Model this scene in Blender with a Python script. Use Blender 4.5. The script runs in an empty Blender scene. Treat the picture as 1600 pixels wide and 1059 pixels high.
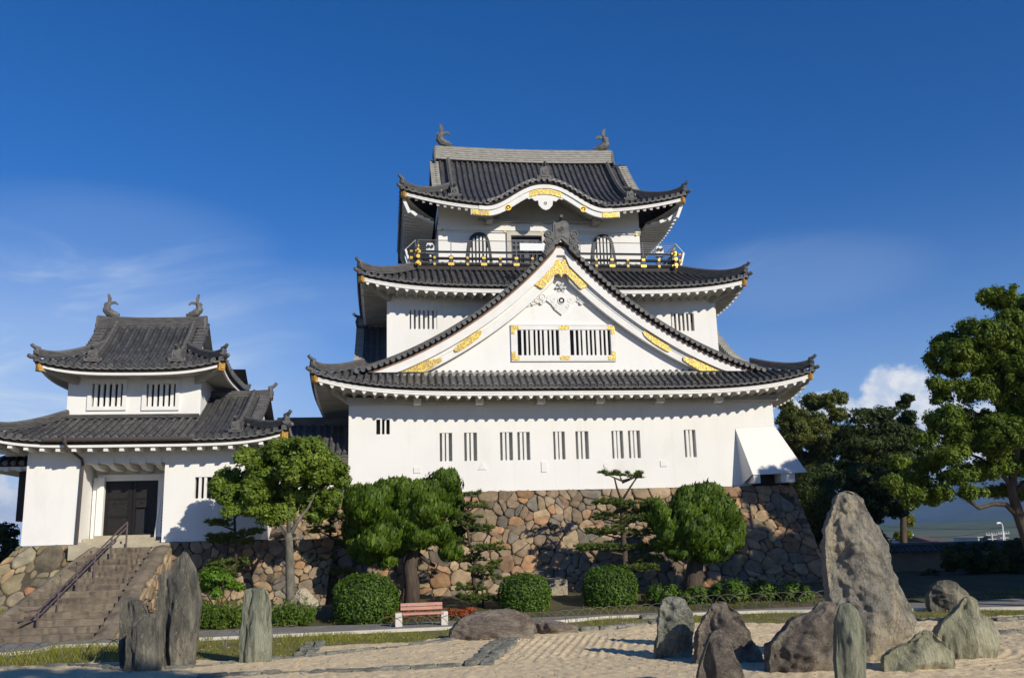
import bpy, math, random
import numpy as np
from mathutils import Vector, noise as mnoise
SC = bpy.context.scene
COL = SC.collection
R = math.radians
rng = random.Random(7)
nrg = np.random.default_rng(11)

# ------------------------------------------------------------------ camera
F, CX, CY = 1460.0, 800.0, 529.5          # in pixels of the 1600 wide photograph
PITCH, ROLL, YAW, EYE = R(12.0), R(1.6), R(7.8), 3.0
fw = Vector((math.sin(YAW)*math.cos(PITCH), math.cos(YAW)*math.cos(PITCH), math.sin(PITCH)))
rt0 = Vector((math.cos(YAW), -math.sin(YAW), 0.0))
up0 = rt0.cross(fw)
rt = rt0*math.cos(ROLL) - up0*math.sin(ROLL)
up = up0*math.cos(ROLL) + rt0*math.sin(ROLL)
cam = bpy.data.cameras.new('camera'); camo = bpy.data.objects.new('camera', cam); COL.objects.link(camo)
from mathutils import Matrix
camo.matrix_world = Matrix(((rt.x, up.x, -fw.x, 0), (rt.y, up.y, -fw.y, 0), (rt.z, up.z, -fw.z, EYE), (0, 0, 0, 1)))
cam.sensor_width = 36.0; cam.lens = 36.0*F/1600.0
cam.clip_start = 0.1; cam.clip_end = 60000.0
SC.camera = camo

# ------------------------------------------------------------------ light and sky
SUN_AZ, SUN_EL = R(34.0), R(26.0)         # azimuth measured from the facade normal towards +X, sun behind the camera
sdir = Vector((math.sin(SUN_AZ)*math.cos(SUN_EL), -math.cos(SUN_AZ)*math.cos(SUN_EL), math.sin(SUN_EL)))
sl = bpy.data.lights.new('sun', 'SUN'); sl.energy = 4.8; sl.angle = R(0.53); sl.color = (1.0, 0.925, 0.79)
so = bpy.data.objects.new('sun', sl); COL.objects.link(so)
so.rotation_euler = sdir.to_track_quat('Z', 'Y').to_euler()
SC.view_settings.view_transform = 'Standard'; SC.view_settings.look = 'None'
SC.view_settings.exposure = 0.0; SC.view_settings.gamma = 1.0; SC.view_settings.use_curve_mapping = False
W = bpy.data.worlds.new('World'); SC.world = W; W.use_nodes = True
def build_world():
    nt = W.node_tree; N = nt.nodes; K = nt.links; N.clear()
    out = N.new('ShaderNodeOutputWorld'); bg = N.new('ShaderNodeBackground'); bg.inputs[1].default_value = 0.088
    sky = N.new('ShaderNodeTexSky'); sky.sky_type = 'NISHITA'; sky.sun_disc = False
    sky.sun_elevation = SUN_EL; sky.sun_rotation = math.atan2(sdir.x, sdir.y)
    sky.altitude = 0; sky.air_density = 1.0; sky.dust_density = 0.0; sky.ozone_density = 5.0
    hs = N.new('ShaderNodeHueSaturation'); hs.inputs['Saturation'].default_value = 1.27; hs.inputs['Value'].default_value = 1.0
    K.new(sky.outputs[0], hs.inputs['Color']); tint = N.new('ShaderNodeMixRGB'); tint.blend_type = 'MULTIPLY'; tint.inputs[0].default_value = 1.0; K.new(hs.outputs[0], tint.inputs[1]); tint.inputs[2].default_value = (1.10, 0.98, 1.22, 1)
    tc = N.new('ShaderNodeTexCoord')
    def math_(op, a, b=None, c=None, clamp=False):
        n = N.new('ShaderNodeMath'); n.operation = op; n.use_clamp = clamp
        for i, q in enumerate((a, b, c)):
            if q is None: continue
            if isinstance(q, (int, float)): n.inputs[i].default_value = q
            else: K.new(q, n.inputs[i])
        return n.outputs[0]
    sep = N.new('ShaderNodeSeparateXYZ'); K.new(tc.outputs['Generated'], sep.inputs[0])
    az = math_('ARCTAN2', sep.outputs[0], sep.outputs[1]); el = math_('ARCSINE', sep.outputs[2])
    def noise_(scale, vec, det=5.0, rough=0.55, dist=0.0):
        n = N.new('ShaderNodeTexNoise'); n.inputs['Scale'].default_value = scale; n.inputs['Detail'].default_value = det
        n.inputs['Roughness'].default_value = rough; n.inputs['Distortion'].default_value = dist
        K.new(vec, n.inputs['Vector']); return n.outputs['Fac']
    def comb(x, y, z=0.0):
        c = N.new('ShaderNodeCombineXYZ')
        for i, q in enumerate((x, y, z)):
            if isinstance(q, (int, float)): c.inputs[i].default_value = q
            else: K.new(q, c.inputs[i])
        return c.outputs[0]
    def ramp(v, a, b):
        n = N.new('ShaderNodeMapRange'); n.interpolation_type = 'SMOOTHSTEP'; n.inputs[1].default_value = a; n.inputs[2].default_value = b
        K.new(v, n.inputs[0]); return n.outputs[0]
    def ell(a0, e0, ra, re):      # 1 at the centre of an ellipse of sky, 0 on its rim
        dx = math_('DIVIDE', math_('SUBTRACT', az, a0), ra); dy = math_('DIVIDE', math_('SUBTRACT', el, e0), re)
        return math_('SUBTRACT', 1.0, math_('ADD', math_('MULTIPLY', dx, dx), math_('MULTIPLY', dy, dy)))
    def pxd(px, py):
        d = fw + rt*((px-CX)/F) - up*((py-CY)/F); d.normalize(); return math.atan2(d.x, d.y), math.asin(d.z)
    # thin high cloud, streaked sideways
    st = comb(math_('MULTIPLY', az, 3.2), math_('MULTIPLY', math_('ADD', el, math_('MULTIPLY', az, -0.12)), 13.0))
    wis = ramp(noise_(1.5, st, 7.0, 0.6, 0.9), 0.46, 0.82)
    a1 = pxd(170, 370); a2 = pxd(130, 560); a3 = pxd(1250, 430); a4 = pxd(420, 470)
    m1 = math_('MULTIPLY', ramp(ell(a1[0], a1[1], 0.19, 0.06), 0.0, 1.0), 0.26)
    m2 = math_('MULTIPLY', ramp(ell(a2[0]-0.05, a2[1]-0.05, 0.36, 0.17), 0.0, 1.0), 1.0)
    m3 = math_('MULTIPLY', ramp(ell(a3[0], a3[1], 0.16, 0.05), 0.0, 1.0), 0.28)
    m4 = math_('MULTIPLY', ramp(ell(a4[0], a4[1], 0.22, 0.05), 0.0, 1.0), 0.22)
    cir = math_('MULTIPLY', math_('ADD', math_('ADD', m1, m2), math_('ADD', m3, m4)), math_('ADD', 0.36, math_('MULTIPLY', wis, 0.75)), clamp=True)
    # cumulus heaps
    cv = comb(math_('MULTIPLY', az, 22.0), math_('MULTIPLY', el, 22.0))
    bil = math_('MULTIPLY', math_('SUBTRACT', noise_(1.7, cv, 8.0, 0.58, 0.0), 0.5), 1.9)
    heap = None
    for (px, py, rx, ry) in ((1398, 606, 54, 38), (1390, 640, 64, 36), (1465, 645, 56, 46), (1540, 690, 90, 60), (1285, 640, 60, 30), (2, 790, 42, 36), (-60, 770, 60, 60), (1600, 720, 60, 60)):
        a = pxd(px, py); e = ell(a[0], a[1], rx/F, ry/F)
        e = math_('MAXIMUM', math_('ADD', e, bil), -1.0) if False else e
        heap = e if heap is None else math_('MAXIMUM', heap, e)
    cum = ramp(math_('ADD', heap, bil), 0.0, 0.62)
    shade = ramp(noise_(2.6, comb(math_('MULTIPLY', az, 22.0), math_('ADD', math_('MULTIPLY', el, 22.0), 0.12)), 6.0, 0.55), 0.35, 0.65)
    m = N.new('ShaderNodeMixRGB'); K.new(cir, m.inputs[0]); veil = math_('MULTIPLY', ramp(el, 0.44, -0.04), 0.86); vm = N.new('ShaderNodeMixRGB'); K.new(math_('MULTIPLY', veil, veil), vm.inputs[0]); K.new(tint.outputs[0], vm.inputs[1]); vm.inputs[2].default_value = (4.6, 6.6, 9.9, 1)
    K.new(vm.outputs[0], m.inputs[1]); m.inputs[2].default_value = (7.2, 8.6, 10.4, 1)
    cc = N.new('ShaderNodeMixRGB'); K.new(shade, cc.inputs[0]); cc.inputs[1].default_value = (6.6, 7.6, 9.2, 1); cc.inputs[2].default_value = (10.2, 10.3, 10.4, 1)
    m2n = N.new('ShaderNodeMixRGB'); K.new(math_('MULTIPLY', cum, 0.93), m2n.inputs[0]); K.new(m.outputs[0], m2n.inputs[1]); K.new(cc.outputs[0], m2n.inputs[2])
    K.new(m2n.outputs[0], bg.inputs[0]); K.new(bg.outputs[0], out.inputs[0])
build_world()

# ------------------------------------------------------------------ helpers
def ray(px, py): return fw + rt*((px-CX)/F) - up*((py-CY)/F)
EY = Vector((0, 0, EYE))
def at(px, py, Y): d = ray(px, py); return EY + d*(Y/d.y)                 # point of the facade-parallel plane y = Y
def gd(px, py, z=0.0): d = ray(px, py); return EY + d*((z-EYE)/d.z)       # point of the ground
FH = Vector((math.sin(YAW), math.cos(YAW), 0)); RH = Vector((math.cos(YAW), -math.sin(YAW), 0))
def sc_at(Y): return Y/F                                                  # metres per photo pixel at distance Y
def lerp(a, b, t): return a+(b-a)*t
def interp(x, xs, ys): return float(np.interp(x, xs, ys))

class MB:
    """collects faces; build() links them as one mesh object"""
    def __init__(s): s.v = []; s.f = []; s.c = []
    def add(s, vs, fs):
        b = len(s.v); s.v.extend(tuple(q) for q in vs); s.f.extend(tuple(i+b for i in f) for f in fs)
    def grid(s, P, closed=False):
        n, m = len(P), len(P[0]); b = len(s.v)
        for r in P: s.v.extend(tuple(q) for q in r)
        for i in range(n-1):
            for j in range(m if closed else m-1):
                k = (j+1) % m
                s.f.append((b+i*m+j, b+i*m+k, b+(i+1)*m+k, b+(i+1)*m+j))
    def box(s, x0, x1, y0, y1, z0, z1):
        s.add([(x, y, z) for z in (z0, z1) for y in (y0, y1) for x in (x0, x1)],
              [(0, 2, 3, 1), (4, 5, 7, 6), (0, 1, 5, 4), (2, 6, 7, 3), (0, 4, 6, 2), (1, 3, 7, 5)])
    def beam(s, p, q, w, h, upv=(0, 0, 1)):
        p, q = Vector(p), Vector(q); d = (q-p).normalized(); sd = d.cross(Vector(upv)); sd.normalize(); u = sd.cross(d)
        a = [p+sd*(i*w/2)+u*(j*h/2) for i, j in ((-1, -1), (1, -1), (1, 1), (-1, 1))]
        b = [x+(q-p) for x in a]
        s.add(a+b, [(0, 1, 2, 3), (7, 6, 5, 4), (0, 4, 5, 1), (1, 5, 6, 2), (2, 6, 7, 3), (3, 7, 4, 0)])
    def tube(s, pts, rs, n=8, cap=True):
        pts = [Vector(p) for p in pts]
        if isinstance(rs, (int, float)): rs = [rs]*len(pts)
        rings = []; sd = None
        for i, p in enumerate(pts):
            d = (pts[min(i+1, len(pts)-1)]-pts[max(i-1, 0)]).normalized()
            if sd is None: sd = d.orthogonal().normalized()
            sd = (sd-d*sd.dot(d)).normalized(); u = d.cross(sd)
            rings.append([p+(sd*math.cos(2*math.pi*k/n)+u*math.sin(2*math.pi*k/n))*rs[i] for k in range(n)])
        b = len(s.v); s.grid(rings, True)
        if cap: s.f.append(tuple(b+k for k in range(n))[::-1]); e = b+(len(pts)-1)*n; s.f.append(tuple(e+k for k in range(n)))
    def disc(s, c, axis, r, depth, n=12, rim=0.0):
        c, axis = Vector(c), Vector(axis).normalized(); sd = axis.orthogonal().normalized(); u = axis.cross(sd)
        def ring(o, rr): return [c+axis*o+(sd*math.cos(2*math.pi*k/n)+u*math.sin(2*math.pi*k/n))*rr for k in range(n)]
        rs = [ring(-depth, r), ring(0, r)]
        if rim: rs += [ring(0, r*0.76), ring(-rim, r*0.72), ring(-rim, r*0.4), ring(-rim*0.2, r*0.34)]
        b = len(s.v); s.grid(rs, True); e = b+(len(rs)-1)*n; s.f.append(tuple(e+k for k in range(n)))
    def prism(s, poly, O, A, U, D, depth):
        """outline poly [(a,u)] in plane O,A,U extruded along D"""
        O, A, U, D = Vector(O), Vector(A), Vector(U), Vector(D); n = len(poly)
        a = [O+A*x+U*y for x, y in poly]; b = [p+D*depth for p in a]
        s.add(a+b, [tuple(range(n)), tuple(range(2*n-1, n-1, -1))]+[(i, i+n, (i+1) % n+n, (i+1) % n) for i in range(n)])
    def build(s, name, mat, parent=None, smooth=False, org=None, cols=None):
        me = bpy.data.meshes.new(name)
        o = org if org is not None else (parent.get('_org') if parent is not None else None)
        v = s.v
        if o is not None: v = [(x-o[0], y-o[1], z-o[2]) for x, y, z in v]
        me.from_pydata(v, [], s.f)
        if cols is not None:
            ca = me.color_attributes.new('Col', 'FLOAT_COLOR', 'POINT'); ca.data.foreach_set('color', np.asarray(cols, 'f').ravel())
        if smooth: me.polygons.foreach_set('use_smooth', [True]*len(me.polygons))
        me.materials.append(mat); me.update()
        ob = bpy.data.objects.new(name, me); COL.objects.link(ob)
        if parent is not None: ob.parent = parent
        if o is not None: ob['_org'] = list(o)
        if parent is None and o is not None: ob.location = o
        return ob
def tag(o, label=None, cat=None, group=None, kind=None):
    if label: o['label'] = label
    if cat: o['category'] = cat
    if group: o['group'] = group
    if kind: o['kind'] = kind
    return o
def thing(name, label, cat, loc, group=None):
    o = bpy.data.objects.new(name, None); COL.objects.link(o); o.location = loc; o['_org'] = list(loc)
    return tag(o, label, cat, group)

# ------------------------------------------------------------------ materials
def newmat(name):
    m = bpy.data.materials.new(name); m.use_nodes = True; N = m.node_tree.nodes
    return m, N, m.node_tree.links, N['Principled BSDF']
def pbr(name, c1, c2=None, scale=3.0, rough=0.7, bump=0.0, bscale=None, stretch=(1, 1, 1), det=6.0, spec=0.4, lo=0.35, hi=0.65, metal=0.0, c3=None, s3=0.4, bdist=0.02):
    m, N, K, B = newmat(name)
    tc = N.new('ShaderNodeTexCoord'); mp = N.new('ShaderNodeMapping'); mp.inputs['Scale'].default_value = stretch
    K.new(tc.outputs['Object'], mp.inputs[0])
    B.inputs['Roughness'].default_value = rough; B.inputs['Specular IOR Level'].default_value = spec; B.inputs['Metallic'].default_value = metal
    def nz(s, d=det):
        n = N.new('ShaderNodeTexNoise'); n.inputs['Scale'].default_value = s; n.inputs['Detail'].default_value = d; n.inputs['Roughness'].default_value = 0.6
        K.new(mp.outputs[0], n.inputs['Vector']); return n
    if c2 is None: B.inputs['Base Color'].default_value = (*c1, 1)
    else:
        n = nz(scale); r = N.new('ShaderNodeMapRange'); r.inputs[1].default_value = lo; r.inputs[2].default_value = hi; K.new(n.outputs['Fac'], r.inputs[0])
        mx = N.new('ShaderNodeMixRGB'); K.new(r.outputs[0], mx.inputs[0]); mx.inputs[1].default_value = (*c1, 1); mx.inputs[2].default_value = (*c2, 1)
        last = mx
        if c3 is not None:
            n3 = nz(s3); r3 = N.new('ShaderNodeMapRange'); r3.inputs[1].default_value = 0.5; r3.inputs[2].default_value = 0.68; K.new(n3.outputs['Fac'], r3.inputs[0])
            m3 = N.new('ShaderNodeMixRGB'); K.new(r3.outputs[0], m3.inputs[0]); K.new(mx.outputs[0], m3.inputs[1]); m3.inputs[2].default_value = (*c3, 1); last = m3
        K.new(last.outputs[0], B.inputs['Base Color'])
    if bump:
        nb = nz(bscale or scale*3, 8.0); bp = N.new('ShaderNodeBump'); bp.inputs['Strength'].default_value = bump; bp.inputs['Distance'].default_value = bdist
        K.new(nb.outputs['Fac'], bp.inputs['Height']); K.new(bp.outputs[0], B.inputs['Normal'])
    return m
def leafmat(name, c1, c2, c3, trans=0.35, rough=0.55):
    m, N, K, B = newmat(name)
    g = N.new('ShaderNodeNewGeometry'); cr = N.new('ShaderNodeValToRGB'); e = cr.color_ramp.elements
    e[0].color = (*c1, 1); e[1].color = (*c3, 1); x = e.new(0.5); x.color = (*c2, 1)
    tc = N.new('ShaderNodeTexCoord'); n = N.new('ShaderNodeTexNoise'); n.inputs['Scale'].default_value = 0.9; n.inputs['Detail'].default_value = 3; K.new(tc.outputs['Object'], n.inputs['Vector'])
    ad = N.new('ShaderNodeMath'); ad.operation = 'MULTIPLY_ADD'; K.new(g.outputs['Random Per Island'], ad.inputs[0]); ad.inputs[1].default_value = 0.6
    sb = N.new('ShaderNodeMath'); sb.operation = 'MULTIPLY_ADD'; K.new(n.outputs['Fac'], sb.inputs[0]); sb.inputs[1].default_value = 1.2; sb.inputs[2].default_value = -0.4
    K.new(sb.outputs[0], ad.inputs[2]); K.new(ad.outputs[0], cr.inputs[0])
    B.inputs['Roughness'].default_value = rough; B.inputs['Specular IOR Level'].default_value = 0.3
    K.new(cr.outputs[0], B.inputs['Base Color'])
    tr = N.new('ShaderNodeBsdfTranslucent'); K.new(cr.outputs[0], tr.inputs[0]); mx = N.new('ShaderNodeMixShader'); mx.inputs[0].default_value = trans
    K.new(B.outputs[0], mx.inputs[1]); K.new(tr.outputs[0], mx.inputs[2]); K.new(mx.outputs[0], N['Material Output'].inputs[0])
    return m
def colmat(name, rough=0.85, bump=0.5, bscale=5.0, var=0.35, bdist=0.03):
    """base colour from the mesh's own per-stone colour, broken up by grain"""
    m, N, K, B = newmat(name)
    a = N.new('ShaderNodeVertexColor'); a.layer_name = 'Col'
    tc = N.new('ShaderNodeTexCoord'); n = N.new('ShaderNodeTexNoise'); n.inputs['Scale'].default_value = bscale*0.7; n.inputs['Detail'].default_value = 9; n.inputs['Roughness'].default_value = 0.68
    K.new(tc.outputs['Object'], n.inputs['Vector'])
    r = N.new('ShaderNodeMapRange'); r.inputs[1].default_value = 0.3; r.inputs[2].default_value = 0.7; r.inputs[3].default_value = 1-var; r.inputs[4].default_value = 1+var; K.new(n.outputs['Fac'], r.inputs[0])
    mx = N.new('ShaderNodeMixRGB'); mx.blend_type = 'MULTIPLY'; mx.inputs[0].default_value = 1; K.new(a.outputs[0], mx.inputs[1]); K.new(r.outputs[0], mx.inputs[2]); K.new(mx.outputs[0], B.inputs['Base Color'])
    B.inputs['Roughness'].default_value = rough; B.inputs['Specular IOR Level'].default_value = 0.25
    bp = N.new('ShaderNodeBump'); bp.inputs['Strength'].default_value = bump; bp.inputs['Distance'].default_value = bdist
    n2 = N.new('ShaderNodeTexNoise'); n2.inputs['Scale'].default_value = bscale; n2.inputs['Detail'].default_value = 9; n2.inputs['Roughness'].default_value = 0.65; K.new(tc.outputs['Object'], n2.inputs['Vector'])
    K.new(n2.outputs['Fac'], bp.inputs['Height']); K.new(bp.outputs[0], B.inputs['Normal'])
    return m
def tilemat(name, c1, c2, rough=0.42):
    m, N, K, B = newmat(name)
    g = N.new('ShaderNodeNewGeometry'); tc = N.new('ShaderNodeTexCoord')
    n = N.new('ShaderNodeTexNoise'); n.inputs['Scale'].default_value = 2.2; n.inputs['Detail'].default_value = 7; n.inputs['Roughness'].default_value = 0.7; K.new(tc.outputs['Object'], n.inputs['Vector'])
    ad = N.new('ShaderNodeMath'); ad.operation = 'MULTIPLY_ADD'; K.new(g.outputs['Random Per Island'], ad.inputs[0]); ad.inputs[1].default_value = 0.6
    sb = N.new('ShaderNodeMapRange'); sb.inputs[1].default_value = 0.3; sb.inputs[2].default_value = 0.75; sb.inputs[4].default_value = 0.6; K.new(n.outputs['Fac'], sb.inputs[0]); K.new(sb.outputs[0], ad.inputs[2])
    mx = N.new('ShaderNodeMixRGB'); K.new(ad.outputs[0], mx.inputs[0]); mx.inputs[1].default_value = (*c1, 1); mx.inputs[2].default_value = (*c2, 1)
    K.new(mx.outputs[0], B.inputs['Base Color']); B.inputs['Roughness'].default_value = rough; B.inputs['Specular IOR Level'].default_value = 0.35
    bp = N.new('ShaderNodeBump'); bp.inputs['Strength'].default_value = 0.25; bp.inputs['Distance'].default_value = 0.01
    n2 = N.new('ShaderNodeTexNoise'); n2.inputs['Scale'].default_value = 18; n2.inputs['Detail'].default_value = 5; K.new(tc.outputs['Object'], n2.inputs['Vector']); K.new(n2.outputs['Fac'], bp.inputs['Height']); K.new(bp.outputs[0], B.inputs['Normal'])
    return m
def goldmat(name, pat=True):
    m, N, K, B = newmat(name); B.inputs['Metallic'].default_value = 0.35; B.inputs['Roughness'].default_value = 0.42
    B.inputs['Base Color'].default_value = (0.86, 0.56, 0.09, 1)
    if pat:
        tc = N.new('ShaderNodeTexCoord'); v = N.new('ShaderNodeTexVoronoi'); v.feature = 'DISTANCE_TO_EDGE'; v.inputs['Scale'].default_value = 8.5
        nn = N.new('ShaderNodeTexNoise'); nn.inputs['Scale'].default_value = 4; K.new(tc.outputs['Object'], nn.inputs['Vector'])
        mv = N.new('ShaderNodeMixRGB'); mv.inputs[0].default_value = 0.25; K.new(tc.outputs['Object'], mv.inputs[1]); K.new(nn.outputs['Color'], mv.inputs[2]); K.new(mv.outputs[0], v.inputs['Vector'])
        r = N.new('ShaderNodeMapRange'); r.inputs[1].default_value = 0.10; r.inputs[2].default_value = 0.17; K.new(v.outputs['Distance'], r.inputs[0])
        mx = N.new('ShaderNodeMixRGB'); K.new(r.outputs[0], mx.inputs[0]); mx.inputs[1].default_value = (0.92, 0.62, 0.11, 1); mx.inputs[2].default_value = (0.50, 0.40, 0.22, 1); K.new(mx.outputs[0], B.inputs['Base Color'])
        bp = N.new('ShaderNodeBump'); bp.invert = True; bp.inputs['Strength'].default_value = 0.9; bp.inputs['Distance'].default_value = 0.03; K.new(r.outputs[0], bp.inputs['Height']); K.new(bp.outputs[0], B.inputs['Normal'])
    return m
M = {}
def plaster():
    m = pbr('white_plaster', (0.80, 0.785, 0.745), (0.74, 0.72, 0.67), 0.55, 0.88, 0.18, 9.0, (1, 1, 0.6), lo=0.45, hi=0.8); N = m.node_tree.nodes; K = m.node_tree.links; B = N['Principled BSDF']; src = B.inputs['Base Color'].links[0].from_socket
    tc = N.new('ShaderNodeTexCoord'); last = src
    for st, sc, lo, hi, f, c in (((2.2, 2.2, 0.10), 1.6, 0.56, 0.76, 0.28, (0.60, 0.57, 0.51)), ((0.5, 0.5, 0.22), 1.3, 0.58, 0.76, 0.5, (0.66, 0.63, 0.56)), ((1, 1, 1), 9.0, 0.64, 0.74, 0.35, (0.58, 0.56, 0.51))):
        mp = N.new('ShaderNodeMapping'); mp.inputs['Scale'].default_value = st; K.new(tc.outputs['Object'], mp.inputs[0]); n = N.new('ShaderNodeTexNoise'); n.inputs['Scale'].default_value = sc; n.inputs['Detail'].default_value = 7; n.inputs['Roughness'].default_value = 0.62; K.new(mp.outputs[0], n.inputs['Vector'])
        r = N.new('ShaderNodeMapRange'); r.inputs[1].default_value = lo; r.inputs[2].default_value = hi; r.inputs[4].default_value = f; K.new(n.outputs['Fac'], r.inputs[0]); q = N.new('ShaderNodeMixRGB'); K.new(r.outputs[0], q.inputs[0]); K.new(last, q.inputs[1]); q.inputs[2].default_value = (*c, 1); last = q.outputs[0]
    K.new(last, B.inputs['Base Color']); return m
M['plaster'] = plaster()
M['trim'] = pbr('white_trim', (0.80, 0.785, 0.75), (0.74, 0.725, 0.68), 2.0, 0.8, 0.1, 12.0)
M['soffit'] = pbr('shaded_plaster', (0.45, 0.43, 0.375), (0.35, 0.33, 0.28), 1.3, 0.9, 0.15, 9.0)  # white plaster, with the shade under the eaves put into its darker colour
M['shutter'] = pbr('grey_shutter', (0.46, 0.46, 0.43), (0.38, 0.38, 0.36), 2.0, 0.8)
M['tile'] = tilemat('dark_roof_tile', (0.030, 0.030, 0.032), (0.10, 0.099, 0.099))
M['tile2'] = tilemat('weathered_roof_tile', (0.036, 0.035, 0.035), (0.125, 0.12, 0.113))
M['cap'] = tilemat('tile_end', (0.075, 0.074, 0.073), (0.19, 0.185, 0.175))
M['ridge'] = pbr('ridge_tile', (0.40, 0.38, 0.33), (0.22, 0.21, 0.185), 5.0, 0.75, 0.4, 14.0, (0.5, 0.5, 3.0))
M['ridge2'] = pbr('dark_ridge_tile', (0.135, 0.13, 0.122), (0.062, 0.06, 0.058), 5.0, 0.7, 0.4, 14.0, (0.5, 0.5, 3.0))
M['oni'] = pbr('ornament_tile', (0.16, 0.155, 0.145), (0.075, 0.073, 0.07), 4.0, 0.65, 0.5, 12.0)
M['darkwood'] = pbr('dark_eave_wood', (0.045, 0.034, 0.028), (0.025, 0.02, 0.017), 4.0, 0.7)
M['copper'] = pbr('brown_copper_strip', (0.30, 0.165, 0.10), (0.2, 0.105, 0.065), 3.0, 0.55)
M['gold'] = goldmat('gold_openwork'); M['goldp'] = goldmat('gold_plate', False)
M['oldgold'] = pbr('aged_gold', (0.62, 0.36, 0.07), (0.40, 0.23, 0.06), 7.0, 0.5, 0.5, 12.0, metal=0.3)
M['black'] = pbr('black_lacquer', (0.022, 0.022, 0.024), (0.035, 0.034, 0.034), 4.0, 0.4)
M['dark'] = pbr('dark_interior', (0.012, 0.013, 0.017))
M['steel'] = pbr('grey_steel', (0.30, 0.30, 0.30), None, rough=0.45, metal=0.6)
M['navy'] = pbr('blue_grey_door', (0.085, 0.095, 0.12), (0.06, 0.07, 0.09), 3.0, 0.5)
M['tan'] = pbr('tan_board', (0.42, 0.31, 0.2), (0.34, 0.25, 0.16), 3.0, 0.7)
M['cream'] = pbr('cream_door_frame', (0.56, 0.53, 0.45), (0.47, 0.44, 0.37), 2.0, 0.75)
M['paint'] = pbr('white_paint', (0.78, 0.78, 0.77), None, rough=0.5)
M['doorwood'] = pbr('iron_clad_door', (0.007, 0.006, 0.0055), (0.013, 0.0105, 0.009), 3.0, 0.55, 0.5, 10.0, (1, 1, 3))
M['stud'] = pbr('door_stud', (0.022, 0.019, 0.017), None, rough=0.45, metal=0.5)
M['pipe'] = pbr('brown_downpipe', (0.075, 0.058, 0.05), None, rough=0.5)
M['rail'] = pbr('purple_brown_handrail', (0.115, 0.08, 0.082), (0.085, 0.06, 0.062), 4.0, 0.45)
M['step'] = pbr('stone_step', (0.20, 0.16, 0.115), (0.10, 0.08, 0.058), 2.2, 0.9, 0.8, 6.0, (0.6, 1, 1.6), c3=(0.25, 0.205, 0.14), s3=0.9, bdist=0.04)
M['landing'] = pbr('pale_step', (0.45, 0.40, 0.29), (0.34, 0.30, 0.21), 2.0, 0.85, 0.4, 8.0)
M['stone'] = colmat('wall_stone', 0.9, 0.9, 3.6, 0.4, 0.05)
M['joint'] = pbr('wall_joint', (0.10, 0.08, 0.055), (0.05, 0.04, 0.03), 3.0, 0.95)
M['bark'] = pbr('brown_bark', (0.10, 0.072, 0.05), (0.05, 0.037, 0.028), 5.0, 0.9, 1.0, 9.0, (1.5, 1.5, 0.35), bdist=0.04)
M['barkg'] = pbr('grey_bark', (0.20, 0.18, 0.14), (0.085, 0.078, 0.06), 4.0, 0.9, 0.8, 10.0, (1.2, 1.2, 0.6), bdist=0.03)
M['lf_broad'] = leafmat('broad_leaf', (0.065, 0.115, 0.010), (0.135, 0.20, 0.018), (0.25, 0.33, 0.045), 0.3)
M['lf_jun'] = leafmat('juniper_scale', (0.030, 0.062, 0.004), (0.070, 0.125, 0.006), (0.14, 0.21, 0.013), 0.2)
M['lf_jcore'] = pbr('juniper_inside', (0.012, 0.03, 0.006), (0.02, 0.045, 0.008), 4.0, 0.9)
M['lf_bush'] = leafmat('bush_leaf', (0.034, 0.072, 0.006), (0.07, 0.135, 0.010), (0.14, 0.225, 0.024), 0.25)
M['lf_pine'] = leafmat('pine_needle', (0.055, 0.082, 0.016), (0.10, 0.14, 0.026), (0.18, 0.22, 0.05), 0.2)
M['lf_camp'] = leafmat('camphor_leaf', (0.045, 0.075, 0.007), (0.10, 0.155, 0.013), (0.22, 0.29, 0.032), 0.35)
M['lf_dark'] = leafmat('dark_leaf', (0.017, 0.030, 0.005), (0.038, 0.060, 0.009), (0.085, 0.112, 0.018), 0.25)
M['lf_cyp'] = leafmat('feathery_leaf', (0.045, 0.065, 0.010), (0.10, 0.122, 0.018), (0.20, 0.21, 0.04), 0.3)
M['lf_yel'] = leafmat('yellow_leaf', (0.12, 0.15, 0.015), (0.2, 0.23, 0.02), (0.3, 0.31, 0.04), 0.4)
M['lf_bright'] = leafmat('bright_leaf', (0.07, 0.15, 0.012), (0.13, 0.25, 0.02), (0.22, 0.34, 0.04), 0.4)
M['grass'] = leafmat('grass_blade', (0.13, 0.155, 0.016), (0.25, 0.26, 0.03), (0.38, 0.34, 0.08), 0.4)
M['sprig'] = leafmat('sprig_leaf', (0.06, 0.115, 0.012), (0.10, 0.17, 0.018), (0.16, 0.22, 0.03), 0.3)
M['flower'] = leafmat('red_flower', (0.30, 0.05, 0.015), (0.40, 0.09, 0.025), (0.06, 0.11, 0.015), 0.3)
M['wood_pink'] = pbr('salmon_slat', (0.56, 0.30, 0.22), (0.46, 0.235, 0.17), 4.0, 0.55, 0.2, 14.0, (1, 4, 4))
M['bleg'] = pbr('white_bench_leg', (0.66, 0.61, 0.53), (0.55, 0.5, 0.43), 3.0, 0.8, 0.3, 14.0)
M['wire'] = pbr('rusty_wire', (0.10, 0.09, 0.075), (0.2, 0.17, 0.13), 3.0, 0.6, metal=0.3)
M['kerb'] = pbr('pale_kerb', (0.62, 0.58, 0.49), (0.48, 0.44, 0.36), 2.5, 0.85, 0.3, 10.0)
M['clay'] = pbr('clay_wall', (0.30, 0.23, 0.15), (0.22, 0.17, 0.11), 1.2, 0.9, 0.3, 8.0)
M['house'] = pbr('house_wall', (0.55, 0.53, 0.5), (0.45, 0.43, 0.4), 0.4, 0.8)
M['roofbrown'] = pbr('brown_roof', (0.16, 0.11, 0.085), (0.1, 0.075, 0.06), 0.8, 0.8)
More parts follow.
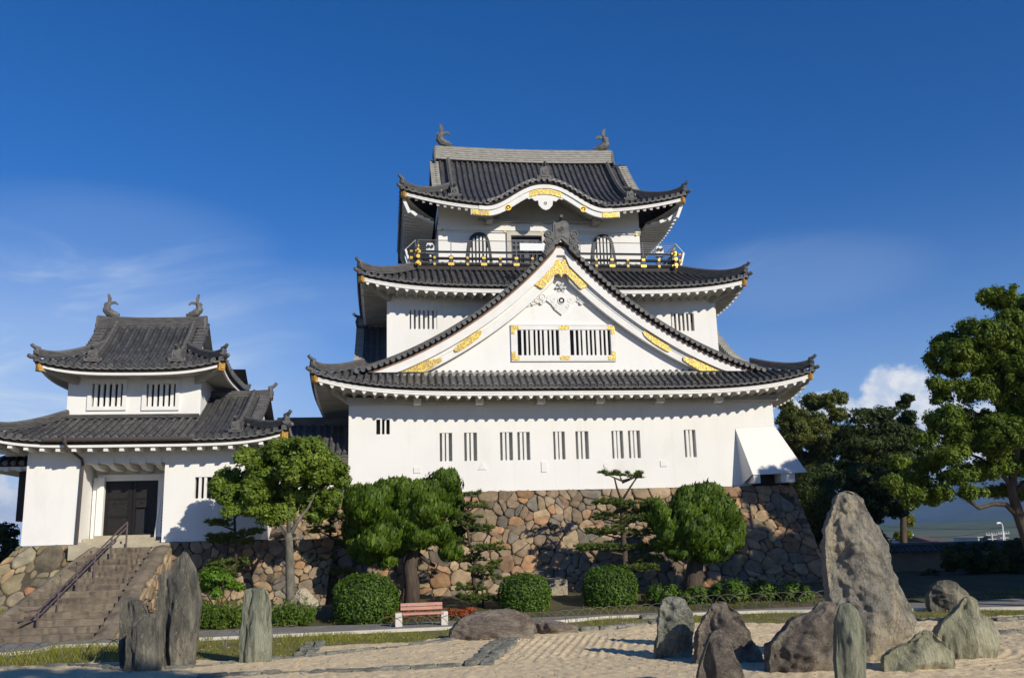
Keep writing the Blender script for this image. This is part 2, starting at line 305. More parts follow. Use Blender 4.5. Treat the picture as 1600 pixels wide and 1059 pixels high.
def rockmat(name, a, b, c, st, sc=1.4, bump=1.0, bd=0.07):
    """rock: mottled base, dark seams, pale flecks, rough at three scales"""
    m, N, K, B = newmat(name); B.inputs['Roughness'].default_value = 0.86; B.inputs['Specular IOR Level'].default_value = 0.25
    tc = N.new('ShaderNodeTexCoord'); mp = N.new('ShaderNodeMapping'); mp.inputs['Scale'].default_value = st; K.new(tc.outputs['Object'], mp.inputs[0])
    def nz(s, d=10.0, r=0.65, dist=0.0):
        n = N.new('ShaderNodeTexNoise'); n.inputs['Scale'].default_value = s; n.inputs['Detail'].default_value = d; n.inputs['Roughness'].default_value = r; n.inputs['Distortion'].default_value = dist; K.new(mp.outputs[0], n.inputs['Vector']); return n.outputs['Fac']
    def rg(v, lo, hi, o0=0.0, o1=1.0):
        r = N.new('ShaderNodeMapRange'); r.inputs[1].default_value = lo; r.inputs[2].default_value = hi; r.inputs[3].default_value = o0; r.inputs[4].default_value = o1; K.new(v, r.inputs[0]); return r.outputs[0]
    def mix(f, x, y, mode='MIX'):
        q = N.new('ShaderNodeMixRGB'); q.blend_type = mode
        for i, z in enumerate((f, x, y)):
            if isinstance(z, tuple): q.inputs[i].default_value = (*z, 1)
            elif isinstance(z, float): q.inputs[i].default_value = z
            else: K.new(z, q.inputs[i])
        return q.outputs[0]
    col = mix(rg(nz(sc), 0.36, 0.64), b, a); col = mix(rg(nz(sc*0.55, 6), 0.5, 0.66), col, c)
    seam = rg(nz(sc*1.5, 8, 0.6, 0.25), 0.455, 0.5); sm2 = rg(nz(sc*1.5, 8, 0.6, 0.25), 0.5, 0.545, 1.0, 0.0)
    mn = N.new('ShaderNodeMath'); mn.operation = 'MULTIPLY'; K.new(seam, mn.inputs[0]); K.new(sm2, mn.inputs[1]); sf = N.new('ShaderNodeMath'); sf.operation = 'MULTIPLY'; K.new(mn.outputs[0], sf.inputs[0]); sf.inputs[1].default_value = 0.30
    col = mix(sf.outputs[0], col, tuple(x*0.3 for x in b)); col = mix(rg(nz(sc*7, 6, 0.7), 0.57, 0.72, 0.0, 0.6), col, tuple(min(1, x*1.5) for x in c)); col = mix(rg(nz(sc*5, 8, 0.7), 0.42, 0.3, 0.0, 0.6), col, tuple(x*0.5 for x in b)); K.new(col, B.inputs['Base Color'])
    h1 = nz(sc*1.6, 12, 0.62, 0.6); h2 = nz(sc*6.5, 12, 0.75); ad = N.new('ShaderNodeMath'); ad.operation = 'MULTIPLY_ADD'; K.new(h2, ad.inputs[0]); ad.inputs[1].default_value = 1.1; K.new(h1, ad.inputs[2]); a2 = N.new('ShaderNodeMath'); a2.operation = 'MULTIPLY_ADD'; K.new(mn.outputs[0], a2.inputs[0]); a2.inputs[1].default_value = -0.12; K.new(ad.outputs[0], a2.inputs[2])
    bp = N.new('ShaderNodeBump'); bp.inputs['Strength'].default_value = bump; bp.inputs['Distance'].default_value = bd*2.2; K.new(a2.outputs[0], bp.inputs['Height']); K.new(bp.outputs[0], B.inputs['Normal']); return m

# ------------------------------------------------------------------ tiled roofs
SP = 0.335
class Side:
    """one roof side: O left end of the eave seen from outside, A along the eave, B inwards, z(u,v)"""
    def __init__(s, O, A, B, L, zf): s.O, s.A, s.B, s.L, s.zf = Vector(O), Vector(A), Vector(B), L, zf
    def p(s, u, v, dz=0.0): q = s.O+s.A*u+s.B*v; q.z = s.zf(u, v)+dz; return q
def roof_rows(mt, sd, regions, r=0.088, caps=None, lip=None, eave_ok=None):
    L = sd.L; n = max(2, int(round(L/SP))); s = L/n
    for (ua, ub, v0f, v1f) in regions:
        # pan sheet
        us = sorted(set([ua, ub]+[k*s/2 for k in range(2*n+1) if ua < k*s/2 < ub]))
        P = []
        for u in us:
            a, b = v0f(u), max(v0f(u), v1f(u)); k = int(round(u/(s/2))); low = -0.06 if k % 2 == 0 else 0.0
            P.append([sd.p(u, lerp(a, b, t/12), low) for t in range(13)])
        mt.grid(P)
        for i in range(n):
            u = (i+0.5)*s
            if not ua <= u < ub: continue
            a, b = v0f(u), v1f(u)
            if b-a < 0.12: continue
            k = max(1, int(round((b-a)/0.33)))
            for j in range(k):
                rings = []; ja, jb = rng.uniform(-0.008, 0.008), rng.uniform(-0.006, 0.006)
                for (tt, rr) in ((j/k-0.012, r*1.02), ((j+1)/k, r*0.86)):
                    v = lerp(a, b, tt); e = 0.02
                    dz = (sd.zf(u, v+e)-sd.zf(u, v-e))/(2*e); l = math.hypot(1, dz)
                    c = sd.p(u, v); T = sd.B*(-dz/l)+Vector((0, 0, 1/l))
                    rings.append([c+sd.A*(rr*math.cos(q)+ja)+T*(rr*math.sin(q)+0.012+jb) for q in (-0.25, 0.45, 1.15, 2.0, 2.7, 3.4)])
                mt.grid(rings)
            if caps is not None and a < 0.02 and (eave_ok is None or eave_ok(u)):
                dz = (sd.zf(u, 0.04)-sd.zf(u, 0.0))/0.04; T = (sd.B*-1+Vector((0, 0, -dz))).normalized()
                caps.disc(sd.p(u, -0.05, 0.015), T, 0.108, 0.12, 12, 0.022)
    if lip is not None:
        for i in range(n+1):
            u0, u1 = max(0, (i-0.5)*s), min(L, (i+0.5)*s)
            if eave_ok is not None and not (eave_ok(u0) and eave_ok(u1)): continue
            top, bot = [], []
            for k in range(7):
                t = k/6; u = lerp(u0, u1, t); sag = math.sin(math.pi*t)
                top.append(sd.p(u, -0.04, -0.02-0.035*sag)); bot.append(sd.p(u, -0.03, -0.085-0.05*sag))
            lip.grid([top, bot, [q+sd.B*0.25+Vector((0, 0, 0.05)) for q in bot]])
def sweep_eave(mb, sd, Ef, sec, tn=48, t0=0.0, t1=1.0):
    """closed section [(v,dz)] swept along the eave line, mitred at the corners"""
    rows = []
    for i in range(tn+1):
        t = lerp(t0, t1, i/tn); z = Ef(t)
        rows.append([sd.O+sd.A*(v+(sd.L-2*v)*t)+sd.B*v+Vector((0, 0, z+dz-sd.O.z)) for v, dz in sec])
    mb.grid(rows, True)
    mb.f.append(tuple(len(mb.v)-len(sec)+k for k in range(len(sec))))
def wave_round(u, s): q = (u/s) % 1.0; q = min(q, 1-q)*2; return max(0.0, 1-(q/0.62)**2) if q < 0.62 else 0.0   # plastered rafter ends
def wave_scal(u, s):
    q = abs(((u/s) % 1.0)*2-1)          # 0 in the middle of an arch, 1 at a tooth
    return max(0.0, min(1.0, 1-math.sqrt(max(0, 1-min(1, q/0.80)**2))))
def wave_sq(u, s, w=0.36): q = (u/s) % 1.0; return 1.0 if abs(q-0.5) < w/2 else 0.0
def sweep_teeth(mb, sd, Ef, v, z0, z1, amp, s):
    L = sd.L; n = int(L/s*20); a, b, c = [], [], []
    for i in range(n+1):
        u = v+(L-2*v)*i/n; z = Ef(i/n); q = sd.O+sd.A*u+sd.B*v; zz = z+z1-amp*wave_scal(u, s); a.append((q.x, q.y, z+z0)); b.append((q.x, q.y, zz)); q2 = q+sd.B*0.12; c.append((q2.x, q2.y, zz))
    mb.grid([a, b, c])
def soffit(mb, sd, Ef, vi, zi, vo, zo, amp, s, wave, zoff_rel=True, fine=10):
    """underside of an eave with rafters running inwards, plus the face that closes it in front"""
    L = sd.L; n = max(8, int(L/s*fine)); P = [[], [], [], [], []]
    for i in range(n+1):
        u = vi+(L-2*vi)*i/n; w = amp*wave(u, s); t = i/n; z0 = Ef(t)
        lim = min(u, L-u)
        P[0].append(sd.O+sd.A*u+sd.B*vi+Vector((0, 0, z0+zi+0.03-sd.O.z)))
        for k, q in ((1, 0.0), (2, 0.34), (3, 0.67), (4, 1.0)):
            v = min(lerp(vi, vo, q), max(vi, lim)); qq = (v-vi)/(vo-vi)
            P[k].append(sd.O+sd.A*u+sd.B*v+Vector((0, 0, lerp(z0+zi, z0*0.35+0.65*Ef(0.5)+zo, qq)-w-sd.O.z)))
    mb.grid(P)
def ridge(mb, pts, w, h, nl=4, roll=0.09, taper=1.0, capmb=None):
    """stack of flat ridge tiles under a round cover tile, along a line"""
    pts = [Vector(p) for p in pts]; prof = []
    for k in range(nl):
        a = k*h/nl; b = (k+1)*h/nl-0.022; ww = w/2*(1-0.10*k/nl)
        prof += [(ww, a), (ww, b), (ww-0.035, b), (ww-0.035, b+0.022)]
    ww = w/2*0.86; prof += [(ww, h)]
    prof += [(roll*math.cos(q), h+roll*1.1*math.sin(q)) for q in (0, 0.52, 1.05, 1.57, 2.09, 2.62, 3.14)]
    left = [(-x, z) for x, z in prof[:4*nl+1]][::-1]
    sec = prof+left; rows = []
    for i, p in enumerate(pts):
        d = pts[min(i+1, len(pts)-1)]-pts[max(i-1, 0)]; d.z = 0; d.normalize(); sdv = Vector((d.y, -d.x, 0))
        f = lerp(1.0, taper, i/(len(pts)-1))
        rows.append([p+sdv*(x*f)+Vector((0, 0, z*f)) for x, z in sec])
    b = len(mb.v); mb.grid(rows, True); n = len(sec)
    mb.f.append(tuple(b+k for k in range(n))[::-1]); e = b+(len(pts)-1)*n; mb.f.append(tuple(e+k for k in range(n)))
ONI = [(-0.5, 0), (-0.46, 0.22), (-0.34, 0.3), (-0.33, 0.62), (-0.26, 0.86), (-0.12, 0.98), (0.12, 0.98), (0.26, 0.86), (0.33, 0.62), (0.34, 0.3), (0.46, 0.22), (0.5, 0)]
def oni(mb, p, d, w, h, horn=0.0, roll=True):
    """ridge-end ornament tile facing the horizontal direction d"""
    p = Vector(p); d = Vector(d); d.z = 0; d.normalize(); a = Vector((-d.y, d.x, 0)); U = Vector((0, 0, 1))
    mb.prism([(x*w, y*h) for x, y in ONI], p, a, U, d, 0.11)
    mb.prism([(x*w*0.6, 0.14*h+y*h*0.62) for x, y in ONI], p+d*0.11, a, U, d, 0.03)
    mb.disc(p+d*0.17+U*(0.47*h), d, w*0.17, 0.06, 10, 0.02)
    for s in (-1, 1):
        mb.tube([p+a*(s*w*0.44)+U*(0.05*h)+d*0.06, p+a*(s*w*0.56)+U*(0.12*h)+d*0.07, p+a*(s*w*0.55)+U*(0.3*h)+d*0.06], [w*0.10, w*0.09, w*0.04], 6)
    if roll: mb.tube([p+U*h*0.92-d*0.1, p+U*h*1.0+d*0.12, p+U*(h*1.06+horn*0.4)+d*(0.20+horn*0.3), p+U*(h*1.12+horn)+d*(0.25+horn*0.4)], [0.08, 0.085, 0.08, 0.08], 8)
def verge_tiles(mb, pts, d, ln=0.42, r=0.09, capmb=None):
    """short tiles lying across the rake of a gable, ends facing d"""
    d = Vector(d); acc = 0; pts = [Vector(p) for p in pts]
    tot = [0]
    for a, b in zip(pts, pts[1:]): tot.append(tot[-1]+(b-a).length)
    n = int(tot[-1]/0.30)
    for i in range(n+1):
        s = min(tot[-1], i*0.30); k = max(0, min(len(pts)-2, int(np.searchsorted(tot, s))-1)); f = (s-tot[k])/max(1e-6, tot[k+1]-tot[k]); c = pts[k].lerp(pts[k+1], f)
        mb.tube([c-d*ln, c], r, 8, True)
        (capmb or mb).disc(c+d*0.03, d, r*1.12, 0.05, 12, 0.02)
def fish(mb, p, inward, s):
    """ridge-end fish: head low facing along the ridge, body rising to a forked tail"""
    p = Vector(p); i = Vector(inward); U = Vector((0, 0, 1)); side = Vector((-i.y, i.x, 0))
    def q(x, z, y=0): return p+i*(x*s)+U*(z*s)+side*(y*s)
    mb.tube([q(0.62, 0.10), q(0.50, 0.15), q(0.34, 0.19), q(0.12, 0.26), q(-0.02, 0.42), q(0.0, 0.62), q(0.08, 0.80), q(0.12, 0.92)], [0.07*s, 0.13*s, 0.18*s, 0.23*s, 0.22*s, 0.165*s, 0.115*s, 0.06*s], 8)
    mb.tube([q(0.30, 0.06), q(0.66, 0.04)], [0.1*s, 0.07*s], 6)
    mb.prism([(0.04, 0.84), (0.0, 1.05), (-0.02, 1.34), (0.10, 1.28), (0.19, 1.08), (0.18, 0.9)], q(0, 0, -0.03), i*s, U*s, side, 0.07*s)
    mb.prism([(0.10, 0.78), (0.24, 0.90), (0.42, 0.90), (0.56, 0.76), (0.54, 0.68), (0.40, 0.76), (0.24, 0.74), (0.13, 0.68)], q(0, 0, -0.03), i*s, U*s, side, 0.07*s)
    mb.prism([(-0.16, 0.30), (-0.24, 0.48), (-0.14, 0.60), (-0.20, 0.74), (-0.10, 0.86), (0.0, 0.82), (-0.02, 0.5), (-0.06, 0.3)], q(0, 0, -0.025), i*s, U*s, side, 0.05*s)
    for k, (x, z) in enumerate(((0.62, 0.2), (0.48, 0.29), (0.34, 0.33), (0.2, 0.38))):
        mb.prism([(x-0.05, z-0.06), (x+0.01, z+0.05), (x+0.06, z-0.06)], q(0, 0, -0.05), i*s, U*s, side, 0.1*s)
    for sg in (-1, 1): mb.prism([(0.1, 0.28), (0.26, 0.5), (0.18, 0.24)], q(0, 0, sg*0.15), i*s, U*s, side*sg, 0.05*s)
def wall(mb, O, A, W_, z0, z1, holes=(), B=(0, 1, 0), depth=0.35):
    """wall face in plane O,A with real openings and their reveals"""
    O, A, B = Vector(O), Vector(A), Vector(B)
    us = sorted(set([0, W_]+[h[0] for h in holes]+[h[1] for h in holes])); zs = sorted(set([z0, z1]+[h[2] for h in holes]+[h[3] for h in holes]))
    def P(u, z, d=0): q = O+A*u+B*d; q.z = z; return q
    for a, b in zip(us, us[1:]):
        for c, e in zip(zs, zs[1:]):
            if any(h[0] <= (a+b)/2 <= h[1] and h[2] <= (c+e)/2 <= h[3] for h in holes): continue
            mb.add([P(a, c), P(b, c), P(b, e), P(a, e)], [(0, 1, 2, 3)])
    for (a, b, c, e) in [h[:4] for h in holes]:
        mb.add([P(a, c), P(b, c), P(b, e), P(a, e), P(a, c, depth), P(b, c, depth), P(b, e, depth), P(a, e, depth)], [(0, 1, 5, 4), (1, 2, 6, 5), (2, 3, 7, 6), (3, 0, 4, 7)])
def bars_window(parent, x0, x1, z0, z1, Y, bars, back, label=None, depth=0.3, name='window'):
    """barred window in a front wall: back panel in the recess, plaster bars as a sub-part"""
    m = MB(); m.box(x0, x1, Y+depth-0.02, Y+depth+0.04, z0, z1); w = m.build(name, back, parent); 
    if label: w['label'] = label
    b = MB()
    for (c, wd) in bars: b.box(lerp(x0, x1, c)-wd/2, lerp(x0, x1, c)+wd/2, Y+0.03, Y+0.14, z0-0.0, z1)
    b.build('bars', M['trim'], w); return w

# ------------------------------------------------------------------ the keep
GX0, GX1, GY0, GY1, ZB = -1.80, 19.43, 45.0, 63.0, 5.2
keep = thing('castle_keep', 'white three storey castle keep with dark tiled roofs and a large gold trimmed gable', 'castle', (8.8, 45.0, 5.2))
def P(mb, name, mat, par=keep, smooth=False, label=None):
    o = mb.build(name, M[mat] if isinstance(mat, str) else mat, par, smooth)
    if label: o['label'] = label
    return o
def roofmesh(mt, mc, ml, mat, par, name='tiled_roof', label=None):
    n = len(mt.f)
    for o in (mc, ml):
        if o is not None: b = len(mt.v); mt.v += o.v; mt.f += [tuple(i+b for i in f) for f in o.f]
    ob = P(mt, name, mat, par, False, label); ob.data.materials.append(M['cap']); ob.data.polygons.foreach_set('material_index', [0]*n+[1]*(len(mt.f)-n)); return ob
# --- ground storey
H1 = [(-0.50, 0.14, 8.0, 8.72), (2.52, 3.12, 6.67, 8.03), (3.70, 4.32, 6.67, 8.03), (5.44, 6.06, 6.67, 8.03), (6.29, 6.91, 6.67, 8.03), (8.06, 8.64, 6.67, 8.03), (9.17, 9.82, 6.67, 8.03), (10.98, 11.56, 6.67, 8.03), (11.82, 12.42, 6.67, 8.03), (14.67, 15.27, 6.67, 8.03)]
m = MB(); wall(m, (GX0, GY0, 0), (1, 0, 0), GX1-GX0, ZB, 9.75, [(a-GX0, b-GX0, c, d) for a, b, c, d in H1])
wall(m, (GX0, GY1, 0), (0, -1, 0), GY1-GY0, ZB, 9.75, B=(1, 0, 0)); wall(m, (GX1, GY0, 0), (0, 1, 0), GY1-GY0, ZB, 9.75, B=(-1, 0, 0)); wall(m, (GX1, GY1, 0), (-1, 0, 0), GX1-GX0, ZB, 9.75, B=(0, -1, 0))
P(m, 'wall', 'plaster', label='long white ground storey wall')
for i, (a, b, c, d) in enumerate(H1):
    bars_window(keep, a, b, c, d, GY0, [(0.36, 0.085), (0.68, 0.085)] if i == 0 else [(0.30, 0.12), (0.62, 0.12)], M['dark'] if i == 0 else M['shutter'])
# loopholes: shallow plastered marks in five shapes
for k, (px, py) in enumerate(((652, 734), (753, 729), (850, 729), (948, 727), (1037, 724))):
    c = at(px, py, 45.0); m = MB(); w, h = 0.28, 0.24
    if k == 1: poly = [(-0.2, -0.13), (0.2, -0.13), (0.02, 0.2)]
    elif k == 3: poly = [(0.15*math.cos(q*0.524), 0.15*math.sin(q*0.524)) for q in range(12)]
    elif k == 2: poly = [(-0.13, -0.25), (0.13, -0.25), (0.13, 0.25), (-0.13, 0.25)]
    else: poly = [(-0.17, -0.14), (0.17, -0.14), (0.17, 0.14), (-0.17, 0.14)]
    m.prism(poly, (c.x, 44.965, c.z), (1, 0, 0), (0, 0, 1), (0, 1, 0), 0.03); P(m, 'loophole_cover', 'trim')
# flared stone-dropping bay at the right corner
m = MB(); a0, a1 = Vector((17.36, 44.985, 8.05)), Vector((19.46, 44.985, 8.12)); b0, b1 = Vector((17.66, 43.95, 5.72)), Vector((20.42, 43.95, 5.80)); c0 = Vector((17.30, 44.985, 5.25)); r1, r2 = Vector((19.46, 47.4, 8.12)), Vector((20.42, 47.4, 5.8))
m.add([a0, a1, b1, b0], [(0, 1, 2, 3)]); m.add([a0, b0, b0+Vector((-0.18, 1.03, -0.45)), c0], [(0, 1, 2, 3)]); m.add([a1, r1, r2, b1], [(0, 1, 2, 3)])
m.add([b0, b1, r2, Vector((19.44, 47.4, 5.8)), Vector((19.44, 45.0, 5.8)), Vector((17.66, 45.0, 5.72))], [(0, 1, 2, 3, 4, 5)])
m.add([b0+Vector((0, -0.02, -0.05)), b1+Vector((0, -0.02, -0.05)), b1+Vector((0, -0.02, 0.02)), b0+Vector((0, -0.02, 0.02))], [(0, 1, 2, 3)])
bay = P(m, 'flared_bay', 'plaster')
m = MB(); m.box(17.72, 18.05, 44.0, 44.95, 5.28, 5.68); P(m, 'support_block', 'trim', bay); m = MB(); m.box(19.15, 19.85, 44.05, 45.9, 5.3, 5.72); P(m, 'support_block', 'trim', bay)
m = MB(); m.box(18.0, 19.9, 44.9, 45.4, 5.21, 5.75); P(m, 'dark_gap', 'dark', bay)
# --- beam and brackets below the lowest eave
m = MB(); m.box(GX0-0.1, GX1+0.15, 44.62, 44.98, 9.43, 9.72); P(m, 'eave_beam', 'soffit')
for x in (1.45, 4.43, 7.44, 10.40, 13.42, 16.42): m = MB(); m.box(x-0.18, x+0.18, 44.28, 44.99, 9.34, 9.62); P(m, 'bracket', 'trim')

def eave_set(par, x0, x1, y0, y1, E, Eside, style, over, back=False, left=True, right=True, zo=0.0):
    """boards, rafters and hip beams under the eave on front, left and right"""
    sides = [('front', (x0, y0), (1, 0, 0), (0, 1, 0), x1-x0, E)]
    if left: sides.append(('left', (x0, y1), (0, -1, 0), (1, 0, 0), y1-y0, Eside))
    if right: sides.append(('right', (x1, y0), (0, 1, 0), (-1, 0, 0), y1-y0, Eside))
    ed, eb, es = MB(), MB(), MB()
    for nm, o, A, B, L, Ef in sides:
        sd = Side((o[0], o[1], 0), A, B, L, None); tn = 110 if style == 'kara' else 44
        sweep_eave(ed, sd, Ef, [(0.02, -0.07), (0.10, -0.24), (0.45, -0.22), (0.45, -0.02)], tn)
        if style == 'plain':
            sweep_eave(eb, sd, Ef, [(0.12, -0.23), (0.12, -0.36), (0.22, -0.36), (0.22, -0.23)], tn)
            soffit(es, sd, Ef, 0.22, -0.34, over, zo-0.25, 0.0, 0.5, lambda u, s: 0)
        elif style == 'square':
            sweep_eave(eb, sd, Ef, [(0.12, -0.22), (0.12, -0.35), (0.24, -0.35), (0.24, -0.22)], tn)
            soffit(es, sd, Ef, 0.24, -0.33, over, zo-0.3, 0.0, 0.5, lambda u, s: 0)
            n = int(L/0.62)
            for i in range(n):
                u = 0.5+(L-1.0)*i/(n-1); t = (u-0.24)/(L-0.48); z = Ef(t); v1 = min(over, u, L-u)
                if v1 < 0.4: continue
                q0 = sd.O+sd.A*u+sd.B*0.20; q0.z = z-0.43; q1 = sd.O+sd.A*u+sd.B*v1; q1.z = Ef(0.5)+zo-0.36; eb.beam(q0, q1, 0.17, 0.15)
        elif style == 'scallop':
            sweep_eave(eb, sd, Ef, [(0.12, -0.22), (0.12, -0.315), (0.15, -0.325), (0.15, -0.345), (0.12, -0.355), (0.12, -0.44), (0.26, -0.44), (0.26, -0.22)], tn)
            soffit(es, sd, Ef, 0.16, -0.42, over, zo-0.30, 0.16, 0.49, wave_scal, fine=20); sweep_teeth(eb, sd, Ef, 0.155, -0.40, -0.425, 0.16, 0.49)
        elif style == 'kara':
            sweep_eave(eb, sd, Ef, [(0.12, -0.22), (0.12, -0.32), (0.15, -0.335), (0.15, -0.35), (0.12, -0.36), (0.12, -0.42), (0.30, -0.42), (0.30, -0.22)], tn)
            soffit(es, sd, Ef, 0.30, -0.40, over, zo-0.38, 0.0, 0.5, lambda u, s: 0)
            n = int(L/0.40)
            for i in range(n):
                u = 0.5+(L-1.0)*i/(n-1); t = (u-0.24)/(L-0.48); z = Ef(t); v1 = min(over, u, L-u)
                if v1 < 0.45 or (nm == 'front' and abs(o[0]+u-8.73) < 4.0): continue
                q0 = sd.O+sd.A*u+sd.B*0.20; q0.z = z-0.49; q1 = sd.O+sd.A*u+sd.B*v1; q1.z = Ef(0.5)+zo-0.46; eb.beam(q0, q1, 0.15, 0.17)
    P(ed, 'eave_edge_board', 'darkwood', par); P(eb, 'eave_board', 'trim', par)
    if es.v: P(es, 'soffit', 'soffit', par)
    for (cx, cy, dx, dy, on) in ((x0, y0, 1, 1, left), (x1, y0, -1, 1, right)):
        if not on: continue
        z = E(0.0) if dx == 1 else E(1.0); d = Vector((dx, dy, 0)); dn = d.normalized()
        p0 = Vector((cx, cy, z-0.38))+d*0.24; p1 = Vector((cx, cy, 0))+d*over; p1.z = E(0.5)+zo-0.42
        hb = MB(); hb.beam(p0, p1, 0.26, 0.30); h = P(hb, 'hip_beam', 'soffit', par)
        gb = MB(); q = p0-dn*0.16; gb.beam(q, p0+dn*0.06, 0.31, 0.36); gb.beam(q-dn*0.03, q+dn*0.02, 0.2, 0.24); P(gb, 'gold_end', 'oldgold', h)
def lift_fn(E0, lift, n): return lambda t: E0+lift*abs(2*t-1)**n

# --- lowest roof: skirt round the second storey
RX0, RX1, RY0, RY1 = -3.50, 21.05, 43.3, 64.7
def prof1(v): return 0.555*v+0.01*v*v
E1 = lift_fn(10.03, 0.80, 5.0); E1s = lift_fn(10.03, 0.80, 6.0); VL1 = 3.0
def z1f(L, Ef): return lambda u, v: Ef(0.5)+(Ef(u/L)-Ef(0.5))*max(0, 1-v/VL1)**1.3+prof1(v)
mt, mc, ml = MB(), MB(), MB(); L = RX1-RX0; Ls = RY1-RY0; V1 = 1.95
f1 = Side((RX0, RY0, 0), (1, 0, 0), (0, 1, 0), L, z1f(L, E1)); l1 = Side((RX0, RY1, 0), (0, -1, 0), (1, 0, 0), Ls, z1f(Ls, E1s)); r1s = Side((RX1, RY0, 0), (0, 1, 0), (-1, 0, 0), Ls, z1f(Ls, E1s))
for sd in (f1, l1, r1s): roof_rows(mt, sd, [(0, sd.L, lambda u: 0.0, (lambda L_: (lambda u: min(u, L_-u, V1)))(sd.L))], caps=mc, lip=ml)
roof1 = roofmesh(mt, mc, ml, 'tile2', keep, 'tiled_roof', 'lowest tiled roof skirt')
eave_set(roof1, RX0, RX1, RY0, RY1, E1, E1s, 'scallop', 1.7)
def hip_ridge(par, sd, at_left, vs, w=0.26, h=0.34, mat='ridge2', nl=4, horn=0.09, v0=0.12, ow=0.38, oh=0.42):
    pts = []
    for k in range(14):
        v = lerp(v0, vs, k/13); u = v if at_left else sd.L-v; pts.append(sd.p(u, v, 0.02+0.10*max(0, 1-k/4)**2))
    m = MB(); ridge(m, pts, w, h, nl); o = P(m, 'corner_ridge', mat, par)
    d = pts[0]-pts[1]; m = MB(); oni(m, pts[0], d, ow, oh, horn); 
    dn = Vector((d.x, d.y, 0)).normalized(); c = pts[0]+dn*0.20; c.z -= 0.08; m.tube([c-dn*0.2, c+dn*0.08, c+dn*0.2+Vector((0, 0, 0.05))], [0.10, 0.10, 0.085], 8)
    P(m, 'ridge_end_tile', 'oni', o); return o
m = MB(); zd = 10.03+prof1(V1)-0.05; m.grid([[(x, y, zd) for x in (RX0+V1-0.1, RX1-V1+0.1)] for y in (RY0+V1-0.1, 60)]); P(m, 'roof_deck', 'tile2', roof1)
hip_ridge(roof1, f1, True, 2.35, 0.26, 0.28); hip_ridge(roof1, f1, False, 2.35, 0.26, 0.28)

# --- second storey
SX0, SX1, SY0, SY1 = 0.0, 17.66, 47.3, 60.7
H2 = [(1.17, 2.58, 13.67, 14.68), (15.12, 16.40, 13.60, 14.58)]
m = MB(); wall(m, (SX0, SY0, 0), (1, 0, 0), SX1-SX0, 11.5, 15.55, [(a-SX0, b-SX0, c, d) for a, b, c, d in H2])
wall(m, (SX0, SY1, 0), (0, -1, 0), SY1-SY0, 11.5, 15.55, B=(1, 0, 0)); wall(m, (SX1, SY0, 0), (0, 1, 0), SY1-SY0, 11.5, 15.55, B=(-1, 0, 0)); wall(m, (SX1, SY1, 0), (-1, 0, 0), SX1-SX0, 11.5, 15.55, B=(0, -1, 0))
P(m, 'wall', 'plaster', label='white second storey wall')
w = bars_window(keep, *H2[0], SY0, [((i+0.62)/6.0, 0.13) for i in range(6)], M['shutter'], 'left window of the second storey with grey shutters')
w = bars_window(keep, *H2[1], SY0, [((i+0.55)/5.6, 0.11) for i in range(5)], M['dark'], 'right window of the second storey with a tan board inside')
m = MB(); m.box(H2[1][0], H2[1][1], SY0+0.2, SY0+0.26, H2[1][2], H2[1][2]+0.5); P(m, 'inner_board', 'tan', w)
QX0, QX1, QY0, QY1 = -1.45, 19.0, 45.7, 62.3
def prof2(v): return 0.50*v+0.012*v*v
E2 = lift_fn(15.68, 0.62, 4.5); E2s = lift_fn(15.68, 0.62, 5.0)
def z2f(L, Ef): return lambda u, v: Ef(0.5)+(Ef(u/L)-Ef(0.5))*max(0, 1-v/2.6)**1.3+prof2(v)
mt, mc, ml = MB(), MB(), MB(); L = QX1-QX0; Ls = QY1-QY0; V2 = 4.3
f2 = Side((QX0, QY0, 0), (1, 0, 0), (0, 1, 0), L, z2f(L, E2)); l2 = Side((QX0, QY1, 0), (0, -1, 0), (1, 0, 0), Ls, z2f(Ls, E2s)); r2s = Side((QX1, QY0, 0), (0, 1, 0), (-1, 0, 0), Ls, z2f(Ls, E2s))
for sd in (f2, l2, r2s): roof_rows(mt, sd, [(0, sd.L, lambda u: 0.0, (lambda L_: (lambda u: min(u, L_-u, V2)))(sd.L))], caps=mc, lip=ml)
roof2 = roofmesh(mt, mc, ml, 'tile', keep, 'tiled_roof', 'middle tiled roof skirt under the balcony')
eave_set(roof2, QX0, QX1, QY0, QY1, E2, E2s, 'scallop', 1.6)
hip_ridge(roof2, f2, True, V2-1); hip_ridge(roof2, f2, False, V2-1)

# --- large front gable
GC, GZ = 8.69, 17.5
_cf = (2.48842833e-04, -6.44524057e-03, 9.74466267e-02, -1.26487839, 17.897)
def gcurve(d): return min(17.55, float(np.polyval(_cf, min(abs(d), 10.45))))
GFY = 44.95
mt, mc = MB(), MB()
def gback(z): return 47.25 if z < 15.4 else min(49.4, 45.7+(z-15.45)/0.5+0.2)
for s in (-1, 1):
    ds = [k*10.4/34 for k in range(35)]
    mt.grid([[Vector((GC+s*d, lerp(44.25, gback(gcurve(d)), t/4), gcurve(d)-0.12)) for t in range(5)] for d in ds])
    for j in range(12):
        y = 44.75+j*0.335; rings = []
        for d in ds:
            z = gcurve(d)
            if y > gback(z)+0.1: continue
            e = 0.05; dz = (gcurve(d+e)-gcurve(max(0, d-e)))/(2*e); l = math.hypot(1, dz); Nn = Vector((-s*dz/l, 0, 1/l)); c = Vector((GC+s*d, y, z-0.12))
            rings.append([c+Vector((0, 1, 0))*(0.088*math.cos(q))+Nn*(0.088*math.sin(q)) for q in (0, 0.63, 1.26, 1.88, 2.5, 3.14)])
        if len(rings) > 2: mt.grid(rings)
gable = P(mt, 'front_gable', 'tile2', label='large triangular front gable roof')
